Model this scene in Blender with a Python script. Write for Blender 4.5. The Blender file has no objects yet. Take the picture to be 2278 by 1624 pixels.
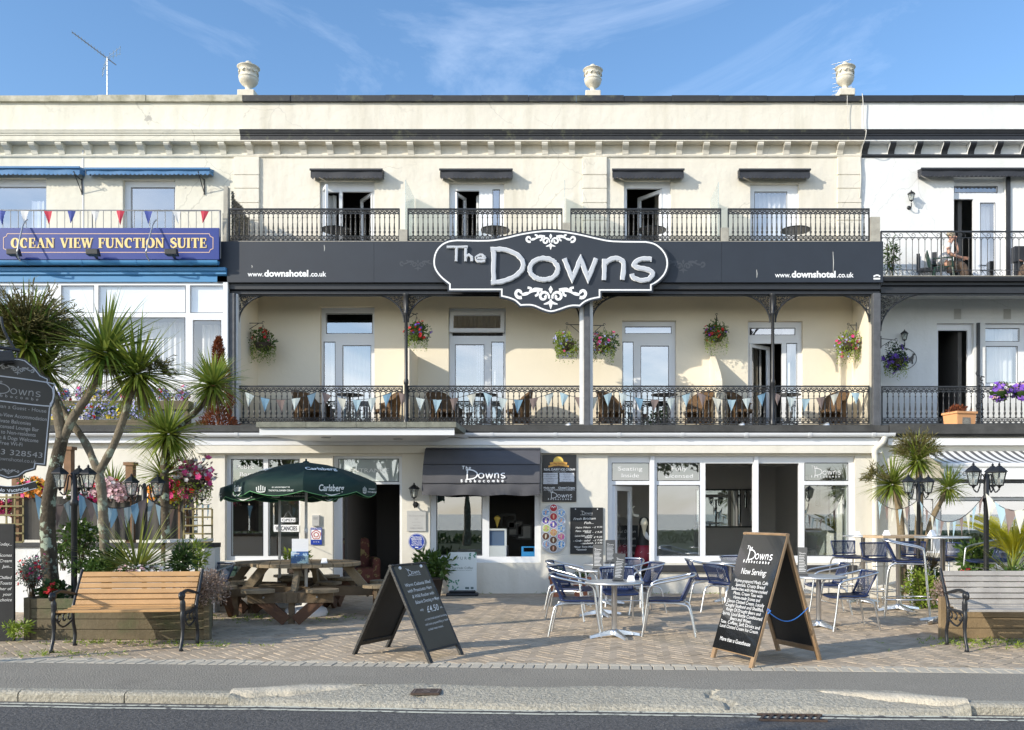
import bpy, bmesh, math, random
from mathutils import Vector, Matrix
random.seed(7)
R = math.radians
SC = bpy.context.scene
COL = SC.collection
# ---------------------------------------------------------------- camera
CU, CV, F, H = 1272.0, 1141.0, 1958.0, 1.5      # principal point and focal length (in a 2278-wide frame), eye height
cam = bpy.data.cameras.new("camera"); cam.sensor_width = 36; cam.lens = 36*F/2278
cam.shift_x = -(CU-1139)/2278; cam.shift_y = (CV-812)/2278; cam.clip_end = 5000
camo = bpy.data.objects.new("camera", cam); COL.objects.link(camo)
camo.location = (0, 0, H); camo.rotation_euler = (R(90), 0, 0); SC.camera = camo
# ---------------------------------------------------------------- sky, sun, exposure
AZ, EL = 57.0, 22.5                              # sun to the left and behind the camera
sdir = Vector((-math.sin(R(AZ))*math.cos(R(EL)), -math.cos(R(AZ))*math.cos(R(EL)), math.sin(R(EL))))
w = bpy.data.worlds.new("World"); SC.world = w; w.use_nodes = True
nt = w.node_tree; N = nt.nodes; L = nt.links
for n in list(N): N.remove(n)
out = N.new("ShaderNodeOutputWorld"); bg = N.new("ShaderNodeBackground"); bg.inputs[1].default_value = 0.15
sky = N.new("ShaderNodeTexSky"); sky.sky_type = 'NISHITA'; sky.sun_disc = False
sky.sun_elevation = R(EL); sky.sun_rotation = math.atan2(sdir.x, sdir.y); sky.air_density = 1.0; sky.dust_density = 0.3; sky.ozone_density = 2.5
tc = N.new("ShaderNodeTexCoord"); mp = N.new("ShaderNodeMapping"); mp.inputs['Scale'].default_value = (1.0, 1.0, 2.6)
mp.inputs['Rotation'].default_value = (0.0, R(32), R(20)); mp.inputs['Location'].default_value = (4.1, 2.4, 1.3)
nz = N.new("ShaderNodeTexNoise"); nz.inputs['Scale'].default_value = 2.3; nz.inputs['Detail'].default_value = 9; nz.inputs['Roughness'].default_value = 0.62
nz.inputs['Distortion'].default_value = 0.9
rp = N.new("ShaderNodeValToRGB"); rp.color_ramp.elements[0].position = 0.525; rp.color_ramp.elements[1].position = 0.95
rp.color_ramp.elements[1].color = (0.27, 0.27, 0.27, 1)
sep = N.new("ShaderNodeSeparateXYZ"); mr = N.new("ShaderNodeMapRange")   # more cloud out over the sea
mr.inputs[1].default_value = 0.4; mr.inputs[2].default_value = -0.8; mr.inputs[3].default_value = 0.0; mr.inputs[4].default_value = 0.13
add = N.new("ShaderNodeMath"); add.operation = 'ADD'
mx = N.new("ShaderNodeMixRGB"); mx.inputs[2].default_value = (9.5, 9.8, 10.3, 1)
hs = N.new("ShaderNodeHueSaturation"); hs.inputs['Saturation'].default_value = 1.1; hs.inputs['Value'].default_value = 0.86
L.new(tc.outputs['Generated'], mp.inputs[0]); L.new(mp.outputs[0], nz.inputs[0]); L.new(tc.outputs['Generated'], sep.inputs[0])
L.new(sep.outputs['Y'], mr.inputs[0]); L.new(nz.outputs[0], add.inputs[0]); L.new(mr.outputs[0], add.inputs[1]); L.new(add.outputs[0], rp.inputs[0])
L.new(rp.outputs[0], mx.inputs[0]); L.new(sky.outputs[0], hs.inputs['Color']); L.new(hs.outputs[0], mx.inputs[1])
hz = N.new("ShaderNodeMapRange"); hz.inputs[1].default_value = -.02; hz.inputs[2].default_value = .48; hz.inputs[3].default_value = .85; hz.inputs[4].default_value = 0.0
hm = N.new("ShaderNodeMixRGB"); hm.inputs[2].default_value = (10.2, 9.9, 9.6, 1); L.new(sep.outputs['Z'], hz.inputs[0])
sy = N.new("ShaderNodeMapRange"); sy.inputs[1].default_value = .15; sy.inputs[2].default_value = -.45; L.new(sep.outputs['Y'], sy.inputs[0])   # bright haze added out of view on the sun's side, fill for the facade
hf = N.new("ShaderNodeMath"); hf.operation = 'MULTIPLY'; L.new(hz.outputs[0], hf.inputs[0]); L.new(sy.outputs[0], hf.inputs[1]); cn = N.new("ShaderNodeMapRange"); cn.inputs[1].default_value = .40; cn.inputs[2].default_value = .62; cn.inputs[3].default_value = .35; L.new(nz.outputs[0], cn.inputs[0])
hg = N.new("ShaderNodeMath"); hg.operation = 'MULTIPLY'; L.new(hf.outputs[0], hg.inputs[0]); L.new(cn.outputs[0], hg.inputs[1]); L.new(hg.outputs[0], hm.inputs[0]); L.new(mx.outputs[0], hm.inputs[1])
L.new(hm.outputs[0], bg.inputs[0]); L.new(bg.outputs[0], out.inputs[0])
sl = bpy.data.lights.new("sun", 'SUN'); sl.energy = 2.55; sl.angle = R(0.55); sl.color = (1.0, 0.91, 0.76)
so = bpy.data.objects.new("sun", sl); COL.objects.link(so); so.rotation_euler = sdir.to_track_quat('Z', 'Y').to_euler(); so.location = sdir*60
SC.view_settings.view_transform = 'Standard'; SC.view_settings.look = 'None'; SC.view_settings.gamma = 1; SC.view_settings.exposure = 0.98
SC.cycles.max_bounces = 8; SC.cycles.transparent_max_bounces = 24; SC.cycles.use_denoising = True
# ---------------------------------------------------------------- pixel -> place helpers (at a real distance y)
def X(u, y): return (u-CU)/F*y
def Z(v, y): return H+(CV-v)/F*y
def P(u, v, y): return Vector((X(u, y), y, Z(v, y)))
def G(u, v, z=0.0):
    y = (H-z)*F/(v-CV); return Vector((X(u, y), y, z))
YG, YB, YW, YS = 16.4, 21.2, 22.5, 20.95        # ground floor front, balcony front, upper wall, sign board
# ---------------------------------------------------------------- materials
MT = {}
def mat(n, c, r=.6, m=0, nz=None, na=.25, c2=None, bs=None, bd=.3, isl=0, ic=None, tl=0, spec=.5, streak=0, coat=0, stain=None, crack=0):
    if n in MT: return MT[n]
    M = bpy.data.materials.new(n); M.use_nodes = True; t = M.node_tree; N = t.nodes; L = t.links
    b = N['Principled BSDF']; b.inputs['Roughness'].default_value = r; b.inputs['Metallic'].default_value = m
    b.inputs['Specular IOR Level'].default_value = spec; b.inputs['Coat Weight'].default_value = coat
    col = N.new("ShaderNodeRGB"); col.outputs[0].default_value = (*c, 1); s = col.outputs[0]
    tc = N.new("ShaderNodeTexCoord")
    def mix(f, a, bcol):
        x = N.new("ShaderNodeMixRGB"); L.new(f, x.inputs[0]); L.new(a, x.inputs[1]); x.inputs[2].default_value = (*bcol, 1); return x.outputs[0]
    def noise(sc, det=6, ro=.6, mapv=None):
        q = N.new("ShaderNodeTexNoise"); q.inputs['Scale'].default_value = sc; q.inputs['Detail'].default_value = det; q.inputs['Roughness'].default_value = ro
        if mapv:
            p = N.new("ShaderNodeMapping"); p.inputs['Scale'].default_value = mapv; L.new(tc.outputs['Object'], p.inputs[0]); L.new(p.outputs[0], q.inputs[0])
        else: L.new(tc.outputs['Object'], q.inputs[0])
        return q.outputs[0]
    def ramp(f, a, bb):
        q = N.new("ShaderNodeMapRange"); q.inputs[1].default_value = a; q.inputs[2].default_value = bb; L.new(f, q.inputs[0]); return q.outputs[0]
    if isl:
        g = N.new("ShaderNodeNewGeometry"); q = N.new("ShaderNodeMath"); q.operation = 'MULTIPLY'; q.inputs[1].default_value = isl
        L.new(g.outputs['Random Per Island'], q.inputs[0]); s = mix(q.outputs[0], s, ic or tuple(x*.35 for x in c))
    if nz: 
        q = N.new("ShaderNodeMath"); q.operation = 'MULTIPLY'; q.inputs[1].default_value = 1.0 if c2 else na*2
        L.new(ramp(noise(nz), .38, .68), q.inputs[0]); s = mix(q.outputs[0], s, c2 or tuple(x*.5 for x in c))
    if streak:
        q = N.new("ShaderNodeMath"); q.operation = 'MULTIPLY'; q.inputs[1].default_value = streak
        L.new(ramp(noise(1.0, 5, .6, (2.2, 2.2, .25)), .5, .78), q.inputs[0]); s = mix(q.outputs[0], s, tuple(x*y for x, y in zip(c, (.62, .60, .52))))
    if stain:                                   # (scale, low, high, colour): patches with a shape of their own
        s = mix(ramp(noise(stain[0], 8, .65), stain[1], stain[2]), s, stain[3])
    if crack:                                   # hairline cracks in the render
        va = N.new("ShaderNodeVectorMath"); va.operation = 'SCALE'; va.inputs['Scale'].default_value = .45; nq = N.new("ShaderNodeTexNoise"); nq.inputs['Scale'].default_value = 2.2; nq.inputs['Detail'].default_value = 6; L.new(tc.outputs['Object'], nq.inputs[0]); L.new(nq.outputs['Color'], va.inputs[0])
        ad = N.new("ShaderNodeVectorMath"); L.new(tc.outputs['Object'], ad.inputs[0]); L.new(va.outputs[0], ad.inputs[1]); vo = N.new("ShaderNodeTexVoronoi"); vo.feature = 'DISTANCE_TO_EDGE'; vo.inputs['Scale'].default_value = .55; L.new(ad.outputs[0], vo.inputs[0])
        m1 = N.new("ShaderNodeMath"); m1.operation = 'MULTIPLY'; L.new(ramp(vo.outputs['Distance'], .008, .0), m1.inputs[0]); m2 = N.new("ShaderNodeMath"); m2.operation = 'MULTIPLY'; m2.inputs[1].default_value = crack; L.new(ramp(noise(.6, 3), .45, .6), m2.inputs[0]); L.new(m2.outputs[0], m1.inputs[1]); s = mix(m1.outputs[0], s, tuple(q*.45 for q in c))
    L.new(s, b.inputs['Base Color'])
    if bs:
        bp = N.new("ShaderNodeBump"); bp.inputs['Strength'].default_value = bd; bp.inputs['Distance'].default_value = .02
        L.new(noise(bs, 5, .6), bp.inputs['Height']); L.new(bp.outputs[0], b.inputs['Normal'])
    if tl:
        o = N['Material Output']; tr = N.new("ShaderNodeBsdfTranslucent"); ms = N.new("ShaderNodeMixShader"); ms.inputs[0].default_value = tl
        L.new(s, tr.inputs[0]); L.new(b.outputs[0], ms.inputs[1]); L.new(tr.outputs[0], ms.inputs[2]); L.new(ms.outputs[0], o.inputs[0])
    MT[n] = M; return M
def glass(n, refl=.3, tint=(1, 1, 1), rough=0.0, milk=0):
    M = bpy.data.materials.new(n); M.use_nodes = True; t = M.node_tree; N = t.nodes; L = t.links
    for x in list(N): N.remove(x)
    o = N.new("ShaderNodeOutputMaterial"); tr = N.new("ShaderNodeBsdfTransparent"); tr.inputs[0].default_value = (*tint, 1)
    gl = N.new("ShaderNodeBsdfGlossy"); gl.inputs['Roughness'].default_value = rough; gl.inputs[0].default_value = (.95, .97, 1, 1)
    lw = N.new("ShaderNodeLayerWeight"); lw.inputs[0].default_value = .5; pw = N.new('ShaderNodeMath'); pw.operation = 'POWER'; pw.inputs[1].default_value = 4; L.new(lw.outputs['Facing'], pw.inputs[0])
    mr = N.new("ShaderNodeMapRange"); mr.inputs[3].default_value = refl; mr.inputs[4].default_value = .95
    ms = N.new("ShaderNodeMixShader"); L.new(pw.outputs[0], mr.inputs[0]); L.new(mr.outputs[0], ms.inputs[0])
    base = tr.outputs[0]
    if milk:
        df = N.new("ShaderNodeBsdfDiffuse"); df.inputs[0].default_value = (.55, .62, .62, 1); m2 = N.new("ShaderNodeMixShader"); m2.inputs[0].default_value = milk
        L.new(tr.outputs[0], m2.inputs[1]); L.new(df.outputs[0], m2.inputs[2]); base = m2.outputs[0]
    nzz = N.new("ShaderNodeTexNoise"); nzz.inputs['Scale'].default_value = 1.3; bp = N.new("ShaderNodeBump"); bp.inputs['Strength'].default_value = .03
    tcc = N.new("ShaderNodeTexCoord"); L.new(tcc.outputs['Object'], nzz.inputs[0]); L.new(nzz.outputs[0], bp.inputs['Height']); L.new(bp.outputs[0], gl.inputs['Normal'])
    L.new(base, ms.inputs[1]); L.new(gl.outputs[0], ms.inputs[2]); L.new(ms.outputs[0], o.inputs[0]); MT[n] = M; return M
def stripes(n, c1, c2, scale, axis='X', r=.7, hole=0, duty=.5):
    M = bpy.data.materials.new(n); M.use_nodes = True; t = M.node_tree; N = t.nodes; L = t.links; b = N['Principled BSDF']; b.inputs['Roughness'].default_value = r
    tc = N.new("ShaderNodeTexCoord"); sp = N.new("ShaderNodeSeparateXYZ"); L.new(tc.outputs['Object'], sp.inputs[0])
    q = N.new("ShaderNodeMath"); q.operation = 'MULTIPLY'; q.inputs[1].default_value = scale; L.new(sp.outputs[axis], q.inputs[0])
    fr = N.new("ShaderNodeMath"); fr.operation = 'FRACT'; L.new(q.outputs[0], fr.inputs[0])
    gt = N.new("ShaderNodeMath"); gt.operation = 'GREATER_THAN'; gt.inputs[1].default_value = duty; L.new(fr.outputs[0], gt.inputs[0])
    x = N.new("ShaderNodeMixRGB"); x.inputs[1].default_value = (*c1, 1); x.inputs[2].default_value = (*c2, 1)
    if hole:
        nzz = N.new("ShaderNodeTexNoise"); nzz.inputs['Scale'].default_value = 34; L.new(tc.outputs['Object'], nzz.inputs[0])
        g2 = N.new("ShaderNodeMath"); g2.operation = 'GREATER_THAN'; g2.inputs[1].default_value = 1-hole; L.new(nzz.outputs[0], g2.inputs[0])
        ml = N.new("ShaderNodeMath"); ml.operation = 'MULTIPLY'; L.new(gt.outputs[0], ml.inputs[0]); L.new(g2.outputs[0], ml.inputs[1])
        al = N.new("ShaderNodeMath"); al.operation = 'SUBTRACT'; al.inputs[0].default_value = 1; L.new(ml.outputs[0], al.inputs[1]); L.new(al.outputs[0], b.inputs['Alpha'])
    L.new(gt.outputs[0], x.inputs[0]); L.new(x.outputs[0], b.inputs['Base Color']); MT[n] = M; return M
CREAM = (.72, .68, .59)
mat('cream', CREAM, .8, nz=.7, na=.07, bs=4, bd=1.0, streak=.5, crack=.45, stain=(1.9, .72, .80, (.55, .50, .41)))
mat('cream_first', (.80, .73, .59), .8, nz=.6, na=.05, bs=9, bd=.25)
mat('cream_old', (.71, .685, .59), .85, nz=.8, na=.07, bs=4, bd=1.0, streak=.35, crack=.55, stain=(1.6, .66, .69, (.42, .40, .36)))
mat('cream_ground', (.73, .70, .62), .8, nz=.9, na=.06, bs=8, bd=.45, streak=.3, stain=(1.3, .74, .82, (.55, .51, .43)))
mat('white_render', (.74, .75, .745), .8, nz=.8, na=.05, bs=4, bd=.9, streak=.25, crack=.35, stain=(2.3, .72, .75, (.5, .48, .45)))
mat('upvc', (.74, .76, .79), .3); mat('white_paint', (.74, .74, .73), .5, nz=3, na=.06)
mat('black_paint', (.022, .024, .029), .45, nz=6, na=.2, bs=30, bd=.1)
mat('iron', (.018, .02, .024), .38, nz=20, na=.2)
mat('black_old', (.03, .032, .036), .6, nz=3, na=.3, bs=12, bd=.4, stain=(3.2, .55, .72, (.11, .115, .07)))
mat('coping_moss', (.56, .53, .43), .9, nz=3, c2=(.27, .26, .18), bs=12, bd=.5)
mat('sign_grey', (.020, .027, .040), .55, nz=2, na=.12, streak=.0)
mat('letter_grey', (.47, .495, .54), .45); mat('letter_white', (.85, .86, .87), .5); mat('letter_dim', (.046, .054, .068), .55)
mat('post_grey', (.10, .105, .115), .6, nz=9, na=.3, bs=20)
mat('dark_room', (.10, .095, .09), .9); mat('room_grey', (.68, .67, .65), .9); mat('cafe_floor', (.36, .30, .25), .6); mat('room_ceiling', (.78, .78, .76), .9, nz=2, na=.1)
mat('curtain', (.62, .64, .65), .9, bs=5); mat('net', (.75, .77, .78), .9, tl=.3); mat('blind', (.74, .77, .79), .9)
mat('curtain_grey', (.16, .15, .13), .9)
mat('roof_felt', (.075, .075, .072), .95, nz=3, na=.4, bs=30, bd=.4)
mat('concrete', (.42, .40, .345), .9, nz=5, na=.25, bs=40, bd=.4, streak=.4)
mat('slab_edge', (.24, .245, .20), .9, nz=8, na=.35, bs=40, bd=.5)
mat('blue_paint', (.055, .235, .47), .5, nz=2, na=.1); mat('navy_sign', (.007, .030, .23), .4, nz=1.2, na=.08)
mat('gold', (.78, .58, .24), .5); mat('pink_line', (.62, .42, .32), .5); mat('navy_dark', (.008, .01, .05), .5)
mat('galv', (.42, .43, .44), .4, m=.8); mat('galv_rail', (.25, .255, .26), .5, m=.3)
mat('alu', (.72, .73, .74), .28, m=1, nz=30, na=.05); mat('alu_top', (.60, .62, .63), .36, m=.75, bs=60, bd=.05)
mat('plant_pot', (.52, .20, .11), .8, nz=10, na=.2); mat('terracotta', (.72, .36, .16), .8, nz=6, na=.1)
mat('soil', (.05, .035, .025), .95, bs=20)
glass('glass_pane', .36); glass('glass_soft', .16); glass('glass_shop', .22, (.70, .78, .77)); glass('glass_dark', .42, (.55, .58, .6)); glass('glass_screen', .10, (.90, .95, .94), milk=.20); glass('glass_clear', .08, (.9, .92, .9))
glass('glass_lamp', .12, (.95, .95, .9), .12, milk=.25); glass('mirror', .3, (.12, .12, .12)); glass('glass_ext', .2, (.82, .88, .9), milk=.8)
# ---------------------------------------------------------------- mesh builder
def frame(x, y, z, rot=0):
    """2D drawing plane: x right, y up, facing the street (-Y); rot turns about the vertical"""
    c, s = math.cos(rot), math.sin(rot)
    return Matrix(((c, 0, s, x), (s, 0, -c, y), (0, 1, 0, z), (0, 0, 0, 1)))
_tx = {}
def text_mesh(s, bold=0, shear=0):
    k = (s, bold, shear)
    if k not in _tx:
        cu = bpy.data.curves.new("t", 'FONT'); cu.body = s; cu.size = 1; cu.resolution_u = 3; cu.offset = bold; cu.shear = shear
        ob = bpy.data.objects.new("t", cu); me = ob.to_mesh()
        vs = [v.co.copy() for v in me.vertices]; fs = [tuple(p.vertices) for p in me.polygons]
        ob.to_mesh_clear(); bpy.data.objects.remove(ob); bpy.data.curves.remove(cu)
        xs = [v.x for v in vs] or [0]; _tx[k] = (vs, fs, min(xs), max(xs))
    return _tx[k]
class MB:
    def __init__(s): s.v = []; s.f = []; s.sm = []; s.seg = []
    def face(s, pts, sm=False):
        n = len(s.v); s.v += [Vector(p) for p in pts]; s.f.append(tuple(range(n, n+len(pts)))); s.sm.append(sm)
    def mesh(s, vs, fs, sm=False):
        n = len(s.v); s.v += [Vector(p) for p in vs]; s.f += [tuple(n+i for i in f) for f in fs]; s.sm += [sm]*len(fs)
    def box(s, x0, x1, y0, y1, z0, z1, M=None):
        vs = [Vector((x, y, z)) for x in (x0, x1) for y in (y0, y1) for z in (z0, z1)]
        if M: vs = [M @ v for v in vs]
        s.mesh(vs, [(0, 1, 3, 2), (4, 6, 7, 5), (0, 4, 5, 1), (2, 3, 7, 6), (0, 2, 6, 4), (1, 5, 7, 3)]); return s
    def beam(s, a, b, w, h, up=(0, 0, 1)):
        a, b = Vector(a), Vector(b); d = (b-a).normalized(); u = Vector(up); sd = d.cross(u)
        if sd.length < 1e-4: sd = d.cross(Vector((0, 1, 0)))
        sd.normalize(); u = sd.cross(d); vs = []
        for p in (a, b):
            for i, j in ((-1, -1), (1, -1), (1, 1), (-1, 1)): vs.append(p+sd*(i*w/2)+u*(j*h/2))
        s.mesh(vs, [(3, 2, 1, 0), (4, 5, 6, 7), (0, 1, 5, 4), (1, 2, 6, 5), (2, 3, 7, 6), (3, 0, 4, 7)]); return s
    def tube(s, pts, r, n=8, cap=True, sm=True):
        pts = [Vector(p) for p in pts]; m = len(pts); rr = r if isinstance(r, (list, tuple)) else [r]*m
        vs = []; prev = None
        for i, p in enumerate(pts):
            d = (pts[min(i+1, m-1)]-pts[max(i-1, 0)])
            d = d.normalized() if d.length > 1e-9 else Vector((0, 0, 1))
            a = prev - d*prev.dot(d) if prev is not None else (Vector((1, 0, 0)) if abs(d.x) < .8 else Vector((0, 1, 0))); a = a - d*a.dot(d)
            if a.length < 1e-6: a = d.orthogonal()
            a.normalize(); prev = a; b = d.cross(a)
            vs += [p+(a*math.cos(6.28318*k/n)+b*math.sin(6.28318*k/n))*rr[i] for k in range(n)]
        fs = [(i*n+k, i*n+(k+1) % n, (i+1)*n+(k+1) % n, (i+1)*n+k) for i in range(m-1) for k in range(n)]
        s.mesh(vs, fs, sm)
        if cap: s.face(vs[:n][::-1]); s.face(vs[-n:])
        return s
    def lathe(s, prof, c=(0, 0, 0), n=16, sm=True, M=None, a0=0):
        c = Vector(c); vs = []
        for r, z in prof:
            for k in range(n):
                q = Vector((r*math.cos(6.28318*k/n+a0), r*math.sin(6.28318*k/n+a0), z)); vs.append((M @ q if M else q)+c)
        m = len(prof)
        s.mesh(vs, [(i*n+k, i*n+(k+1) % n, (i+1)*n+(k+1) % n, (i+1)*n+k) for i in range(m-1) for k in range(n)], sm)
        if prof[0][0] > 1e-4: s.face(vs[:n][::-1])
        if prof[-1][0] > 1e-4: s.face(vs[-n:])
        return s
    def prism(s, poly, M, d):
        """poly in the plane of M, front face at z=d, back at z=0"""
        n = len(poly); a = [M @ Vector((x, y, d)) for x, y in poly]; b = [M @ Vector((x, y, 0)) for x, y in poly]
        area = sum(poly[i][0]*poly[(i+1) % n][1]-poly[(i+1) % n][0]*poly[i][1] for i in range(n))
        if area < 0: a.reverse(); b.reverse()
        s.face(a); s.face(b[::-1])
        for i in range(n): j = (i+1) % n; s.face((b[i], b[j], a[j], a[i]))
        return s
    def stroke(s, pts, wd, M, z0=0, d=0, closed=False, jag=0):
        """ribbon along a 2D polyline; raised to d with side walls when d>0"""
        pts = [Vector(p) for p in pts]; m = len(pts); ws = wd if isinstance(wd, (list, tuple)) else [wd]*m
        l, r = [], []
        for i, p in enumerate(pts):
            a = pts[(i-1) % m] if closed or i > 0 else p; b = pts[(i+1) % m] if closed or i < m-1 else p
            d1 = (p-a); d2 = (b-p); d1 = d1.normalized() if d1.length > 1e-9 else None; d2 = d2.normalized() if d2.length > 1e-9 else None
            if d1 is None: d1 = d2
            if d2 is None: d2 = d1
            if d1 is None: d1 = d2 = Vector((1, 0))
            t = d1+d2; t = t.normalized() if t.length > 1e-6 else d1; nn = Vector((-t.y, t.x)); k = ws[i]/2/max(.5, nn.dot(Vector((-d1.y, d1.x))))
            l.append(p+nn*(k+random.uniform(-jag, jag))); r.append(p-nn*(k+random.uniform(-jag, jag)))
        T = lambda q, z: M @ Vector((q.x, q.y, z)); z1 = z0+d
        for i in range(m if closed else m-1):
            j = (i+1) % m
            s.face((T(r[i], z1), T(r[j], z1), T(l[j], z1), T(l[i], z1)))
            if d > 0:
                s.face((T(r[i], z0), T(r[j], z0), T(r[j], z1), T(r[i], z1))); s.face((T(l[i], z1), T(l[j], z1), T(l[j], z0), T(l[i], z0)))
        if d > 0 and not closed:
            s.face((T(l[0], z0), T(r[0], z0), T(r[0], z1), T(l[0], z1))); s.face((T(r[-1], z0), T(l[-1], z0), T(l[-1], z1), T(r[-1], z1)))
        return s
    def text(s, body, size, M, align='C', bold=0, shear=0, z=0.003, fit=None, sx=1):
        vs, fs, a, b = text_mesh(body, bold, shear); s.seg.append((len(s.v), len(s.f)))
        if fit: sx = fit/max(1e-6, (b-a)*size)
        off = {'C': (a+b)/2, 'L': a, 'R': b}[align]
        s.mesh([M @ Vector(((q.x-off)*size*sx, q.y*size, z)) for q in vs], fs); return s
    def leaf(s, p, d, n, l, w):
        """a folded pointed leaf: two triangles pairs"""
        d = d.normalized(); sd = d.cross(n)
        if sd.length < 1e-4: sd = d.orthogonal()
        sd.normalize(); q = p+d*(l*.5)
        s.face((p, q-sd*(w/2), p+d*l, q+sd*(w/2)))
    def panel(s, x0, x1, z0, z1, y0, y1, holes, M=None):
        """wall slab between y0 (front) and y1 with rectangular holes"""
        xs = sorted({x0, x1, *[min(max(q, x0), x1) for h in holes for q in h[:2]]}); zs = sorted({z0, z1, *[min(max(q, z0), z1) for h in holes for q in h[2:]]})
        T = (lambda *p: M @ Vector(p)) if M else (lambda *p: Vector(p))
        nx, nz_ = len(xs)-1, len(zs)-1
        def solid(i, k):
            if not (0 <= i < nx and 0 <= k < nz_): return False
            cx, cz = (xs[i]+xs[i+1])/2, (zs[k]+zs[k+1])/2
            return not any(h[0] < cx < h[1] and h[2] < cz < h[3] for h in holes)
        for i in range(nx):
            for k in range(nz_):
                if not solid(i, k): continue
                a, b, c, d = xs[i], xs[i+1], zs[k], zs[k+1]
                s.face((T(a, y0, c), T(b, y0, c), T(b, y0, d), T(a, y0, d))); s.face((T(b, y1, c), T(a, y1, c), T(a, y1, d), T(b, y1, d)))
                if not solid(i-1, k): s.face((T(a, y1, c), T(a, y0, c), T(a, y0, d), T(a, y1, d)))
                if not solid(i+1, k): s.face((T(b, y0, c), T(b, y1, c), T(b, y1, d), T(b, y0, d)))
                if not solid(i, k-1): s.face((T(a, y1, c), T(b, y1, c), T(b, y0, c), T(a, y0, c)))
                if not solid(i, k+1): s.face((T(a, y0, d), T(b, y0, d), T(b, y1, d), T(a, y1, d)))
        return s
    def extrude_x(s, x0, x1, prof):
        """moulding: profile of (y, z) points run from x0 to x1, ends capped"""
        for (a, b) in zip(prof, prof[1:]): s.face(((x0, a[0], a[1]), (x0, b[0], b[1]), (x1, b[0], b[1]), (x1, a[0], a[1])))
        s.face([(x0, y, z) for y, z in prof]); s.face([(x1, y, z) for y, z in prof][::-1]); return s
    def lines(s, name, m, parent, world=False):
        """one part per line of writing"""
        cuts = sorted({(0, 0), *s.seg, (len(s.v), len(s.f))})
        for (v0, f0), (v1, f1) in zip(cuts, cuts[1:]):
            q = MB(); q.v = s.v[v0:v1]; q.f = [tuple(i-v0 for i in f) for f in s.f[f0:f1]]; q.sm = s.sm[f0:f1]
            if q.f: q.build(name, m, parent, world=world)
    def build(s, name, m, parent=None, label=None, world=False, bevel=0, weld=False):
        me = bpy.data.meshes.new(name); vs = s.v
        if world and parent is not None: inv = WM[parent.name].inverted(); vs = [inv @ v for v in vs]
        me.from_pydata([tuple(v) for v in vs], [], s.f); me.polygons.foreach_set("use_smooth", s.sm)
        me.materials.append(MT[m] if isinstance(m, str) else m)
        if weld:
            bm = bmesh.new(); bm.from_mesh(me); bmesh.ops.remove_doubles(bm, verts=bm.verts, dist=1e-5); bm.to_mesh(me); bm.free()
        me.update(); o = bpy.data.objects.new(name, me); COL.objects.link(o)
        WM[o.name] = Matrix(WM[parent.name]) if parent is not None else Matrix()
        if parent is not None: o.parent = parent
        if label: o['label'] = label
        if bevel:
            md = o.modifiers.new("bevel", 'BEVEL'); md.width = bevel; md.segments = 2; md.limit_method = 'ANGLE'
        return o
WM = {}
def tag(o, label, cat, group=None, kind=None):
    o['label'] = label; o['category'] = cat
    if group: o['group'] = group
    if kind: o['kind'] = kind
    return o
def thing(name, label, cat, loc=(0, 0, 0), rz=0, group=None, rx=0, ry=0):
    o = bpy.data.objects.new(name, None); o.empty_display_size = .1; COL.objects.link(o); o.location = loc; o.rotation_euler = (rx, ry, rz)
    WM[o.name] = Matrix.Translation(Vector(loc)) @ o.rotation_euler.to_matrix().to_4x4()
    return tag(o, label, cat, group)
def dup(src, loc, rz, label, group=None, s=None, rx=None):
    def cp(o, par):
        c = o.copy(); COL.objects.link(c)
        if par is not None: c.parent = par
        for ch in KIDS.get(o.name, []): cp(ch, c)
        return c
    r = cp(src, None); r.location = loc; r.rotation_euler = (rx if rx is not None else src.rotation_euler[0], src.rotation_euler[1], rz); r['label'] = label
    if group: r['group'] = group
    if s: r.scale = (s, s, s)
    WM[r.name] = Matrix.Translation(Vector(loc)) @ r.rotation_euler.to_matrix().to_4x4()
    return r
KIDS = {}
def freeze(root):
    """remember the children of a finished thing so it can be copied"""
    def walk(o):
        KIDS[o.name] = [c for c in bpy.data.objects if c.parent == o]
        for c in KIDS[o.name]: walk(c)
    walk(root); return root
def struct(o): o['kind'] = 'structure'; return o
def rv(a=1.0): return Vector((random.uniform(-a, a), random.uniform(-a, a), random.uniform(-a, a)))
def sph():
    while True:
        q = rv()
        if .02 < q.length < 1: return q
def smooth(pts, k=6, closed=False):
    """Catmull-Rom through the points"""
    p = [Vector(q) for q in pts]; m = len(p); o = []
    for i in range(m if closed else m-1):
        g = (lambda j: p[j % m]) if closed else (lambda j: p[min(max(j, 0), m-1)])
        a, b, c, d = g(i-1), g(i), g(i+1), g(i+2)
        for j in range(k):
            t = j/k; o.append(.5*((2*b)+(c-a)*t+(2*a-5*b+4*c-d)*t*t+(3*b-a-3*c+d)*t**3))
    if not closed: o.append(p[-1])
    return o
def spiral(cx, cy, r0, r1, a0, a1, n=14):
    return [Vector((cx+(r0+(r1-r0)*i/n)*math.cos(a0+(a1-a0)*i/n), cy+(r0+(r1-r0)*i/n)*math.sin(a0+(a1-a0)*i/n))) for i in range(n+1)]
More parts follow.
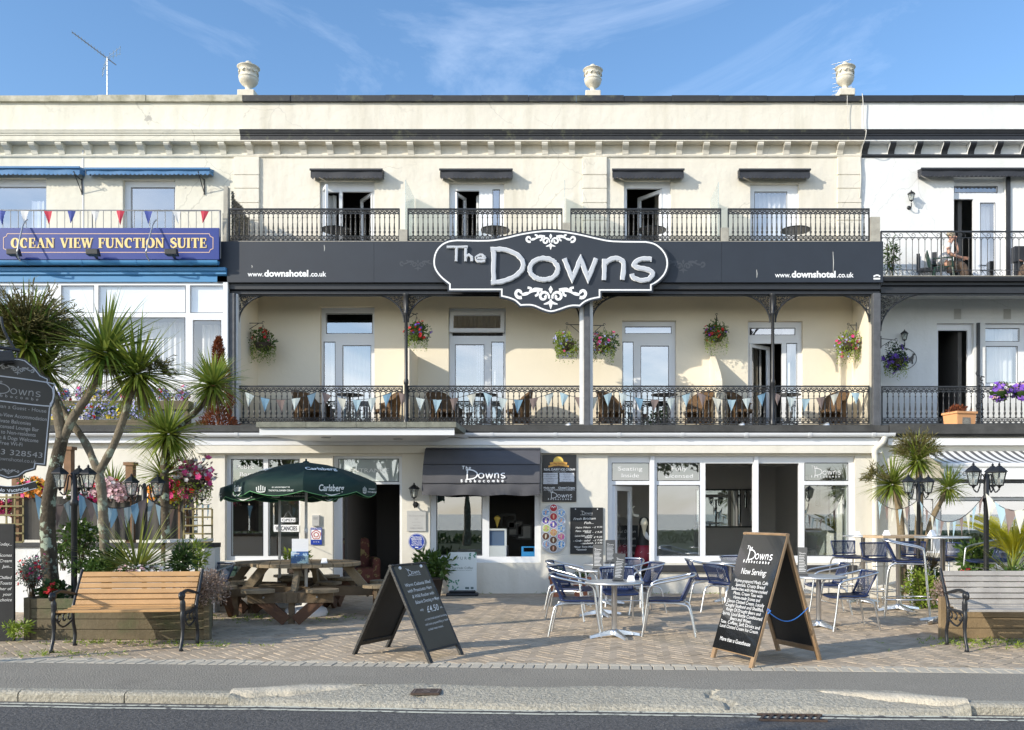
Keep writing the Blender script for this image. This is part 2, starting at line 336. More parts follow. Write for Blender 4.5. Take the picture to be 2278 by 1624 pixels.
# ---------------------------------------------------------------- hand-drawn letters for the house logo
def ell(cx, cy, rx, ry, a0=0, a1=360, n=18): return [(cx+rx*math.cos(R(a0+(a1-a0)*i/n)), cy+ry*math.sin(R(a0+(a1-a0)*i/n))) for i in range(n+1)]
GL = {'T': ([[(0, 1.58), (1.3, 1.6)], [(.66, 1.6), (.6, 0)]], 1.45), 'h': ([[(.1, 1.6), (.1, 0)], [(.1, .62), (.35, .98), (.62, .85), (.66, 0)]], .95),
 'e': ([[(.08, .5), (.86, .56), (.78, .86), (.45, 1), (.12, .78), (.06, .4), (.32, .02), (.82, .12)]], 1.1),
 'o': ([ell(.55, .5, .5, .5)], 1.28), 'w': ([[(.05, 1), (.38, 0), (.7, .95), (1.02, 0), (1.35, 1)]], 1.55),
 'n': ([[(.1, 1), (.1, 0)], [(.1, .6), (.4, .97), (.75, .85), (.8, 0)]], 1.1), 's': ([[(.82, .95), (.45, 1), (.12, .8), (.3, .55), (.7, .42), (.85, .2), (.55, 0), (.1, .1)]], 1.0),
 'B': ([[(.1, 1.5), (.1, 0)], [(.1, 1.5), (.6, 1.4), (.6, 1.0), (.1, .8)], [(.1, .8), (.75, .6), (.7, .15), (.1, 0)]], 1.0),
 'a': ([ell(.45, .45, .4, .42), [(.86, .9), (.84, .3), (.95, 0)]], 1.15), 'b': ([[(.1, 1.6), (.1, 0)], ell(.5, .45, .4, .42)], 1.1),
 'c': ([ell(.5, .5, .45, .48, 50, 310, 12)], 1.0), 'm': ([[(.1, 1), (.1, 0)], [(.1, .7), (.35, .97), (.6, .8), (.6, 0)], [(.6, .7), (.85, .97), (1.1, .8), (1.1, 0)]], 1.4)}
DST = [[(.12, 1.0), (.12, .02)], [(0, .98), (.3, 1.0), (.62, .93), (.9, .72), (.97, .48), (.85, .25), (.55, .08), (0, .01)]]
def glyphs(mb, word, x, y, xh, gap, wd, M, z, adv=1.0):
    k = 0
    for ch in word:
        st, a = GL[ch]
        for p in st: mb.stroke([(x+q[0]*xh, y+q[1]*xh) for q in (smooth(p, 3) if len(p) > 2 and len(p) < 12 else [Vector(t) for t in p])], wd, M, z+k*.0004); k += 1
        x += (a*adv*xh+gap)
    return x
def logo(mb, M, w, z=.003, t=1.0, babb=True):
    """'The Downs Babbacombe' w wide, origin bottom left"""
    for i, p in enumerate(DST): mb.stroke([(w*(.105+.27*q[0]), w*(.063+.24*q[1])) for q in (smooth(p, 3) if len(p) > 2 else [Vector(t_) for t_ in p])], w*.024*t, M, z+i*.0004)
    x = w*.39
    for ch, ww in (('o', 1.28), ('w', 1.55), ('n', 1.1), ('s', 1.0)): glyphs(mb, ch, x, w*.1, w*.118, 0, w*.021*t, M, z+.0008); x += w*.128*ww
    glyphs(mb, 'The', w*.01, w*.314, w*.05, w*.018, w*.013*t, M, z+.0004)
    if babb: glyphs(mb, 'Babbacombe', 0, 0, w*.043, w*.0535, w*.0125*t, M, z+.0008)
def flourish(mb, M, s, z=.003):
    """scroll ornament about 4s wide, centred"""
    k = 0
    for m in (1, -1):
        for pts, wd in ((spiral(.42*m, -.1, .34, .08, R(200) if m > 0 else R(-20), R(200-430) if m > 0 else R(-20+430)), [.13]*3+[.16]*6+[.14]*4+[.2]*2),
                        (smooth([(.5*m, .3), (.95*m, .32), (1.35*m, .12), (1.75*m, .02)], 4), [.2, .2, .22, .24, .26, .22, .16, .12, .14, .2, .2, .16, .12]),
                        (spiral(1.9*m, .12, .3, .07, R(-120) if m > 0 else R(300), R(200) if m > 0 else R(-20)), [.2]*3+[.18]*6+[.16]*4+[.2]*2),
                        (smooth([(1.25*m, .2), (1.2*m, .4), (1.4*m, .45)], 3), .14), (smooth([(.75*m, .25), (.8*m, .02), (.95*m, -.05)], 3), .14),
                        (smooth([(0, -.4), (.2*m, -.5), (.42*m, -.55)], 3), [.12, .16, .16, .14, .12, .08, .05])):
            mb.stroke([(p[0]*s, p[1]*s) for p in pts], [q*s for q in wd] if isinstance(wd, list) else wd*s, M, z+k*.0003); k += 1
    mb.stroke([(0, -.25*s), (0, -.5*s), (0, -.85*s)], [.1*s, .26*s, .03*s], M, z+k*.0003); mb.stroke([(0, .1*s), (0, .35*s), (0, .55*s)], [.06*s, .26*s, .03*s], M, z+k*.0003)
# ================================================================ GROUND
TL = -0.063                                     # the street runs slightly askew: y = c + TL*x
ang = math.atan(TL)
def st(x, c): return c+TL*x
def ground_mat(n, c1, c2, sc, bd, speck=(.2, .2, .2), r=.9, big=None):
    M = mat(n, c1, r, nz=.5, c2=None, na=.2, bs=sc, bd=bd, stain=(1.1, .56, .72, tuple(q*.72 for q in c1))); t = M.node_tree; N = t.nodes; L = t.links; b = N['Principled BSDF']
    s = b.inputs['Base Color'].links[0].from_socket; tc = N.new("ShaderNodeTexCoord")
    for scale, lo, hi, col, f in ((sc, .42, .6, c2, .75), (sc*1.9, .62, .66, speck, .6)):
        q = N.new("ShaderNodeTexNoise"); q.inputs['Scale'].default_value = scale; q.inputs['Detail'].default_value = 3; L.new(tc.outputs['Object'], q.inputs[0])
        mr = N.new("ShaderNodeMapRange"); mr.inputs[1].default_value = lo; mr.inputs[2].default_value = hi; mr.inputs[4].default_value = f; L.new(q.outputs[0], mr.inputs[0])
        x = N.new("ShaderNodeMixRGB"); x.inputs[2].default_value = (*col, 1); L.new(mr.outputs[0], x.inputs[0]); L.new(s, x.inputs[1]); s = x.outputs[0]
    L.new(s, b.inputs['Base Color'])
ground_mat('asphalt_road', (.125, .12, .115), (.055, .053, .052), 42, 1.0, (.30, .28, .26))
ground_mat('asphalt_path', (.345, .315, .26), (.20, .18, .145), 60, .8, (.46, .43, .37))
ground_mat('concrete_kerb', (.47, .435, .35), (.29, .265, .21), 38, 1.0, (.62, .58, .49))
mat('joint_sand', (.10, .095, .08), .95, bs=60, nz=.9, na=.3, stain=(1.1, .55, .70, (.06, .075, .03)))
mat('brick', (.52, .42, .305), .85, isl=.8, ic=(.36, .285, .20), bs=90, bd=.3, stain=(.55, .54, .78, (.20, .175, .12)))
mat('brick_buff', (.55, .49, .385), .85, isl=.5, ic=(.38, .355, .30), bs=90, bd=.3)
mat('line_paint', (.62, .61, .50), .8, stain=(14, .52, .60, (.12, .12, .115)))
mat('grass_far', (.06, .10, .03), .95, nz=3, na=.4)
def sheet(name, m, c0, c1, z, x0=-60, x1=60, z1=None, kind=True):
    b = MB(); zz = z if z1 is None else z1
    b.face(((x0, st(x0, c0), z), (x1, st(x1, c0), z), (x1, st(x1, c1), zz), (x0, st(x0, c1), zz))); o = b.build(name, m)
    return struct(o) if kind else o
gr = MB(); gr.face(((-900, -900, -.12), (900, -900, -.12), (900, 900, -.12), (-900, 900, -.12))); struct(gr.build('ground', 'grass_far'))
road = sheet('road', 'asphalt_road', -1.5, 7.13, -.08)
for c0, c1 in ((6.87, 6.915), (6.97, 7.015)):
    b = MB(); xs = [-8+.25*i for i in range(65)]; w_ = lambda x: .012*math.sin(x*2.1)+.006*math.sin(x*7)
    for a, d in zip(xs, xs[1:]): b.face(((a, st(a, c0)+w_(a), -.076), (d, st(d, c0)+w_(d), -.076), (d, st(d, c1)+w_(d), -.076), (a, st(a, c1)+w_(a), -.076)))
    b.build('road_line', 'line_paint', road)
sea = MB(); sea.face(((-900, -900, -.1), (900, -900, -.1), (900, -48, -.1), (-900, -48, -.1))); mat('sea_water', (.05, .12, .16), .15, bs=.6, bd=.6); struct(sea.build('sea', 'sea_water'))
# kerb stones left and right of the dropped crossing
DX0, DX1 = X(515, 7.28), X(2122, 7.15)
def kerb_run(x0, x1, step):
    b = MB(); x = x0
    while x < x1-.05:
        e = min(x+step, x1); g = .006
        pr = [(7.08, -.12), (7.08, -.02), (7.092, -.004), (7.115, .006), (7.21, .006), (7.21, -.12)]
        for (a, bb) in zip(pr, pr[1:]): b.face(((x+g, st(x, a[0]), a[1]), (x+g, st(x, bb[0]), bb[1]), (e-g, st(e, bb[0]), bb[1]), (e-g, st(e, a[0]), a[1])))
        b.face([(x+g, st(x, p[0]), p[1]) for p in pr]); b.face([(e-g, st(e, p[0]), p[1]) for p in pr][::-1]); x = e
    return b
kb = MB()
for a, c in ((-12, DX0), (DX1, 12)):
    q = kerb_run(a, c, .92); kb.mesh(q.v, q.f)
struct(kb.build('kerb', 'concrete_kerb'))
# dropped crossing: one worn concrete apron with raised shoulders at both ends
def apron_back(x): return 7.24+.30*min(1, max(0, min(x-DX0, DX1-x))/.45)+.03*math.sin(x*3.1)+.014*math.sin(x*9+1)
cr = MB(); nx, ny = 150, 14; grid = []
for i in range(nx+1):
    x = DX0+(DX1-DX0)*i/nx; e = min(x-DX0, DX1-x); row = []
    back = apron_back(x)
    for j in range(ny+1):
        t = j/ny; c = 7.01+.02*math.sin(x*4.3)+(back-7.01)*t; drop = -.05+.062*min(1, t*1.15)**.8; ramp_ = max(0, 1-e/.12)
        top = .008+.004*math.sin(x*5+t*6); z = drop*(1-ramp_)+top*ramp_ if t > .08 else -.09+(.04+.05*ramp_)*t/.08
        if t > .08 and abs(x-X(930, 7.2)-.06*math.sin(t*9)) < .018: z -= .014
        if t > .08 and abs(x-X(1603, 7.1)-.07*math.sin(t*7)) < .028: z -= .03
        if t > .08 and abs(x-DX0-.12-t*.9) < .05 and .35 < t < .95: z -= .03
        row.append((x, st(x, c), z+random.uniform(-.003, .003)))
    grid.append(row)
vs = [p for r in grid for p in r]; cr.mesh(vs, [(i*(ny+1)+j, (i+1)*(ny+1)+j, (i+1)*(ny+1)+j+1, i*(ny+1)+j+1) for i in range(nx) for j in range(ny)], False)
struct(cr.build('dropped_kerb', 'concrete_kerb'))
sh = MB()
for xe, sg in ((DX0, 1), (DX1, -1)):            # curved worn kerb ends that sweep back into the footway
    rows = []
    for i in range(25):
        q = i/24; x = xe+sg*(q*1.15-.02); c0 = 7.09+.40*q**1.5; c1 = max(c0+.02, 7.30+.22*min(1, q*2)); zt_ = .022*(1-q**3)+.006; n_ = .012*math.sin(x*17)+.008*math.sin(x*41)
        rows.append([(x, st(x, c0+n_), -.09), (x, st(x, c0+.012+n_), zt_-.02), (x, st(x, c0+.05+n_*.5), zt_), (x, st(x, (c0+c1)/2), zt_+.004), (x, st(x, c1), .004)])
    sh.mesh([p for r in rows for p in r], [(i*5+j, (i+1)*5+j, (i+1)*5+j+1, i*5+j+1) for i in range(24) for j in range(4)], True)
mat('kerb_pale', (.60, .54, .43), .9, nz=5, na=.25, bs=38, bd=1); struct(sh.build('kerb', 'kerb_pale'))
b = MB(); xs = [-60]+[-12+.1*i for i in range(241)]+[60]
for a, c in zip(xs, xs[1:]):
    fa, fc = [(apron_back(q)-.02 if DX0 < q < DX1 else 7.2) for q in (a, c)]; b.face(((a, st(a, fa), 0), (c, st(c, fc), 0), (c, st(c, 8.48), 0), (a, st(a, 8.48), 0)))
struct(b.build('footway', 'asphalt_path', weld=True))
# herringbone block paving, each block its own island
sheet('forecourt_bed', 'joint_sand', 8.44, 30, -.012)
hb = MB(); Lb, Wb, gp = .2, .1, .006
ca, sa = math.cos(ang+R(45)), math.sin(ang+R(45)); ox, oy = 0, 12
def block(b, cx, cy, hx, hy, rot, z=0.0):
    c, s = math.cos(rot), math.sin(rot); ch = .006; zz = z+random.uniform(-.0025, .0025); q = []
    for e, h in ((0, zz-.012), (0, zz-.004), (ch, zz)):
        for sx, sy in ((-1, -1), (1, -1), (1, 1), (-1, 1)):
            x, y = sx*(hx-e), sy*(hy-e); q.append((cx+x*c-y*s, cy+x*s+y*c, h))
    b.mesh(q, [(8, 9, 10, 11)]+[(k*4+i, k*4+(i+1) % 4, (k+1)*4+(i+1) % 4, (k+1)*4+i) for k in range(2) for i in range(4)])
for i in range(-88, 89):
    for j in range(-88, 89):
        k = (i-j) % 4
        if k == 0: cx, cy, hx, hy = i*Wb+Wb, j*Wb+Wb/2, Lb/2-gp/2, Wb/2-gp/2
        elif k == 2: cx, cy, hx, hy = i*Wb+Wb/2+Wb*0, j*Wb+Wb*0, Wb/2-gp/2, Lb/2-gp/2
        else: continue
        x, y = ox+cx*ca-cy*sa, oy+cx*sa+cy*ca
        if st(x, 8.75) < y < YG+.3 and abs(x) < y*.66+1.6: block(hb, x, y, hx, hy, ang+R(45))
struct(hb.build('forecourt_paving', 'brick'))
eb = MB()
for i in range(-70, 70):
    x = i*.1045; block(eb, x, st(x, 8.585), .048, .098, ang, .001)
for i in range(-36, 36):
    x = i*.2045+.06; block(eb, x, st(x, 8.743), .098, .047, ang, .0)
struct(eb.build('paving_border', 'brick_buff'))
# drain grate and inspection cover
gx, gy = X(1762, 6.75), 6.76
t = thing('drain_grate', 'rusty iron gully grate in the road against the dropped kerb', 'drain', (gx, gy, -.078), ang)
mat('rust_iron', (.09, .06, .045), .8, nz=20, na=.4, bs=40); mat('pit', (.01, .01, .01), 1)
b = MB(); b.box(-.24, .24, -.09, .09, -.004, .001); b.build('pit', 'pit', t)
b = MB()
for i in range(8): b.beam((-.22+i*.06-.03, -.08, .006), (-.22+i*.06+.03, .08, .006), .022, .012)
b.box(-.25, .25, .085, .105, 0, .014); b.box(-.25, .25, -.105, -.085, 0, .014); b.build('bars', 'rust_iron', t)
t = thing('inspection_cover', 'small dark metal cover marked S set in the dropped kerb', 'manhole cover', (X(949, 7.40), 7.40, -.010), ang+R(4)); WM[t.name] = Matrix()
b = MB(); b.box(-.12, .12, -.10, .10, 0, .014); b.build('cover', 'rust_iron', t)
b = MB(); b.text('S', .17, Matrix.Translation((0, -.06, .014)), z=.002, bold=.02); b.stroke([(-.1, -.08), (.1, -.08), (.1, .08), (-.1, .08)], .012, Matrix.Translation((0, 0, .014)), .002, closed=True); mat('iron_worn', (.17, .13, .11), .6); b.build('lettering', 'iron_worn', t)

# ================================================================ BUILDINGS
def rect(u0, v0, u1, v1, y): return (X(u0, y), X(u1, y), Z(v1, y), Z(v0, y))
def window(bld, name, r, panes, y, fr='upvc', gl='glass_pane', depth=.07, cur=None, behind=.25, label=None, holes=()):
    """frame at y with glazed panes (r and panes in metres: x0,x1,z0,z1); holes are openings without glass"""
    b = MB(); b.panel(*r, y, y+depth, list(panes)+list(holes)); o = b.build(name, fr, bld, label, world=True, bevel=.006)
    WM[o.name] = WM[bld.name]
    for p in panes: g = MB(); g.face(((p[0], y+depth*.45, p[2]), (p[1], y+depth*.45, p[2]), (p[1], y+depth*.45, p[3]), (p[0], y+depth*.45, p[3]))); g.build('pane', gl, o, world=True)
    for p in panes: k = MB(); k.panel(p[0]-.012, p[1]+.012, p[2]-.012, p[3]+.012, y-.003, y+.002, [p]); k.build('gasket', 'iron', o, world=True)
    if cur:
        for (x0, x1, z0, z1, m) in cur:
            c = MB(); n = max(8, int((x1-x0)/.03))
            for i in range(n):
                a, bb = x0+(x1-x0)*i/n, x0+(x1-x0)*(i+1)/n; d = lambda q: y+behind+.025*math.sin(q*45)+.012*math.sin(q*101)
                c.face(((a, d(a), z0), (bb, d(bb), z0), (bb, d(bb), z1), (a, d(a), z1)), True)
            c.build('curtain', m, o, world=True)
    return o
def leafdoor(bld, hx, y, z0, z1, wdt, a, name='open_casement', side=1, st_=.075, gl='glass_pane', mid=None):
    """glazed leaf hinged at hx, swung by angle a (radians); side=+1 extends to +x when closed"""
    M = Matrix.Translation((hx, y, 0)) @ Matrix.Rotation(a, 4, 'Z'); x0, x1 = (0, wdt) if side > 0 else (-wdt, 0)
    hole = (x0+st_, x1-st_, z0+st_, z1-st_); b = MB(); b.panel(x0, x1, z0, z1, -.03, .03, [hole], M); o = b.build(name, 'upvc', bld, world=True, bevel=.006); WM[o.name] = WM[bld.name]
    g = MB(); g.face([M @ Vector(p) for p in ((hole[0], 0, hole[2]), (hole[1], 0, hole[2]), (hole[1], 0, hole[3]), (hole[0], 0, hole[3]))]); g.build('pane', gl, o, world=True)
    return o
def corbels(bld, us, m, dark=None):
    y = YW
    for u in us:
        x = X(u+2, y-.2); zt, zb = Z(311, y-.26)-.030, Z(345, y); w_ = .078; k = zt-zb
        pr = [(y, zb), (y-.06, zb), (y-.075, zb+.18*k), (y-.10, zb+.36*k), (y-.17, zb+.55*k), (y-.215, zb+.68*k), (y-.24, zb+.84*k), (y-.24, zt), (y, zt)]
        b = MB(); b.prism([(q[0], q[1]) for q in pr], Matrix(((0, 0, 1, x-w_), (1, 0, 0, 0), (0, 1, 0, 0), (0, 0, 0, 1))), w_*2); o = b.build('corbel', m, bld, world=True)
        if dark:
            c = MB()
            for (a0, b0), (a1, b1) in zip(pr[1:], pr[2:8]): c.face(((x-w_-.003, a0-.004, b0), (x+w_+.003, a0-.004, b0), (x+w_+.003, a1-.004, b1), (x-w_-.003, a1-.004, b1)))
            WM[o.name] = WM[bld.name]; c.build('painted_front', dark, o, world=True)
def top_storey(bld, u0, u1, wall, cor, cop, holes, moul=None):
    """wall, moulding, cornice, parapet and coping between u0 and u1 (at the upper wall plane)"""
    x0, x1 = X(u0, YW), X(u1, YW); zt = Z(221, YW)
    b = MB(); b.panel(x0, x1, 7.1, Z(294, YW), YW, YW+.3, holes); b.build('wall', wall, bld, world=True)
    b = MB(); b.box(x0, x1, YW-.04, YW+.3, Z(294, YW)+.001, zt-.1); b.build('parapet', wall, bld, world=True)
    zc0, zc1 = Z(311, YW-.26), Z(287, YW-.33)
    b = MB(); b.extrude_x(x0, x1, [(YW+.02, zc0-.02), (YW-.26, zc0), (YW-.26, zc0+.10), (YW-.28, zc0+.115), (YW-.28, zc0+.14), (YW-.30, zc0+.16), (YW-.315, zc0+.20), (YW-.33, zc0+.23), (YW-.33, zc1), (YW-.04, zc1+.06)]); b.build('cornice', cor, bld, world=True)
    b = MB(); b.box(x0, x1, YW-.257, YW, zc0-.028, zc0-.003); b.build('soffit', wall, bld, world=True)
    b = MB(); zm = Z(347, YW); b.extrude_x(x0, x1, [(YW+.01, zm-.05), (YW-.03, zm-.04), (YW-.05, zm-.01), (YW-.05, zm+.02), (YW-.02, zm+.04), (YW+.01, zm+.04)]); b.build('moulding', moul or wall, bld, world=True)
    b = MB(); n = int((x1-x0)/1.3)+1
    for i in range(n):
        a, c = x0+(x1-x0)*i/n, x0+(x1-x0)*(i+1)/n; dz = random.uniform(-.012, .012)
        b.box(a+.003, c-.003, YW-.12+random.uniform(-.01, .01), YW+.4, zt-.10, zt+.05+dz)
    b.build('coping', cop, bld, world=True)
    b = MB(); b.box(x0, x1, YW+.3, YW+8, zt-.6, zt-.5); b.build('roof', 'roof_felt', bld, world=True)
def quoin(bld, u0, u1, m, vs=(350, 391, 421, 453, 492, 560)):
    b = MB(); g = .018; x0, x1 = X(u0, YW), X(u1, YW)
    for a, c in zip(vs, vs[1:]): b.box(x0, x1, YW-.06, YW+.01, Z(c, YW)+g/2, Z(a, YW)-g/2)
    b.box(x0+.02, x1-.02, YW-.04, YW+.01, Z(vs[-1], YW), Z(vs[0], YW)); b.build('pilaster', m, bld, world=True, bevel=.01)
def baluster_rail(x0, x1, z0, z1, y, pitch, kind='cast'):
    b = MB(); h = z1-z0; n = max(2, round((x1-x0)/pitch)); p = (x1-x0)/n
    za, zb = z0+h*.16, z1-h*.135
    b.box(x0-.01, x1+.01, y-.022, y+.022, z1-.022, z1+.012)
    for z, t in ((zb, .014), (za, .014), (z0+.012, .02)): b.box(x0, x1, y-.01, y+.01, z-t/2, z+t/2)
    b.box(x0-.015, x0+.015, y-.015, y+.015, z0, z1); b.box(x1-.015, x1+.015, y-.015, y+.015, z0, z1)
    hb_ = zb-za
    if kind == 'cast':
        prof = [(.012, 0), (.030, .03), (.012, .07), (.026, .16), (.031, .2), (.015, .25), (.023, .32), (.014, .5), (.018, .54), (.011, .58), (.0115, .78), (.022, .82), (.012, .86), (.012, .93)]
    for i in range(n+1):
        x = x0+p*i
        if kind == 'cast':
            if 0 < i < n: b.lathe([(r, za+q*hb_) for r, q in prof], (x, y, 0), 6)
            if i < n:
                cx = x+p/2; rr = p/2; zc = zb-rr*.9-.004
                b.tube([(cx+rr*math.cos(a), y, zc+rr*.9*math.sin(a)) for a in [math.pi*k/6 for k in range(7)]], .0095, 4, False)
                for zz, hh, f in ((zb, z1-zb-.02, 1), (z0+.02, za-z0-.02, -1)):   # scrolls, mirrored left and right
                    for m in (1, -1):
                        sp = spiral(cx+m*p*.23, zz+hh*.5, hh*.42, hh*.13, R(-90), R(-90+m*430), 10)
                        b.tube([(q.x, y, q.y) for q in sp], .0088, 4, False)
                    b.tube([(cx-p*.5, y, zz), (cx-p*.3, y, zz+hh*.35), (cx, y, zz+hh*.9), (cx+p*.3, y, zz+hh*.35), (cx+p*.5, y, zz)], .0085, 4, False)
        else:
            if 0 < i < n: b.tube([(x, y, za), (x, y, zb-.02)], .0085, 5, False)
            if i < n:
                cx = x+p/2; b.tube([(cx+p/2*math.cos(a), y, zb-p/2+p/2*math.sin(a)) for a in [math.pi*k/6 for k in range(7)]], .0065, 4, False)
                if i % 2 == 0:
                    for zz, hh in ((zb, z1-zb-.02), (z0+.02, za-z0-.02)):
                        c2 = x+p; e = smooth([(c2-p, y, zz+hh), (c2-p*.6, y, zz+hh*.55), (c2-p*.1, y, zz+.01), (c2+p*.35, y, zz+hh*.1), (c2+p*.45, y, zz+hh*.5), (c2+p*.2, y, zz+hh*.8), (c2-p*.1, y, zz+hh*.6), (c2, y, zz+hh*.35), (c2+p*.15, y, zz+hh*.5)], 3)
                        b.tube(e, .0062, 4, False)
    return b
def spandrel(bld, x, z, wd, ht, m, y=YB):
    """pierced quarter-arch bracket: corner at (x, z), spreading in direction m"""
    b = MB(); arc = [(x+m*(wd-wd*math.sin(a)), y, z-ht+ht*math.cos(a)) for a in [math.pi/2*k/12 for k in range(13)]]
    arc = [(x+m*wd*(1-math.sin(a)), y, z-ht*(1-math.cos(a))) for a in [math.pi/2*k/12 for k in range(13)]]
    b.tube(arc, .022, 5); b.tube([(x, y, z), (x, y, z-ht)], .018, 4); b.tube([(x, y, z-.01), (x+m*wd, y, z-.01)], .012, 4)
    rnd = random.Random(int(abs(x)*100)); pts = []
    for _ in range(900):
        px, pz = rnd.uniform(0, wd), rnd.uniform(0, ht); a = 1-px/wd; c = 1-pz/ht
        if a*a+c*c < 1.0+.06: continue
        if any((px-q[0])**2+(pz-q[1])**2 < .0022 for q in pts): continue
        pts.append((px, pz))
    for px, pz in pts:
        a0 = rnd.uniform(0, 6.28); r0 = rnd.uniform(.028, .042)
        b.tube([(x+m*q.x, y, z-q.y) for q in spiral(px, pz, r0, .008, a0, a0+rnd.choice((-1, 1))*5.5, 7)], .0115, 4, False)
    return b.build('spandrel', 'iron', bld, world=True)
# ---------------------------------------------------------------- the hotel (middle)
hotel = thing('hotel_building', 'cream three storey terraced hotel with black cornice and iron balconies', 'building', (0, YG, 0))
HX0, HX1 = X(543, YW), X(1915, YW)
W2 = [rect(711, 402, 833, 620, YW), rect(999, 407, 1121, 620, YW), rect(1388, 402, 1492, 620, YW), rect(1669, 409, 1777, 620, YW)]
top_storey(hotel, 543, 1915, 'cream', 'black_old', 'black_old', W2)
corbels(hotel, [550+60*i for i in range(23)], 'cream')
for a, c in ((522, 578), (1296, 1350), (1862, 1915)): quoin(hotel, a, c, 'cream')
zf2 = 7.70                                       # second balcony floor
def RW(u0, v0, u1, v1): return rect(u0, v0, u1, v1, YW)
yw = YW+.10
window(hotel, 'window', RW(711, 402, 833, 620), [], yw, holes=[RW(717, 424, 752, 605), RW(759, 423, 828, 605)], cur=[(*RW(717, 424, 740, 605)[:2], zf2, Z(424, YW), 'net')])
leafdoor(hotel, X(717, YW), yw, Z(598, YW), Z(418, YW), .40, R(-62), 'open_casement', 1, .07)
leafdoor(hotel, X(828, YW), yw, Z(605, YW), Z(424, YW), .72, R(-52), 'open_door', -1, .08)
window(hotel, 'window', RW(999, 407, 1121, 620), [RW(1096, 419, 1110, 590)], yw, holes=[RW(1012, 421, 1065, 610)], cur=[(*RW(1056, 424, 1066, 605)[:2], zf2, Z(424, YW), 'curtain'), (*RW(1094, 424, 1114, 605)[:2], zf2, Z(418, YW), 'net')])
leafdoor(hotel, X(1012, YW), yw, Z(605, YW), Z(424, YW), .5, R(66), 'open_door', 1, .07)
window(hotel, 'window', RW(1388, 402, 1492, 620), [], yw, holes=[RW(1395, 416, 1474, 612)])
leafdoor(hotel, X(1474, YW), yw, Z(608, YW), Z(418, YW), .85, R(-48), 'open_door', -1, .09)
window(hotel, 'window', RW(1669, 409, 1777, 620), [RW(1681, 424, 1752, 612)], yw, cur=[(*RW(1678, 420, 1728, 605)[:2], zf2, Z(420, YW), 'net'), (*RW(1726, 420, 1756, 605)[:2], zf2, Z(420, YW), 'curtain')])
# first floor wall with its doors
XL, XR = -8.02, 7.17
D1, D2, D3, D4 = RW(712, 682, 833, 955), RW(998, 684, 1125, 955), RW(1384, 713, 1504, 955), RW(1664, 714, 1786, 955)
zf1 = 3.62
D1, D2, D3, D4 = [(d[0], d[1], zf1, d[3]) for d in (D1, D2, D3, D4)]
b = MB(); b.panel(XL, XR, 3.0, 7.1, YW, YW+.3, [D1, D2, D3, D4]); b.build('wall', 'cream_first', hotel, world=True)
for x in (XL-.25, XR): b = MB(); b.box(x, x+.25, YB+.05, YW+.3, 3.0, 7.6); b.build('party_wall', 'cream_first', hotel, world=True)
b = MB(); b.box(XL, XR, YB-.12, YW+.01, 7.1, zf2); b.box(XL, XR, YB-.05, YB+.05, zf2, 8.03); b.build('balcony_slab', 'cream_first', hotel, world=True)
b = MB(); b.box(XL-.2, XR+.2, YB-.1, YW+.3, 3.3, zf1); b.build('balcony_floor', 'concrete', hotel, world=True)
b = MB(); b.extrude_x(XL-.1, XR+.1, [(YB+.1, 3.30), (YB-.05, 3.30), (YB-.05, 3.38), (YB-.13, 3.42), (YB-.13, 3.47), (YB-.17, 3.5), (YB-.17, 3.60), (YB-.10, 3.62)]); b.build('balcony_edge', 'black_old', hotel, world=True)
b = MB(); b.box(XL-.2, XR+.2, YB-.02, YB+.2, 2.9, 3.3); b.build('lower_wall', 'black_old', hotel, world=True)
def RD(u0, v0, u1, v1): r = RW(u0, v0, u1, v1); return (r[0], r[1], max(r[2], zf1+.12), r[3])
yd = YW+.13
mat('dark_lino', (.03, .03, .03), .5)
zd = zf1+.1
window(hotel, 'balcony_door', D1, [RD(723, 696, 825, 739), RD(718, 759, 742, 960), RD(760, 767, 822, 960)], yd, cur=[(D1[0], D1[1], zf1, Z(745, YW), 'curtain')], behind=.9)
window(hotel, 'balcony_door', D2, [RD(1012, 765, 1075, 960), RD(1093, 759, 1119, 960)], yd, holes=[RD(1005, 693, 1118, 745)], cur=[(D2[0], D2[1], zf1, D2[3], 'curtain_grey'), (*RW(1052, 765, 1120, 900)[:2], zf1, Z(760, YW), 'curtain')], behind=.5)
o = MB(); M = Matrix.Translation((0, yd-.02, Z(692, YW))) @ Matrix.Rotation(R(-13), 4, 'X'); r = RW(1000, 692, 1122, 741); hh = r[3]-r[2]
o.panel(r[0], r[1], -hh, 0, -.035, .02, [(r[0]+.1, r[1]-.1, -hh+.1, -.1)], M); o2 = o.build('open_fanlight', 'upvc', hotel, world=True); WM[o2.name] = WM[hotel.name]
o = MB(); o.face([M @ Vector(p) for p in ((r[0]+.1, -.01, -hh+.1), (r[1]-.1, -.01, -hh+.1), (r[1]-.1, -.01, -.1), (r[0]+.1, -.01, -.1))]); o.build('pane', 'glass_pane', o2, world=True)
window(hotel, 'balcony_door', D3, [RD(1392, 725, 1494, 739), RD(1387, 759, 1409, 960), RD(1427, 768, 1488, 960)], yd, gl='glass_dark')
window(hotel, 'balcony_door', D4, [RD(1671, 728, 1771, 742), RD(1753, 762, 1775, 960)], yd, holes=[RD(1668, 762, 1742, 960)], cur=[(*RW(1749, 762, 1779, 900)[:2], zf1, Z(724, YW), 'net')])
leafdoor(hotel, X(1668, YW), yd, zf1+.05, Z(762, YW), .8, R(38), 'open_door', 1, .09)
mat('handle', (.75, .75, .75), .3, m=.8)
for u, v in ((771, 885), (1083, 886), (1424, 886)):
    b = MB(); x, z = X(u, YW), Z(v, YW); b.box(x-.015, x+.015, yd-.02, yd, z-.11, z+.11); b.beam((x, yd-.05, z+.03), (x-.13, yd-.05, z+.03), .02, .02); b.build('door_handle', 'handle', hotel, world=True)
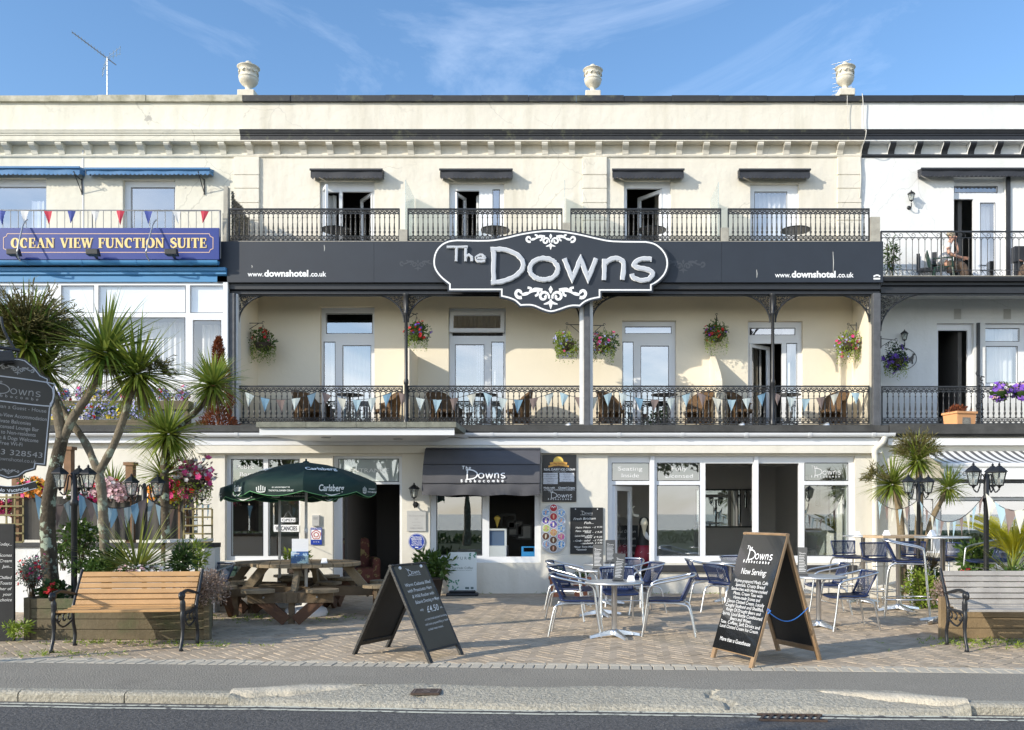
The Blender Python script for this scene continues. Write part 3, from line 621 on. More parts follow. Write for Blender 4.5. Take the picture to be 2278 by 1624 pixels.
# rooms behind
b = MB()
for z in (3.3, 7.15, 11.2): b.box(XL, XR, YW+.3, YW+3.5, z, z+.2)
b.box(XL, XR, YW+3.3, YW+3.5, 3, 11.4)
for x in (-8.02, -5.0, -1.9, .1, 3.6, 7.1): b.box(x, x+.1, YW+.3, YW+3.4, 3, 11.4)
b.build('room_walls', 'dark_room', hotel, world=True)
# posts, beam, spandrels
zb0, zb1 = 6.75, 7.02
b = MB(); b.extrude_x(X(500, YS), X(1962, YS), [(YB+.12, zb0), (YB-.08, zb0), (YB-.08, zb0+.07), (YB-.16, zb0+.10), (YB-.16, zb1), (YB+.12, zb1)]); b.build('beam', 'black_paint', hotel, world=True)
for u0, u1, m in ((509, 524, 'post_grey'), (1299, 1312, 'post_grey'), (1941, 1957, 'post_grey')):
    b = MB(); yy = YB-.12; b.box(X(u0, yy), X(u1, yy), yy-.07, yy+.08, 3.05 if u0 != 1299 else 3.3, zb0); b.build('square_post', m, hotel, world=True, bevel=.008)
for u0, u1 in ((524.5, 529), (1312.3, 1317)):
    b = MB(); b.box(X(u0, YB-.05), X(u1, YB-.05)+.02, YB-.1, YB+.1, 3.62, zb0); b.build('post_lining', 'white_paint', hotel, world=True)
b = MB(); b.box(X(1289, YB), X(1298, YB), YB-.14, YB+.02, 3.62, zb0-.02); b.build('post_lining', 'white_paint', hotel, world=True)
for u in (903.5, 1719):
    b = MB(); x = X(u, YB-.08); b.lathe([(.07, zf1), (.07, zf1+.1), (.045, zf1+.14), (.045, zf1+.95), (.06, zf1+.98), (.06, zf1+1.05), (.042, zf1+1.1), (.038, zb0-.5), (.055, zb0-.47), (.055, zb0-.43), (.042, zb0-.4), (.06, zb0-.08), (.085, zb0-.03), (.085, zb0)], (x, YB-.08, 0), 12); b.build('iron_column', 'iron', hotel, world=True)
for u, m, wd, ht in ((531, 1, .75, .66), (899, -1, .72, .66), (908, 1, .72, .66), (1290, -1, .55, .66), (1317, 1, .8, .62), (1713, -1, .72, .66), (1725, 1, .72, .66), (1934, -1, .8, .66)):
    spandrel(hotel, X(u, YB), zb0, wd, ht, m)
b = MB()
for a, c in ((531, 899), (908, 1290), (1317, 1713), (1725, 1934)): b.box(X(a, YB), X(c, YB), YB-.012, YB+.012, zb0-.035, zb0)
b.build('arch_rail', 'iron', hotel, world=True)
for a, c in ((529, 895), (908, 1291), (1316, 1713), (1725, 1933)): baluster_rail(X(a, YB), X(c, YB), zf1+.02, Z(859, YB), YB, .134).build('balcony_railing', 'iron', hotel, world=True)
for a, c in ((511, 888), (908, 1250), (1270, 1603), (1620, 1933)): baluster_rail(X(a, YB), X(c, YB), 8.04, Z(465, YB), YB, .118).build('balcony_railing', 'iron', hotel, world=True)
for a, c, v in ((889, 907, 512), (1252, 1269, 497), (1603, 1620, 508), (1935, 1956, 484), (497, 508, 476)):
    b = MB(); b.box(X(a, YB), X(c, YB), YB-.06, YB+.12, zf2-.5, Z(v, YB)); b.build('pier', 'concrete', hotel, world=True)
b = MB(); M = Matrix(((0, 0, 1, X(499, YB)), (1, 0, 0, 0), (0, 1, 0, 0), (0, 0, 0, 1))); b.prism([(YB-.05, zf2), (YB-.05, 9.35), (YB+.1, 9.35), (YB+.1, zf2)], M, .1); b.build('pier', 'concrete', hotel, world=True)
# pierced screen at the left end, glass screens between the balconies
b = MB(); x = X(512, YB)
for i in range(9):
    for k in range(12):
        y0, z0 = YB+.1+i*.145, zf2+k*.145
        if z0+.1 > 9.3-(y0-YB)*.25: continue
        for dy, dz in ((.07, .07), (-.07, .07), (.07, -.07), (-.07, -.07), (.1, 0), (0, .1)): b.beam((x, y0+.07-dy*.9, z0+.07-dz*.9), (x, y0+.07+dy*.9, z0+.07+dz*.9), .03, .022)
b.build('pierced_screen', 'concrete', hotel, world=True)
for x, zt in ((-4.02, 9.55), (-.17, 9.55), (3.55, 9.5)):
    b = MB(); b.box(x-.008, x+.008, YB+.08, YW-.02, zf2+.3, zt); b.build('glass_screen', 'glass_screen', hotel, world=True)
b = MB(); M = lambda x: Matrix(((0, 0, 1, x), (1, 0, 0, 0), (0, 1, 0, 0), (0, 0, 0, 1)))
b.prism([(YB+.15, zf1), (YB+.15, 5.5), (YW+.01, 5.5), (YW+.01, zf1)], M(-4.06), .12); b.build('party_screen', 'cream_first', hotel, world=True)
b = MB(); b.prism([(YB+.2, zf1), (YB+.2, 4.72), (YB+.5, 5.0), (YW+.01, 5.55), (YW+.01, zf1)], M(3.52), .14); b.build('party_screen', 'cream_first', hotel, world=True)
# ---- ground floor extension
GX0, GX1 = X(440, YG), X(1958, YG); zr = 3.02
def RG(u0, v0, u1, v1): return rect(u0, v0, u1, v1, YG)
WA, WE, WB, WC = RG(500, 1012, 668, 1247), RG(740, 1014, 894, 1321), RG(956, 1085, 1203, 1252), RG(1352, 1014, 1902, 1252)
WE = (WE[0], WE[1], 0.0, WE[3]); WCd = (WC[0], X(1452, YG), 0.0, WC[3])
b = MB(); b.panel(GX0, GX1, -.02, zr-.1, YG, YG+.3, [WA, WE, WB, WC, WCd]); b.build('ground_wall', 'cream_ground', hotel, world=True)
mat('plinth', (.035, .036, .04), .7, bs=20)
for a, c in ((455, 700), (956, 1222), (1455, 1905)): b = MB(); b.box(X(a, YG), X(c, YG), YG-.07, YG+.01, Z(1272, YG), Z(1257, YG))
b.build('sill', 'plinth', hotel, world=True, bevel=.01)
b = MB(); b.box(GX0, GX1+.1, YG-.1, YB, zr-.1, zr+.06); b.build('flat_roof', 'roof_felt', hotel, world=True)
b = MB(); b.box(GX0, GX1+.1, YG-.16, YG-.10, zr-.02, zr+.10); b.build('roof_edge', 'roof_felt', hotel, world=True)
b = MB(); b.box(GX0, GX1, YG-.13, YG-.001, Z(990, YG-.13), Z(974, YG-.13)); b.build('fascia', 'upvc', hotel, world=True)
b = MB(); b.box(GX0, GX1, YG-.12, YG, Z(992, YG)-.14, Z(992, YG)); b.build('frieze', 'cream_ground', hotel, world=True)
b = MB(); yy = YG-.2; z = Z(963.5, yy); x0, x1 = X(440, yy), X(1990, yy)
vs = [(yy+.065*math.cos(a), z-.075*math.sin(a)) for a in [math.pi*k/8 for k in range(9)]]
b.extrude_x(x0, x1, vs)
x = x0+.7
while x < x1: b.extrude_x(x, x+.06, [(yy+.075*math.cos(a), z+.003-.086*math.sin(a)) for a in [math.pi*k/8 for k in range(9)]]); x += 1.17
b.build('gutter', 'upvc', hotel, world=True)
b = MB(); x = X(1946, YG-.1); yy = YG-.12
b.tube(smooth([(x+.15, yy-.08, z-.06), (x+.12, yy-.06, z-.16), (x, yy, z-.30), (x, yy, z-.45)], 4)+[(x, yy, .05)], .055, 12); b.build('downpipe', 'cream_ground', hotel, world=True)
# entrance canopy
CX0, CX1 = X(577, 14.95), X(1011, 14.95); yc = 14.95; zc0, zc1 = Z(968, yc), Z(951, yc)
b = MB(); b.mesh([(CX0, yc, zc0), (CX1, yc, zc0), (CX1-.5, YG, zc0+.0), (CX0+.5, YG, zc0), (CX0, yc, zc1), (CX1, yc, zc1), (CX1-.5, YG, zc1), (CX0+.5, YG, zc1)], [(3, 2, 1, 0), (4, 5, 6, 7), (0, 1, 5, 4), (1, 2, 6, 5), (3, 0, 4, 7), (2, 3, 7, 6)]); b.build('canopy', 'upvc', hotel, world=True)
b = MB(); xx = CX0-.04
for k in range(4): b.box(xx+.004, xx+(CX1-CX0+.08)/4-.004, yc-.06, YG, zc1, zc1+.09); xx += (CX1-CX0+.08)/4
b.build('canopy_slab', 'slab_edge', hotel, world=True)
for x in (-4.3, -3.1, -1.9):
    b = MB(); b.lathe([(.075, -.012), (.09, 0), (.05, 0.001)], (x, 15.7 if x == -3.1 else 15.4, zc0-.002), 14); b.build('downlight', 'galv', hotel, world=True)
# ground floor windows
window(hotel, 'window', WA, [RG(511, 1022, 580, 1236), RG(594, 1022, 660, 1236)], YG+.1, cur=None, gl='glass_shop')
window(hotel, 'entrance_doorway', WE, [RG(751, 1021, 884, 1070)], YG+.1, holes=[(X(758, YG), X(887, YG), 0, Z(1077, YG))], gl='glass_ext')
window(hotel, 'window', WB, [RG(970, 1095, 1070, 1235)], YG+.1, gl='glass_shop', holes=[RG(1087, 1095, 1189, 1239)])
window(hotel, 'window', WC, [RG(1363, 1030, 1444, 1068), RG(1464, 1030, 1557, 1068), RG(1464, 1080, 1557, 1236), RG(1794, 1030, 1889, 1068), RG(1794, 1080, 1889, 1236)], YG+.1,
       gl='glass_shop', holes=[(X(1363, YG), X(1446, YG), -.1, Z(1078, YG)), RG(1571, 1030, 1677, 1237), RG(1687, 1030, 1780, 1237)])
leafdoor(hotel, X(1366, YG), YG+.12, .05, Z(1080, YG), .78, R(62), 'open_door', 1, .09)
for u in (1452, 1684): b = MB(); b.box(X(u-5, YG), X(u+5, YG), YG+.04, YG+.1, WC[2], WC[3]); b.build('mullion', 'upvc', hotel, world=True, bevel=.01)
# café interior
b = MB(); yb_ = YG+6.5
b.box(X(1330, YG), 5.3, yb_, yb_+.1, 0, 2.8); b.box(5.3, 5.4, YG+.3, yb_, 0, 2.8); b.box(.45, .55, YG+.3, yb_, 0, 2.8); b.build('cafe_wall', 'room_grey', hotel, world=True)
b = MB(); b.box(.4, 5.4, YG+.3, yb_, 2.68, 2.8)
for i in range(1, 9): b.box(.45, 5.3, YG+.3+i*.75, YG+.315+i*.75, 2.672, 2.681)
for i in range(1, 8): b.box(.45+i*.62, .465+i*.62, YG+.3, yb_, 2.671, 2.681)
b.build('cafe_ceiling', 'room_ceiling', hotel, world=True)
b = MB(); b.box(-7, 5.4, YG+.3, yb_, -.05, .0); b.build('cafe_floor', 'cafe_floor', hotel, world=True)
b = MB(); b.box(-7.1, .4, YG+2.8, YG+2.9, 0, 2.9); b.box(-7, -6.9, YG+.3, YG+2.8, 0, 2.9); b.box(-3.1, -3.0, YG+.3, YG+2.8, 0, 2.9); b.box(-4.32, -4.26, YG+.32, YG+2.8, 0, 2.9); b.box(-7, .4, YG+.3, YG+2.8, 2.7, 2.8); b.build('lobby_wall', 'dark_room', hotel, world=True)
bar = MB(); bar.box(-6.3, -4.4, YG+1.3, YG+1.4, 0, 2.6); mat('bar_brown', (.40, .36, .28), .9, nz=2, na=.3); bar.build('bar_wall', 'bar_brown', hotel, world=True)

# ---------------------------------------------------------------- left neighbour
left = thing('blue_trim_building', 'cream terraced building with blue trim and glazed upper room, left of the hotel', 'building', (-9, YG, 0))
WL = [rect(-30, 396, 103, 600, YW), rect(273, 400, 390, 600, YW)]
top_storey(left, -420, 543, 'cream_old', 'cream_old', 'coping_moss', WL)
corbels(left, [-52, 8, 68, 128, 188, 248, 308, 369, 430, 490], 'cream_old')
window(left, 'window', WL[0], [rect(-22, 413, 98, 590, YW)], YW+.12, cur=[(X(50, YW), X(80, YW), 7.3, 9.6, 'net')])
window(left, 'window', WL[1], [rect(287, 414, 383, 590, YW)], YW+.12)
b = MB(); b.box(-19, XL-.25, YW+3.2, YW+3.3, 3, 11.4); b.box(-19, XL-.25, YW+.3, YW+3.2, 6.9, 7.0); b.box(-19, XL-.25, YW+.3, YW+3.2, 11.2, 11.3); b.box(-11.7, -11.6, YW+.3, YW+3.2, 7, 11); b.build('room_walls', 'dark_room', left, world=True)
b = MB(); b.box(X(185, YW)-.012, X(185, YW)+.012, YW-.012, YW-.004, 7.1, Z(290, YW)-.5); b.build('wall_crack', 'galv', left, world=True)
YL = 21.0
fz = [rect(137, 636, 208, 695, YL), rect(220, 636, 412, 695, YL), rect(424, 636, 496, 695, YL), rect(0, 636, 110, 695, YL), rect(-140, 636, -12, 695, YL),
      rect(137, 707, 208, 833, YL), rect(220, 707, 411, 833, YL), rect(430, 713, 491, 832, YL), rect(0, 707, 110, 833, YL), rect(-140, 707, -12, 833, YL)]
fr = rect(-400, 628, 507, 846, YL)
window(left, 'window', fr, fz, YL, gl='glass_soft', label='wide white glazed front over the flower bed', cur=[(r[0], r[1], r[2], r[3], 'net') for r in fz[5:]], behind=.5)
b = MB()
for r in fz[:5]: b.face(((r[0]-.05, YL+.09, r[2]-.02), (r[1]+.05, YL+.09, r[2]-.02), (r[1]+.05, YL+.09, r[3]), (r[0]-.05, YL+.09, r[3])))
b.build('paper_blind', 'blind', left, world=True)
b = MB(); b.box(-19, XL-.3, YL+2.2, YL+2.3, 3, 7.1); b.box(-19, XL-.3, YL+.1, YL+2.3, 7.0, 7.1); b.box(-19, XL-.3, YL+.1, YL+2.3, 3.2, 3.4); mat('lounge_pale', (.55, .56, .58), .9); b.build('lounge_walls', 'lounge_pale', left, world=True)
b = MB(); x0, x1 = -19, X(507, YL)
for k in range(4): b.box(x0, x1, YL+.02+.008*k, YL+.06, Z(846, YL)-.28+.07*k*0-.0+(k-3)*.0+(-.07*(3-k)), Z(846, YL)-.002-.07*(3-k)-.21+.21) if False else b.box(x0, x1, YL+.015, YL+.05, Z(846, YL)-.08*(k+1)+.006, Z(846, YL)-.08*k)
b.build('cladding', 'white_paint', left, world=True)
b = MB(); b.box(x0, x1, YL+.05, YL+.12, 3.0, Z(846, YL)); b.build('lower_wall', 'white_paint', left, world=True)
b = MB(); y = YL-.05; zz = lambda v: Z(v, y)
b.extrude_x(x0, x1, [(y+.05, zz(627)), (y, zz(627)), (y, zz(614)), (y-.05, zz(611)), (y-.05, zz(607)), (y-.1, zz(604)), (y-.1, zz(597)), (y+.05, zz(597))]); b.build('fascia', 'blue_paint', left, world=True)
b = MB(); gy_ = y-.2; vs = [(gy_+.075*math.cos(a), zz(586)-.1*math.sin(a)) for a in [math.pi*k/8 for k in range(9)]]; b.extrude_x(x0, X(486, gy_), vs)
x = X(60, gy_)
while x < X(480, gy_): b.extrude_x(x, x+.05, [(gy_+.083*math.cos(a), zz(586)-.11*math.sin(a)) for a in [math.pi*k/8 for k in range(9)]]); x += 1.28
b.build('gutter', 'blue_paint', left, world=True)
b = MB(); b.box(x0, X(486, y), y-.12, YW, zz(587), zz(580)); b.build('balcony_floor', 'concrete', left, world=True)
b = MB(); b.box(X(498, YL), X(508, YL), YL-.05, YL+.05, 3.05, zz(628)); b.build('corner_post', 'upvc', left, world=True)
b = MB(); yr = YL-.05; b.tube([(x0, yr, Z(467, yr)), (X(490, yr), yr, Z(468, yr))], .014, 6); u = -28
while u < 492: b.tube([(X(u, yr), yr, Z(467, yr)), (X(u, yr), yr, Z(560, yr))], .009, 5, False); u += 17.2
b.tube([(X(490, yr), yr, Z(468, yr)), (X(490, yr), yr, Z(575, yr))], .02, 6); b.tube([(X(205, yr), yr, Z(468, yr)), (X(205, yr), yr, Z(575, yr))], .02, 6)
b.build('balcony_railing', 'galv_rail', left, world=True)
LX1 = GX0
WLg = [RG(150, 1085, 172, 1200), RG(385, 1040, 440, 1190)]
b = MB(); b.panel(-19, LX1, -.02, zr-.1, YG, YG+.3, WLg); b.build('ground_wall', 'cream_ground', left, world=True)
window(left, 'window', WLg[0], [RG(153, 1089, 169, 1197)], YG+.1); window(left, 'window', WLg[1], [RG(390, 1046, 436, 1185)], YG+.1)
b = MB(); b.box(-19, LX1, YG+1.2, YG+1.3, 0, 2.9); b.build('room_walls', 'dark_room', left, world=True)
b = MB(); b.box(-19, LX1, YG-.1, YL, zr-.1, zr+.06); b.box(-19, LX1, YG-.16, YG-.1, zr-.02, zr+.1); b.build('flat_roof', 'roof_felt', left, world=True)
b = MB(); b.box(-19, LX1, YG-.13, YG-.001, Z(985, YG-.13), Z(970, YG-.13)); b.build('fascia', 'upvc', left, world=True)
b = MB(); yy = YG-.2; vs = [(yy+.065*math.cos(a), Z(964, yy)-.055*math.sin(a)) for a in [math.pi*k/8 for k in range(9)]]; b.extrude_x(-19, X(440, yy), vs); b.build('gutter', 'upvc', left, world=True)

# ---------------------------------------------------------------- right neighbour
right = thing('white_building', 'white terraced building with black cornice and scrolled iron balcony rail, right of the hotel', 'building', (8.6, YG, 0))
WR = [rect(2122, 394, 2238, 620, YW)]
top_storey(right, 1915, 2700, 'white_render', 'black_paint', 'black_paint', WR, 'black_paint')
corbels(right, [1925+59.5*i for i in range(8)], 'white_render', 'black_paint')
ws = RW
window(right, 'balcony_door', (WR[0][0], WR[0][1], 7.0, WR[0][3]), [ws(2128, 411, 2223, 424), ws(2186, 448, 2218, 612)], YW+.12, holes=[ws(2124, 439, 2170, 640)], cur=[(*ws(2196, 448, 2216, 600)[:2], 7.1, Z(448, YW), 'curtain')])
b = MB(); b.box(X(2238, YW), X(2246, YW), YW-.05, YW+.02, 7.1, Z(394, YW)); b.build('drainpipe', 'black_paint', right, world=True)
RX0 = 7.42; RXE = 17
D5, W6 = RW(2084, 719, 2166, 960), RW(2192, 719, 2330, 860); D5 = (D5[0], D5[1], zf1, D5[3])
b = MB(); b.panel(RX0, RXE, 3.0, 7.1, YW, YW+.3, [D5, W6]); b.build('wall', 'white_render', right, world=True)
window(right, 'balcony_door', D5, [], YW+.12, holes=[(X(2091, YW), X(2157, YW), zf1, Z(733, YW))])
window(right, 'window', W6, [ws(2196, 729, 2272, 757), ws(2199, 769, 2268, 850), ws(2285, 729, 2325, 850)], YW+.12, cur=[(X(2200, YW), X(2268, YW), 3.9, 6.3, 'net')])
b = MB(); b.box(X(2172, YW), X(2178, YW), YW-.06, YW, zf1, Z(719, YW)); b.build('drainpipe', 'black_paint', right, world=True)
b = MB(); b.box(RX0, RXE, YB-.1, YW+.01, 6.95, 7.08); b.build('balcony_slab', 'white_render', right, world=True)
b = MB(); b.extrude_x(X(1958, YB), RXE, [(YB+.1, 6.78), (YB-.06, 6.78), (YB-.06, 6.93), (YB-.12, 6.96), (YB-.12, 7.02), (YB-.22, 7.03), (YB-.24, 7.1), (YB-.24, 7.13), (YB+.1, 7.14)]); b.build('beam', 'black_paint', right, world=True)
b = MB(); b.box(X(1958, YB), RXE, YB-.25, YB+.02, 7.135, 7.15); b.build('gutter_rim', 'concrete', right, world=True)
b = MB(); b.box(RX0, RXE, YB-.1, YW+.3, 3.3, zf1); b.extrude_x(RX0, RXE, [(YB, 3.3), (YB-.13, 3.3), (YB-.13, 3.47), (YB-.17, 3.5), (YB-.17, 3.60), (YB-.10, 3.62)]); b.build('balcony_edge', 'black_old', right, world=True)
b = MB()
for z in (3.3, 7.1, 11.2): b.box(RX0, RXE, YW+.3, YW+3.3, z-.1, z)
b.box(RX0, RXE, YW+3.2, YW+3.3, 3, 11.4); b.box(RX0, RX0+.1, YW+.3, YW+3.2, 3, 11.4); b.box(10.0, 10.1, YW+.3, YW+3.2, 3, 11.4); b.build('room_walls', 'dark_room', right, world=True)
baluster_rail(X(1960, YB), RXE-2, 7.17, Z(515, YB), YB, .152, 'scroll').build('balcony_railing', 'iron', right, world=True)
baluster_rail(X(1962, YB), RXE-2, zf1+.02, Z(860, YB), YB, .134).build('balcony_railing', 'iron', right, world=True)
b = MB(); b.tube([(X(2094, YB), YB, 7.15), (X(2094, YB), YB, Z(514, YB))], .022, 6); WM_ = b.build('railing_post', 'iron', right, world=True)
b = MB(); bz = X(2181, YB-.05)
for k in range(9): sp = spiral(bz+.05*math.sin(k*2.1), 3.8+k*.13, .075, .02, k, k+5, 8); b.tube([(q.x, YB-.05, q.y) for q in sp], .014, 4, False)
b.tube([(bz, YB-.05, 3.6), (bz+.02, YB-.05, 4.8)], .014, 5); b.build('railing_post', 'iron', right, world=True)
spandrel(right, X(1959, YB), 6.78, 1.15, .9, 1)
b = MB(); b.box(X(1960, YB), RXE, YB-.012, YB+.012, 6.735, 6.78); b.build('arch_rail', 'iron', right, world=True)
mat('vent_grey', (.5, .5, .48), .8)
for u in (2130, 2240.5):
    b = MB(); x, z = X(u, YW), Z(699, YW); b.panel(x-.09, x+.09, z-.13, z+.13, YW-.015, YW-.001, [(x-.08+.022*i, x-.068+.022*i, z-.115+.03*k, z-.1+.03*k) for i in range(8) for k in range(8)]); b.build('air_vent', 'vent_grey', right, world=True)
# ground floor shopfront
WRg = RG(2020, 1068, 2700, 1238); WRg = (WRg[0], 14, .75, 2.15)
b = MB(); b.panel(GX1, 14, -.02, zr-.1, YG, YG+.3, [WRg]); b.build('ground_wall', 'cream_ground', right, world=True)
xs = [WRg[0]+.06, X(2078, YG), X(2098, YG), X(2290, YG), X(2310, YG), 13.9]
window(right, 'window', WRg, [(xs[0], xs[1], .8, 1.75), (xs[2], xs[3], .8, 1.72), (xs[2], xs[3], 1.80, 2.1), (xs[4], xs[5], .8, 1.72)], YG+.08, gl='glass_pane')
b = MB(); b.box(6.2, 14, YG+3, YG+3.1, 0, 2.8); b.box(5.6, 14, YG+.3, YG+3, 2.5, 2.6); b.box(5.6, 14, YG+.3, YG+3, -.05, 0); mat('blue_grey_room', (.20, .24, .30), .9); b.build('shop_room', 'blue_grey_room', right, world=True)
b = MB(); b.box(GX1+.12, 14, YG-.1, YB, zr-.1, zr+.06); b.box(GX1+.12, 14, YG-.18, YG-.1, zr-.06, zr+.12); b.build('flat_roof', 'roof_felt', right, world=True)
b = MB(); b.box(GX1+.1, 14, YG-.15, YG-.001, Z(990, YG-.15), Z(975, YG-.15)); b.build('fascia', 'white_paint', right, world=True)
mat('sill_dark', (.12, .12, .125), .6); b = MB(); b.box(X(2100, YG), 14, YG-.25, YG+.02, .70, .76); b.build('sill', 'sill_dark', right, world=True)
# ================================================================ SIGNS ON THE FACADES
t = thing('fascia_sign', 'long charcoal fascia board with web addresses under the top balconies', 'sign', (0, YS, 7.0))
b = MB(); us = [483, 832, 1180, 1605, 1965]
for a, c in zip(us, us[1:]): b.box(X(a, YS)+.002, X(c, YS)-.002, YS, YS+.06, Z(628, YS), Z(537, YS))
b.build('board', 'sign_grey', t, world=True)
b = MB(); b.box(X(484, YS), X(1964, YS), YS+.06, YB+.0, Z(627, YS), Z(624, YS)); b.build('backing', 'black_paint', t, world=True)
b = MB()
for u0, v in ((551, 615), (1724, 617)):
    M = frame(X(u0, YS), YS, Z(v, YS)); k = YS/F
    b.text('www.', .17, M, 'L', bold=.012, fit=35*k); b.text('downshotel', .215, frame(X(u0+37, YS), YS, Z(v, YS)), 'L', bold=.035, fit=98*k); b.text('.co.uk', .17, frame(X(u0+138, YS), YS, Z(v, YS)), 'L', bold=.02, fit=37*k)
M = frame(X(1943, YS), YS, Z(620, YS)); b.seg.append((len(b.v), len(b.f))); b.stroke([(0, 0), (.16, 0)], .04, M, .003); b.stroke(smooth([(0, .05), (.06, .08), (.11, .08), (.16, .05)], 3), .035, M, .003)
b.lines('lettering', 'letter_white', t, world=True)
for u, v, s_ in ((930, 588, .2), (1520, 590, .24)): b = MB(); flourish(b, frame(X(u, YS), YS, Z(v, YS)), s_); b.build('faded_ornament', 'letter_dim', t, world=True)
mat('dropping', (.5, .5, .48), .8); b = MB()
for u, v, h in ((721, 545, 14), (1853, 560, 50), (1683, 600, 18), (560, 590, 6)): b.stroke([(0, 0), (.012, -h*.5*YS/F), (.004, -h*YS/F)], [.012, .018, .008], frame(X(u, YS), YS, Z(v, YS)), .002)
b.build('bird_dropping', 'dropping', t, world=True)
# the shaped name board
yo = YS-.10; k = yo/F; O = frame(X(1227, yo), yo, Z(604, yo))
def oz(zx, zy): return ((zx*.2422+952-1227)*k, (604-507-zy*.2422)*k)
ol = [(205, 570), (205, 520)]+[(p.x, p.y) for p in smooth([(205, 520), (120, 450), (68, 370), (62, 290), (85, 215), (135, 160), (200, 130), (270, 121)], 4)][1:]+[(p.x, p.y) for p in smooth([(270, 121), (550, 124), (700, 103), (850, 67), (1000, 43), (1110, 36), (1250, 45), (1400, 70), (1550, 104), (1700, 130), (2000, 135)], 3)][1:]+[(p.x, p.y) for p in smooth([(2000, 135), (2080, 155), (2145, 205), (2185, 270), (2195, 345), (2170, 425), (2110, 490), (2045, 527)], 4)][1:]+[(2045, 575), (1575, 575), (1575, 640)]+[(p.x, p.y) for p in smooth([(1575, 640), (1500, 655), (1440, 680), (1393, 718)], 3)][1:]+[(p.x, p.y) for p in smooth([(1393, 718), (1330, 716), (1275, 727), (1210, 750), (1130, 770), (1050, 748), (985, 720), (930, 710), (853, 713)], 3)][1:]+[(p.x, p.y) for p in smooth([(853, 713), (805, 670), (745, 645), (680, 630)], 3)][1:]+[(680, 570)]
op = [Vector(oz(*p)) for p in ol]
def offset(pl, d):
    m = len(pl); ar = sum(pl[i].x*pl[(i+1) % m].y-pl[(i+1) % m].x*pl[i].y for i in range(m)); sg = 1 if ar > 0 else -1; o = []
    for i in range(m):
        a, p, c = pl[i-1], pl[i], pl[(i+1) % m]; d1, d2 = (p-a).normalized(), (c-p).normalized(); n1, n2 = Vector((d1.y, -d1.x)), Vector((d2.y, -d2.x)); n = n1+n2
        n = n.normalized() if n.length > 1e-4 else n1; o.append(p+n*sg*d/max(.6, n.dot(n1)))
    return o
t = thing('name_board', 'large shaped charcoal board with raised silver name and white scrollwork', 'sign', (0, yo, 6.7))
big = offset(op, .055); b = MB()
n_ = len(big); T = lambda p, z: O @ Vector((p.x, p.y, z))
me_poly = [tuple(p) for p in big]; b.prism(me_poly, O, .05); b.build('board', 'sign_grey', t, world=True, bevel=.0)
b = MB(); b.stroke(op, .035, O, .0535, closed=True); b.build('border', 'letter_white', t, world=True)
for zy_, s_ in ((118, .27), (622, .39)): b = MB(); flourish(b, O @ Matrix.Translation((*oz(1128, zy_), 0)), s_, .054); b.build('scrollwork', 'letter_white', t, world=True)
Lt = {'T': [[(178, 186), (370, 186)], [(268, 186), (263, 318)]], 'h': [[(352, 190), (350, 318)], [(352, 275), (380, 258), (407, 278), (408, 318)]], 'e': [[(448, 288), (525, 288), (505, 262), (475, 260), (447, 285), (452, 310), (485, 320), (530, 312)]],
 'D': [[(606, 205), (606, 505)], [(578, 210), (690, 208), (800, 245), (868, 310), (868, 385), (800, 455), (690, 500), (582, 512)]], 'o': [[(1065+128*math.cos(R(a)), 388+98*math.sin(R(a))) for a in range(0, 360, 20)]],
 'w': [[(1254, 292), (1325, 478), (1402, 296), (1470, 478), (1543, 290)]], 'n': [[(1622, 296), (1616, 490)], [(1622, 335), (1685, 296), (1755, 296), (1796, 345), (1785, 488)]], 's': [[(2052, 298), (1960, 296), (1893, 335), (1912, 372), (2000, 388), (2060, 425), (2030, 475), (1960, 492), (1888, 468), (1872, 432)]]}
for m, wk, z0, d, wm in (('letter_white', 1.0, .052, .045, 'letter_edge'), ('letter_grey', .74, .094, .022, 'letter')):
    random.seed(3)
    for ch in 'TheDowns':
        b = MB()
        for i, pl in enumerate(Lt[ch]):
            wd = (.060 if ch in 'The' else .112)*wk
            pts = smooth([oz(*p) for p in pl], 4, ch == 'o') if len(pl) > 4 and ch not in 'w' else [Vector(oz(*p)) for p in pl]
            if len(pl) == 2:
                a, c = pts; pts = [a.lerp(c, q/6) for q in range(7)]
            elif ch == 'w':
                pts = [pts[j].lerp(pts[j+1], q/5) for j in range(4) for q in range(5)]+[pts[-1]]
            b.stroke(pts, wd, O, z0+i*.002, d, closed=(ch == 'o'), jag=.009 if ch not in 'The' else .004)
        b.build(wm, m, t, world=True)
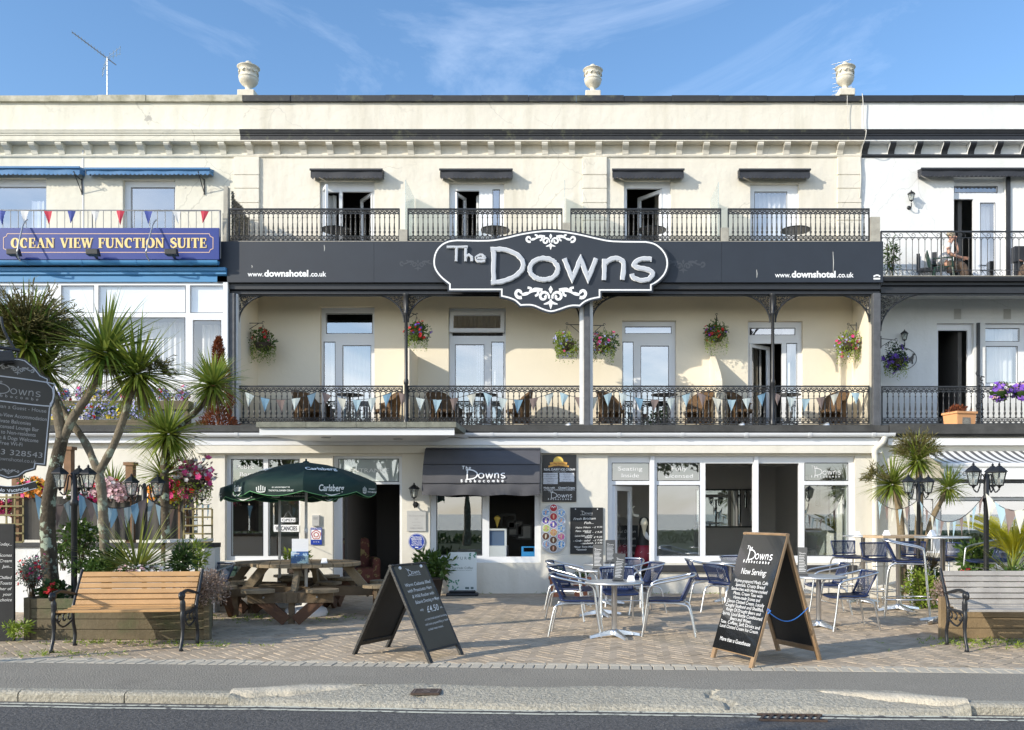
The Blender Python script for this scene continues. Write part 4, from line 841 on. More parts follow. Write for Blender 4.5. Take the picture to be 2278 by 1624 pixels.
# function suite board
ylf = 20.70
SER = {'O': ([('r', .5, .5, .40, .46, 0, 360)], 1.0), 'C': ([('r', .5, .5, .40, .46, 50, 310), ('l', .78, .62, .78, .95, .09)], .95),
 'E': ([('l', .22, 0, .22, 1, .26), ('l', .05, .965, .72, .965, .08), ('l', .05, .035, .78, .035, .08), ('l', .3, .5, .58, .5, .08), ('l', .70, 1, .70, .72, .08), ('l', .75, 0, .75, .3, .08), ('l', .57, .36, .57, .64, .07)], .86),
 'F': ([('l', .22, 0, .22, 1, .26), ('l', .05, .965, .72, .965, .08), ('l', .04, .03, .46, .03, .07), ('l', .3, .5, .58, .5, .08), ('l', .70, 1, .70, .70, .08), ('l', .57, .36, .57, .64, .07)], .8),
 'A': ([('l', .2, .03, .48, 1, .11), ('l', .48, 1, .80, .03, .25), ('l', .28, .34, .66, .34, .08), ('l', .02, .03, .38, .03, .07), ('l', .58, .03, 1.0, .03, .07)], 1.02),
 'N': ([('l', .2, 0, .2, 1, .11), ('l', .2, .97, .82, .05, .25), ('l', .85, 0, .85, 1, .11), ('l', .02, .03, .38, .03, .07), ('l', .02, .965, .3, .965, .07), ('l', .68, .965, 1.02, .965, .07)], 1.08),
 'V': ([('l', .16, .97, .5, .02, .25), ('l', .5, .02, .80, .97, .11), ('l', -.02, .965, .38, .965, .07), ('l', .62, .965, .98, .965, .07)], .96),
 'W': ([('l', .15, .97, .42, .02, .23), ('l', .42, .02, .64, .97, .11), ('l', .64, .97, .92, .02, .23), ('l', .92, .02, 1.16, .97, .11), ('l', -.03, .965, .8, .965, .07), ('l', 1.02, .965, 1.33, .965, .07)], 1.32),
 'I': ([('l', .22, 0, .22, 1, .26), ('l', .02, .03, .42, .03, .07), ('l', .02, .965, .42, .965, .07)], .5),
 'U': ([('p', [(.22, 1), (.22, .35), (.3, .1), (.52, .03), (.75, .1), (.83, .35), (.83, 1)], [.26, .26, .22, .12, .11, .11, .11]), ('l', .02, .965, .44, .965, .07), ('l', .68, .965, 1.0, .965, .07)], 1.03),
 'T': ([('l', .45, 0, .45, 1, .26), ('l', .05, .96, .85, .96, .09), ('l', .08, 1, .08, .7, .08), ('l', .82, 1, .82, .7, .08), ('l', .24, .03, .66, .03, .07)], .92),
 'S': ([('p', [(.68, .72), (.62, .93), (.40, .97), (.18, .85), (.2, .65), (.42, .52), (.66, .38), (.68, .15), (.42, .03), (.18, .1), (.1, .3)], [.1, .1, .13, .18, .22, .27, .22, .18, .13, .1, .1])], .82), ' ': ([], .55)}
def serif(mb, s, x0, x1, zb, cap, y, z, dx=0, dz=0):
    tot = sum(SER[c][1] for c in s); sx = (x1-x0)/tot; M = frame(x0+dx, y, zb+dz); x = 0; q = 0
    for c in s:
        for g in SER[c][0]:
            if g[0] == 'l': pts, wd = [(g[1], g[2]), (g[3], g[4])], g[5]*.9
            elif g[0] == 'r':
                n = 22; aa = [g[5]+(g[6]-g[5])*i/n for i in range(n+1)]; pts = [(g[1]+(g[3]-.06)*math.cos(R(a)), g[2]+g[4]*math.sin(R(a))) for a in aa]; wd = [.08+.2*abs(math.cos(R(a))) for a in aa]
            else: pts, wd = [tuple(p) for p in g[1]], g[2]
            wd = [w_*cap for w_ in wd] if isinstance(wd, list) else wd*cap
            mb.stroke([(x+p[0]*sx, p[1]*cap) for p in pts], wd, M, z+q*.00025); q = (q+1) % 10
        x += SER[c][1]*sx
t = thing('function_suite_sign', 'royal blue board with gold serif lettering along the left balcony', 'sign', (-12, ylf, 6.9))
b = MB(); b.box(X(-150, ylf), X(487, ylf), ylf, ylf+.05, Z(577, ylf), Z(507, ylf)); b.build('board', 'navy_sign', t, world=True)
b = MB(); serif(b, 'OCEAN VIEW FUNCTION SUITE', X(24, ylf), X(461, ylf), Z(551.5, ylf), 22*ylf/F, ylf, .002, .022, -.014); b.build('letter_shadow', 'navy_dark', t, world=True)
b = MB(); serif(b, 'OCEAN VIEW FUNCTION SUITE', X(24, ylf), X(461, ylf), Z(551.5, ylf), 22*ylf/F, ylf, .006); b.build('lettering', 'gold', t, world=True)
b = MB(); x0, x1, z0, z1, c = X(8, ylf), X(474, ylf), Z(561.5, ylf), Z(520, ylf), .09
b.stroke([(x0, z0+c), (x0, z1-c), (x0+c*.7, z1-c*.7), (x0+c, z1), (x1-c, z1), (x1-c*.7, z1-c*.7), (x1, z1-c), (x1, z0+c), (x1-c*.7, z0+c*.7), (x1-c, z0), (x0+c, z0), (x0+c*.7, z0+c*.7)], .016, frame(0, ylf, 0), .004, closed=True); b.build('border', 'pink_line', t, world=True)
for u in (60, 347):
    b = MB(); b.tube(smooth([(X(u, ylf), ylf+.02, Z(488, ylf)), (X(u-3, ylf), ylf-.1, Z(505, ylf)), (X(u-20, ylf-.35), ylf-.35, Z(552, ylf-.35)), (X(u-22, ylf-.3), ylf-.3, Z(565, ylf-.3)), (X(u-15, ylf-.1), ylf-.1, Z(583, ylf))], 5), .018, 6); b.build('stay', 'galv', t, world=True)
for i, (u0, u1) in enumerate(((17, 43), (193, 219), (368, 394))):
    l = ['small black floodlight on the first word of the blue board', 'small black floodlight in the middle of the blue board', 'small black floodlight at the right end of the blue board'][i]
    yf = ylf-.22; x, z = (X(u0, yf)+X(u1, yf))/2, Z(561, yf); f = thing('floodlight', l, 'floodlight', (x, yf, z), 0, 'floodlights on the blue board'); WM[f.name] = Matrix()
    b = MB(); b.mesh([(-.14, -.05, -.06), (.14, -.05, -.06), (.14, .12, -.07), (-.14, .12, -.07), (-.14, -.06, .06), (.14, -.06, .06), (.14, .03, .09), (-.14, .03, .09)], [(0, 1, 2, 3), (7, 6, 5, 4), (0, 4, 5, 1), (1, 5, 6, 2), (2, 6, 7, 3), (3, 7, 4, 0)]); b.build('housing', 'black_paint', f, bevel=.012)
    b = MB(); b.beam((0, .1, -.05), (0, .2, -.09), .05, .03); b.build('bracket', 'black_paint', f)
# scalloped window pelmets
def pelmet(u0, u1, v0, v1, m, label, v2=None, sc=.11):
    y = YW-.27; x0, x1, z0, z1 = X(u0, y), X(u1, y), Z(v1, y), Z(v0, y); t = thing('window_blind', label, 'blind', ((x0+x1)/2, YW, z1), 0, 'folded blinds above the top windows')
    b = MB(); b.mesh([(x0, y, z1-.05), (x1, y, z1-.05), (x1, YW, z1-.03), (x0, YW, z1-.03), (x0, y-.02, z1-.01), (x1, y-.02, z1-.01), (x1, YW, z1+.06), (x0, YW, z1+.06)], [(3, 2, 1, 0), (4, 5, 6, 7), (0, 1, 5, 4), (1, 2, 6, 5), (2, 3, 7, 6), (3, 0, 4, 7)])
    b.box(x0-.02, x1+.02, y-.035, y, z1-.045, z1+.005); b.build('casing', m, t, world=True, bevel=.006)
    b = MB(); n = int((x1-x0)/sc); p = (x1-x0)/n; zt = z1-.05
    for i in range(n):
        a = x0+i*p; yy = y+.01; d = random.uniform(-.006, .006)
        pl = [(a, zt), (a+p, zt), (a+p, z0+.035), (a+p*.75, z0+.008), (a+p*.5, z0+d), (a+p*.25, z0+.008), (a, z0+.035)]; b.face([(q[0], yy+.006*math.sin(q[0]*9), q[1]) for q in pl][::-1])
    for x in (x0, x1): b.face(((x, y, zt), (x, YW-.02, zt), (x, YW-.02, z0+.06), (x, y, z0+.03)))
    b.build('valance', m, t, world=True)
mat('blind_blue', (.06, .185, .38), .65); mat('blind_charcoal', (.028, .03, .038), .6)
pelmet(-80, 177, 371, 389, 'blind_blue', 'blue scalloped blind over the left edge window'); pelmet(191, 466, 374, 389, 'blind_blue', 'long blue scalloped blind over the window nearest the hotel')
for (u0, u1, l) in ((691, 850, 'charcoal scalloped blind over the window with an outward opened casement'), (979, 1139, 'charcoal scalloped blind over the half open balcony door with a net pane'), (1363, 1521, 'charcoal scalloped blind over the inward opened single door'), (1645, 1802, 'charcoal scalloped blind over the closed curtained window')): pelmet(u0, u1, 376, 397, 'blind_charcoal', l)
pelmet(2050, 2420, 374, 393, 'blind_charcoal', 'wide charcoal blind on the white building')
# ---- kiosk awning
mat('awning_cloth', (.085, .085, .095), .8, nz=2.5, na=.12, bs=90, bd=.1)
t = thing('kiosk_awning', 'dark grey fabric awning with the house name over the kiosk window', 'awning', (-1.6, YG, 2.6))
x0, x1 = X(952, YG), X(1203, YG); pr = [(YG-.002, 2.70), (YG-.22, 2.70), (YG-.36, 2.62), (YG-.52, 2.38), (YG-.60, 2.19), (YG-.645, 2.03), (YG-.655, 1.90), (YG-.645, 1.815)]
b = MB(); n = 44
rows = []
for i in range(n+1):
    x = x0+(x1-x0)*i/n; rows.append([(x, y+.006*math.sin(x*11+k)+(.022*math.sin(x*13+k*2)*math.sin(x*4.1) if k > 5 else 0), z+(.010*math.sin(x*9) if k == 7 else 0)) for k, (y, z) in enumerate(pr)])
m_ = len(pr); b.mesh([p for r in rows for p in r], [(i*m_+k, (i+1)*m_+k, (i+1)*m_+k+1, i*m_+k+1) for i in range(n) for k in range(m_-1)], True)
for x in (x0, x1): b.face([(x, y, z) for y, z in pr[:7]]+[(x, YG-.003, 1.85)])
b.build('canopy', 'awning_cloth', t, world=True)
b = MB()
for z, y in ((2.375, YG-.535), (2.03, YG-.66), (2.655, YG-.335)): b.tube([(x0, y, z), (x1, y, z)], .006, 4)
b.build('seam', 'black_paint', t, world=True)
a = Vector((0, -.12, -.33)).normalized(); ya = YG-.62
M = Matrix(((1, 0, 0, X(1026, ya)), (0, -a.y*-1 if False else .34, -.94, YG-.665), (0, .94, .34, 2.045), (0, 0, 0, 1)))
b = MB(); logo(b, M, 98*ya/F, .012, 1.15); b.build('lettering', 'letter_white', t, world=True)
# ---- boards on the ground floor wall
def wallboard(name, label, cat, u0, v0, u1, v1, m, y=YG-.03, th=.022, group=None):
    x0, x1, z0, z1 = X(u0, y), X(u1, y), Z(v1, y), Z(v0, y); t = thing(name, label, cat, ((x0+x1)/2, YG, z0), 0, group)
    b = MB(); b.box(x0, x1, y, y+th, z0, z1); b.build('panel', m, t, world=True, bevel=.003); return t, frame(x0, y, z0), x1-x0, z1-z0
mat('board_black', (.012, .012, .013), .35); mat('chalk_black', (.016, .017, .018), .6, nz=6, na=.3); mat('chalk', (.72, .72, .70), .9); mat('paper', (.72, .74, .78), .8); mat('orange_logo', (.82, .42, .08), .5); mat('yellow_logo', (.85, .60, .12), .5); mat('ink', (.05, .05, .07), .7); mat('steel_plate', (.50, .50, .49), .45, m=.2); mat('blue_enamel', (.015, .05, .36), .35); mat('red_print', (.45, .02, .03), .5); mat('brown_print', (.14, .06, .03), .6)
t, M, w_, h_ = wallboard('ice_cream_board', 'black upright board with a yellow sun logo and flavour strips beside the kiosk awning', 'sign', 1206.5, 1012, 1282, 1116.5, 'board_black')
S = lambda zx, zy: ((zx-95)/488*w_, (785-zy)/688*h_)
b = MB(); b.mesh([M @ Vector((*S(325+72*math.cos(R(a)), 190-72*math.sin(R(a))), .003)) for a in range(-25, 206, 11)], [tuple(range(21))]); b.build('sun_logo', 'yellow_logo', t, world=True)
b = MB(); b.stroke(smooth([S(205, 225), S(325, 212), S(450, 225)], 5), 36/688*h_, M, .004); b.stroke(smooth([S(183, 268), S(325, 240), S(475, 268)], 5), 26/688*h_, M, .005); b.build('ribbon_logo', 'orange_logo', t, world=True)
b = MB(); mat('logo_brown', (.28, .09, .02), .6); b.text('The Devon', .042, M @ Matrix.Translation((*S(328, 237), 0)), bold=.03, z=.007); b.text('ICE CREAM COMPANY', .02, M @ Matrix.Translation((*S(328, 268), 0)), bold=.02, z=.008); b.build('logo_lettering', 'logo_brown', t, world=True)
b = MB(); b.text('REAL DAIRY ICE CREAM', .055, M @ Matrix.Translation((*S(342, 325), 0)), bold=.02, fit=445/488*w_); b.text('FLAVOURS OF THE DAY', .02, M @ Matrix.Translation((*S(340, 352), 0)), fit=190/488*w_)
b.text('Made with    Clotted Cream', .046, M @ Matrix.Translation((*S(338, 590), 0)), bold=.03, fit=450/488*w_); b.text('ALL NATURAL FLAVOURINGS & INGREDIENTS', .03, M @ Matrix.Translation((*S(338, 617), 0)), bold=.02, fit=445/488*w_)
logo(b, M @ Matrix.Translation((*S(178, 755), 0)), 345/488*w_, .003, .9); b.lines('lettering', 'letter_white', t, world=True)
b = MB(); c = MB()
for q, (a0, a1, ys) in enumerate(((105, 318, (373, 403, 431, 460, 484, 511)), (340, 553, (373, 400, 427, 453, 479)))):
    for i, yy in enumerate(ys):
        s0, s1 = S(a0+(i*3 % 5), yy+14), S(a1+(i*3 % 5)-2, yy-14); b.box(s0[0], s1[0], s0[1]+.001, s1[1]-.002, 0, .004, M)
        nm = (('Raspberry Pavlova', 'Salted Fudge Vanilla', 'Strawberry', 'Lemon Meringue', 'Toffee Honey', 'Rum & Raisin'), ('Fudge Tiffin Bits', 'Honeycomb', 'Coffee Latte', 'Mint Choc Chip', 'Blackcurrant & Cream'))[q][i]
        c.text(nm, .022, M @ Matrix.Translation(((s0[0]+s1[0])/2, s0[1]+.006, 0)), z=.0055)
b.build('flavour_strip', 'paper', t, world=True); c.lines('strip_lettering', 'ink', t, world=True)
# lolly menu, a grey pill-shaped panel of sixteen round pictures
t = thing('ice_lolly_panel', 'grey rounded panel of small round ice lolly pictures on the wall', 'sign', (X(1231, YG), YG, 1.0)); y = YG-.03
mat('panel_grey', (.42, .44, .47), .4); cx = X(1231.5, y); r_ = 28.5*y/F; zt, zb_ = Z(1122, y)-r_, Z(1231, y)+r_; Mo = frame(0, y, 0)
b = MB(); pl = [(cx+r_*math.cos(R(a)), zt+r_*math.sin(R(a))) for a in range(0, 181, 12)]+[(cx+r_*math.cos(R(a)), zb_+r_*math.sin(R(a))) for a in range(180, 361, 12)]; b.prism(pl, frame(0, y+.02, 0), .02); b.build('panel', 'panel_grey', t, world=True)
dots = [(255, 868, 'red_print'), (142, 935, 'p1'), (367, 935, 'p1'), (255, 995, 'red_print'), (142, 1050, 'p2'), (365, 1050, 'p3'), (253, 1108, 'p2'), (146, 1165, 'p4'), (365, 1165, 'p1'), (255, 1225, 'p5'), (142, 1280, 'brown_print'), (366, 1282, 'p6'), (252, 1335, 'brown_print'), (148, 1398, 'p3'), (364, 1398, 'p1'), (252, 1455, 'brown_print')]
mat('p1', (.05, .28, .62), .4, stain=(30, .5, .53, (.7, .75, .8))); mat('p2', (.04, .06, .35), .4, stain=(30, .52, .55, (.5, .25, .4))); mat('p3', (.30, .50, .70), .4, stain=(30, .53, .56, (.4, .2, .3))); mat('p4', (.45, .55, .12), .4, stain=(30, .52, .55, (.75, .7, .4))); mat('p5', (.75, .5, .2), .4, stain=(30, .52, .55, (.7, .1, .05))); mat('p6', (.7, .12, .35), .4, stain=(30, .52, .55, (.8, .7, .6)))
mat('lolly', (.78, .45, .30), .5); mat('lolly_cream', (.82, .74, .55), .5)
for i, (zx, zy, m) in enumerate(dots):
    x, z = X((1340+zx*.17241)*.88984, y), Z((1120+zy*.17241)*.88984, y); rr = 8.4*y/F; Mx = frame(x, y, z)
    b = MB(); b.mesh([Mx @ Vector((rr*1.0*math.cos(R(a)), rr*math.sin(R(a)), .002)) for a in range(0, 360, 18)], [tuple(range(20))]); d = b.build('picture', m, t, world=True); WM[d.name] = WM[t.name]
    b = MB(); b.stroke([(rr*math.cos(R(a)), rr*math.sin(R(a))) for a in range(0, 360, 18)], .008, Mx, .003, closed=True); b.build('rim', 'letter_white', d, world=True)
    b = MB()
    if i == 0: b.stroke(smooth([(-.04, .01), (-.02, .03), (0, .0), (.02, .03), (.04, .01)], 3), .012, Mx, .004); b.build('print', 'letter_white', d, world=True)
    else: b.stroke([(-.008+.004*(i % 5), -.042), (0, -.01), (.004*(i % 3), .036)], [.008, .032, .026], Mx, .004); b.build('print', 'lolly' if i % 2 else 'lolly_cream', d, world=True)
# chalk board of fish
t, M, w_, h_ = wallboard('fish_menu_board', 'black chalk board listing fresh fish and prices on the wall', 'menu board', 1268.5, 1129, 1341.5, 1232.5, 'chalk_black')
S = lambda zx, zy: ((zx-492)/480*w_, (1530-zy)/670*h_); b = MB()
logo(b, M @ Matrix.Translation((*S(645, 972), 0)), 175/480*w_, .003, .9)
for s_, zx, zy, wd, al in (('Fresh Brixham', 540, 1040, 325, 'L'), ('Fish...', 695, 1098, 140, 'L'), ('Hake Fillets  - £ 9.95', 570, 1162, 395, 'L'), ('Plaice - whole or', 570, 1212, 235, 'L'), ('fillets  -  £ 9.25', 705, 1230, 258, 'L'), ('Lemon Sole - whole /', 560, 1282, 270, 'L'), ('fillets  £ 9.25', 705, 1302, 258, 'L'), ('- Crab - salad   - £ 7.50', 540, 1352, 425, 'L'), ('- sandwich  £ 4.95', 645, 1388, 320, 'L'), ('*River Teign Mussels', 550, 1442, 330, 'L'), ('*Teignmouth', 580, 1480, 150, 'L')):
    b.text(s_, .062 if zy < 1100 else .046, M @ Matrix.Translation((*S(zx, zy), 0)) @ Matrix.Rotation(R(1.5), 4, 'Z'), al, bold=.008 if zy < 1180 else .02, shear=.25, fit=wd/480*w_)
b.lines('lettering', 'chalk', t, world=True)
b = MB()
for zx in (570, 892): b.lathe([(.012, 0), (.012, .008), (.006, .014)], M @ Vector((*S(zx, 884), .0)), 8, M=Matrix.Rotation(R(90), 4, 'X'))
b.build('screw', 'letter_white', t, world=True)
# plaques, intercom, quality sign, notices
t, M, w_, h_ = wallboard('name_plaque', 'small grey metal plaque under the wall lantern', 'plaque', 905, 1136, 947.5, 1182, 'steel_plate', th=.01); b = MB()
for i, s_ in enumerate(('The Downs Hotel', 'B & B', 'Sea View Rooms', 'Babbacombe', '01803 328543')): b.text(s_, .04 if i in (0, 4) else .024, M @ Matrix.Translation((w_/2, h_*(.72-.15*i), 0)), bold=0)
mat('etched', (.33, .33, .33), .5); b.lines('lettering', 'etched', t, world=True)
x, z = X(926.8, YG-.03), Z(1205, YG-.03); t = thing('round_plaque', 'round blue plaque with white writing below the grey plaque', 'plaque', (x, YG, z)); r_ = 18.3*YG/F; Mx = frame(x, YG-.02, z)
b = MB(); b.prism([(r_*math.cos(R(a)), r_*math.sin(R(a))) for a in range(0, 360, 12)], frame(x, YG-.001, z), .019); b.build('disc', 'blue_enamel', t, world=True)
b = MB(); b.stroke([(r_*.93*math.cos(R(a)), r_*.93*math.sin(R(a))) for a in range(0, 360, 12)], .006, Mx, .002, closed=True)
for i, s_ in enumerate(('The Downs,', 'Babbacombe', 'Member of the', 'Torbay Holiday', 'Agency Network')): b.text(s_, .038 if i < 2 else .03, Mx @ Matrix.Translation((0, .075-.036*i, 0)), bold=.025, z=.003)
b.stroke([(-.03, -.105), (.03, -.105)], .018, Mx, .003); b.build('lettering', 'letter_white', t, world=True)
t, M, w_, h_ = wallboard('intercom', 'grey intercom box right of the bar window', 'intercom', 694, 1146, 710, 1170, 'steel_plate', y=YG-.05, th=.048)
b = MB()
for i in range(5): b.box(w_*.2, w_*.8, h_*(.6+.05*i), h_*(.62+.05*i), 0, .003, M)
b.build('grille', 'galv', t, world=True)
t, M, w_, h_ = wallboard('quality_sign', 'blue sign with a red rose emblem beside the entrance', 'sign', 691, 1174, 716, 1212, 'blue_enamel', th=.012)
b = MB(); b.box(w_*.06, w_*.94, h_*.30, h_*.88, 0, .002, M); b.build('emblem_field', 'letter_white', t, world=True)
b = MB()
for rr, n, z in ((.085, 5, .0032), (.045, 5, .0048)):
    pl = [M @ Vector((w_/2+rr*(.84+.16*abs(math.cos(2.5*a)))*math.cos(a+1.57), h_*.59+rr*(.84+.16*abs(math.cos(2.5*a)))*math.sin(a+1.57), z)) for a in [6.2832*k/40 for k in range(40)]]
    for i in range(40): b.stroke([(0, 0)], .01, M) if False else None
    b.stroke([((M.inverted() @ p).x, (M.inverted() @ p).y) for p in pl], .014, M, z, closed=True)
b.build('rose', 'red_print', t, world=True)
b = MB(); b.text('enjoyEngland.com', .026, M @ Matrix.Translation((w_/2, h_*.92, 0)), bold=.01); b.text('\u2605 \u2605 \u2605' if False else '* * *', .06, M @ Matrix.Translation((w_/2, h_*.06, 0)), bold=.03); b.build('lettering', 'letter_white', t, world=True)
yn = YG+.07
for s_, u0, u1, v0, v1, l in (('OPEN', 625, 657, 1152, 1161.5, 'small white OPEN card hanging in the bar window'), ('VACANCIES', 609, 665, 1167.5, 1183, 'white VACANCIES card under the OPEN card in the bar window')):
    x0, x1, z0, z1 = X(u0, yn), X(u1, yn), Z(v1, yn), Z(v0, yn); t = thing('window_card', l, 'sign', ((x0+x1)/2, yn, z0), 0, 'cards in the bar window')
    b = MB(); b.box(x0, x1, yn, yn+.006, z0, z1); b.build('card', 'letter_white', t, world=True); b = MB(); b.text(s_, (z1-z0)*.85, frame((x0+x1)/2, yn, z0+(z1-z0)*.2), bold=.02 if s_ != 'OPEN' else 0, fit=(x1-x0)*.86); b.build('lettering', 'ink', t, world=True)
    b = MB()
    if s_ == 'OPEN': b.tube([(x0+.05, yn, z1), ((x0+x1)/2, yn, z1+.13), (x1-.05, yn, z1)], .003, 4)
    else: b.tube([(x0+.12, yn, z1), ((x0+x1)/2+.03, yn, z1+.11), (x1-.12, yn, z1)], .003, 4)
    b.build('string', 'galv', t, world=True)
# writing on the glass
def glasstext(label, lines, y=YG+.125, m='letter_white'):
    t = thing('window_lettering', label, 'lettering', (X(lines[0][1], y), y, 1.9), 0, 'white lettering on the ground floor glass'); b = MB()
    for s_, u, v, w2 in lines:
        if s_ == 'LOGO': logo(b, frame(X(u, y), y, Z(v, y)), w2*y/F, .004, .8)
        else: b.text(s_, 13*y/F, frame(X(u, y), y, Z(v, y)), bold=-.008, fit=w2*y/F)
    b.build('letters', m, t, world=True)
mat('frosted', (.80, .82, .82), .8)
glasstext('white Public Bar lettering on the left window glass', [('Public', 546, 1043, 38), ('Bar', 546, 1059, 24)])
glasstext('faint ENTRANCE lettering on the glass over the door', [('ENTRANCE', 822, 1051, 88)], m='frosted')
glasstext('white Seating Inside lettering over the open café door', [('Seating', 1402, 1047, 54), ('Inside', 1402, 1062, 38)])
glasstext('white Fully Licensed lettering on the pane right of the café door', [('Fully', 1511, 1047, 34), ('Licensed', 1511, 1063, 60)])
glasstext('faint house name on the last pane before the downpipe', [('LOGO', 1804, 1062, 66)])
# ================================================================ FURNITURE ON THE FORECOURT
weave = stripes('weave_back', (.009, .020, .066), (.028, .048, .105), 46, 'X', .45, hole=1.0, duty=.70); mat('weave_seat', (.008, .016, .052), .4, nz=60, na=.4, bs=90, bd=.6); mat('cord_navy', (.010, .023, .085), .4)
def chair_parts(t, sh, arms=True, tall=False):
    W_ = .26; bt = sh+.31; fy = -.25
    b = MB()
    if arms:
        L_ = lambda s: [(s*(W_+.02), fy-.06, 0), (s*(W_+.015), fy-.02, sh*.55), (s*(W_+.01), fy+.02, sh+.12), (s*(W_+.01), fy+.06, sh+.185), (s*(W_+.01), fy+.14, sh+.215), (s*(W_+.005), .12, sh+.26), (s*W_, .24, bt-.02), (s*(W_-.06), .315, bt)]
        b.tube(smooth(L_(-1)+[(0, .335, bt+.005)]+L_(1)[::-1], 4), .0145, 8)
    else:
        for s in (-1, 1): b.tube(smooth([(s*.2, fy-.05, 0), (s*.19, fy-.01, sh*.6), (s*.18, fy+.02, sh-.03)], 3), .0135, 8)
    for s in (-1, 1): b.tube([(s*.2, fy+.04, sh-.03), (s*.2, .2, sh-.03)], .011, 6)
    b.tube([(-.2, fy+.04, sh-.03), (.2, fy+.04, sh-.03)], .011, 6); b.tube([(-.2, .2, sh-.03), (.2, .2, sh-.03)], .011, 6)
    b.build('frame', 'alu', t)
    for s in (-1, 1): b = MB(); b.tube(smooth([(s*.19, .06, sh-.035), (s*.2, .2, sh-.05), (s*.215, .26, sh*.75), (s*.23, .33 if not tall else .3, 0)], 4), .0135, 8); b.build('rear_leg', 'alu', t)
    b = MB(); zt = sh*.78 if not tall else sh*.87
    b.tube([(-W_, fy+.0, zt), (W_, fy+.0, zt)], .008, 6)
    b.build('stretcher', 'alu', t)
    if tall:
        b = MB(); z = .27; b.tube(smooth([(-.25, fy-.03, z), (.25, fy-.03, z), (.22, .28, z-.02), (-.22, .28, z-.02)], 4, True)+[(-.25, fy-.03, z)], .011, 6); b.build('footrest', 'alu', t)
    # woven seat and back, two shells with a cord edge
    def shell(prof, wd, name, m, th):
        n = 12; b = MB(); rows = []
        for i in range(n+1):
            u = -1+2*i/n; rows.append([(u*wd(k), y+(.05*(1-u*u) if name == 'backrest' else 0)-(.03 if name == 'backrest' else 0), z-(.014*(1-u*u) if name == 'seat' else 0)) for k, (y, z) in enumerate(prof)])
        m_ = len(prof); b.mesh([p for r in rows for p in r], [(i*m_+k, (i+1)*m_+k, (i+1)*m_+k+1, i*m_+k+1) for i in range(n) for k in range(m_-1)], True)
        o = b.build(name, m, t); WM[o.name] = WM[t.name]
        if th: md = o.modifiers.new('s', 'SOLIDIFY'); md.thickness = th; md.offset = 0
        e = MB(); ed = rows[0]+[r[-1] for r in rows]+rows[-1][::-1]+[r[0] for r in rows][::-1]; e.tube(ed+[ed[0]], .013, 6, False); e.build('edging', 'cord_navy', o)
    shell([(fy, sh-.01), (fy+.1, sh), (0, sh-.004), (.13, sh+.0), (.175, sh+.012)], lambda k: .215, 'seat', 'weave_seat', .02)
    hb_ = bt if arms else sh+.25
    shell([(.19, sh+.02), (.22, sh+.08), (.265, sh+.18), (.30, sh+.25), (.315, hb_-.01)] if arms else [(.19, sh+.04), (.21, sh+.11), (.23, sh+.18), (.24, hb_)], lambda k: (.20, .205, .215, .225, .225)[k], 'backrest', 'weave_back', 0)
WM['cafe_chair'] = Matrix()
def proto(name, label, cat, group):
    t = thing(name, label, cat, (0, 0, 0), 0, group); WM[t.name] = Matrix(); return t
def place(t, x, y, rz, label=None, z=0, s=1):
    t.location = (x, y, z); t.rotation_euler = (0, 0, rz); WM[t.name] = Matrix.Translation((x, y, z)) @ Matrix.Rotation(rz, 4, 'Z')
    if s != 1: t.scale = (s, s, s)
    if label: t['label'] = label
ch0 = proto('cafe_chair', '', 'chair', 'navy woven café chairs'); chair_parts(ch0, .435); freeze(ch0)
def gp(u, v): p = G(u, v); return p.x, p.y
chairs = [((1283, 1411), 86, 'navy woven armchair at the left of the front café table, facing right'), ((1487, 1411), -98, 'navy woven armchair at the right of the front café table, facing left'),
 ((1378, 1388), 4, 'navy woven armchair behind the front café table, facing the street'), ((1276, 1376), 62, 'navy woven armchair between the front left chair and the second table, turned to the right'),
 ((1264, 1354), 80, 'rearmost navy armchair on the left of the second table, near the terracotta pots'), ((1423, 1362), -68, 'navy woven armchair right of the second table, in front of the dark doorway'),
 ((1392, 1347), -12, 'navy woven armchair at the back in front of the café doorway, facing the street'), ((1572, 1347), 92, 'navy armchair in profile against the wall, left of the large black sandwich board'),
 ((1618, 1362), 128, 'navy armchair seen from behind, half hidden by the large black sandwich board'), ((1886, 1398), -84, 'front navy armchair right of the large sandwich board, facing left'),
 ((1836, 1364), -92, 'navy armchair just behind the sandwich board ridge, beside the half hidden table'), ((1648, 1335), 20, 'navy armchair with only its top showing over the sandwich board, near the café window'), ((462, 1366), -25, 'blue woven chair by the white table behind the planter on the left')]
for i, ((u, v), a, l) in enumerate(chairs):
    x, y = gp(u, v)
    if i == 0: place(ch0, x, y, R(a), l)
    else: dup(ch0, (x, y, 0), R(a), l)
s0 = proto('bar_stool', '', 'bar stool', 'tall navy bar stools with arms'); chair_parts(s0, .80, True, True); freeze(s0)
place(s0, X(2018, 12.8), 12.8, R(68), 'tall navy stool with arms left of the front bar table, facing right')
dup(s0, (X(2203, 13.0), 13.0, 0), R(-82), 'tall navy stool with arms behind the grey bench, facing left')
s1 = proto('bar_stool', '', 'bar stool', 'armless tall navy stools'); chair_parts(s1, .76, False, True); freeze(s1)
place(s1, X(1889, 15.1), 15.1, R(12), 'armless tall stool in front of the last café window')
dup(s1, (X(1957, 14.1), 14.1, 0), R(10), 'armless tall stool below the long wooden bar top'); dup(s1, (X(2040, 14.6), 14.6, 0), R(0), 'armless tall stool mostly hidden behind the stool with arms'); dup(s1, (X(2112, 14.2), 14.2, 0), R(-62), 'armless tall stool right of the front bar table post')
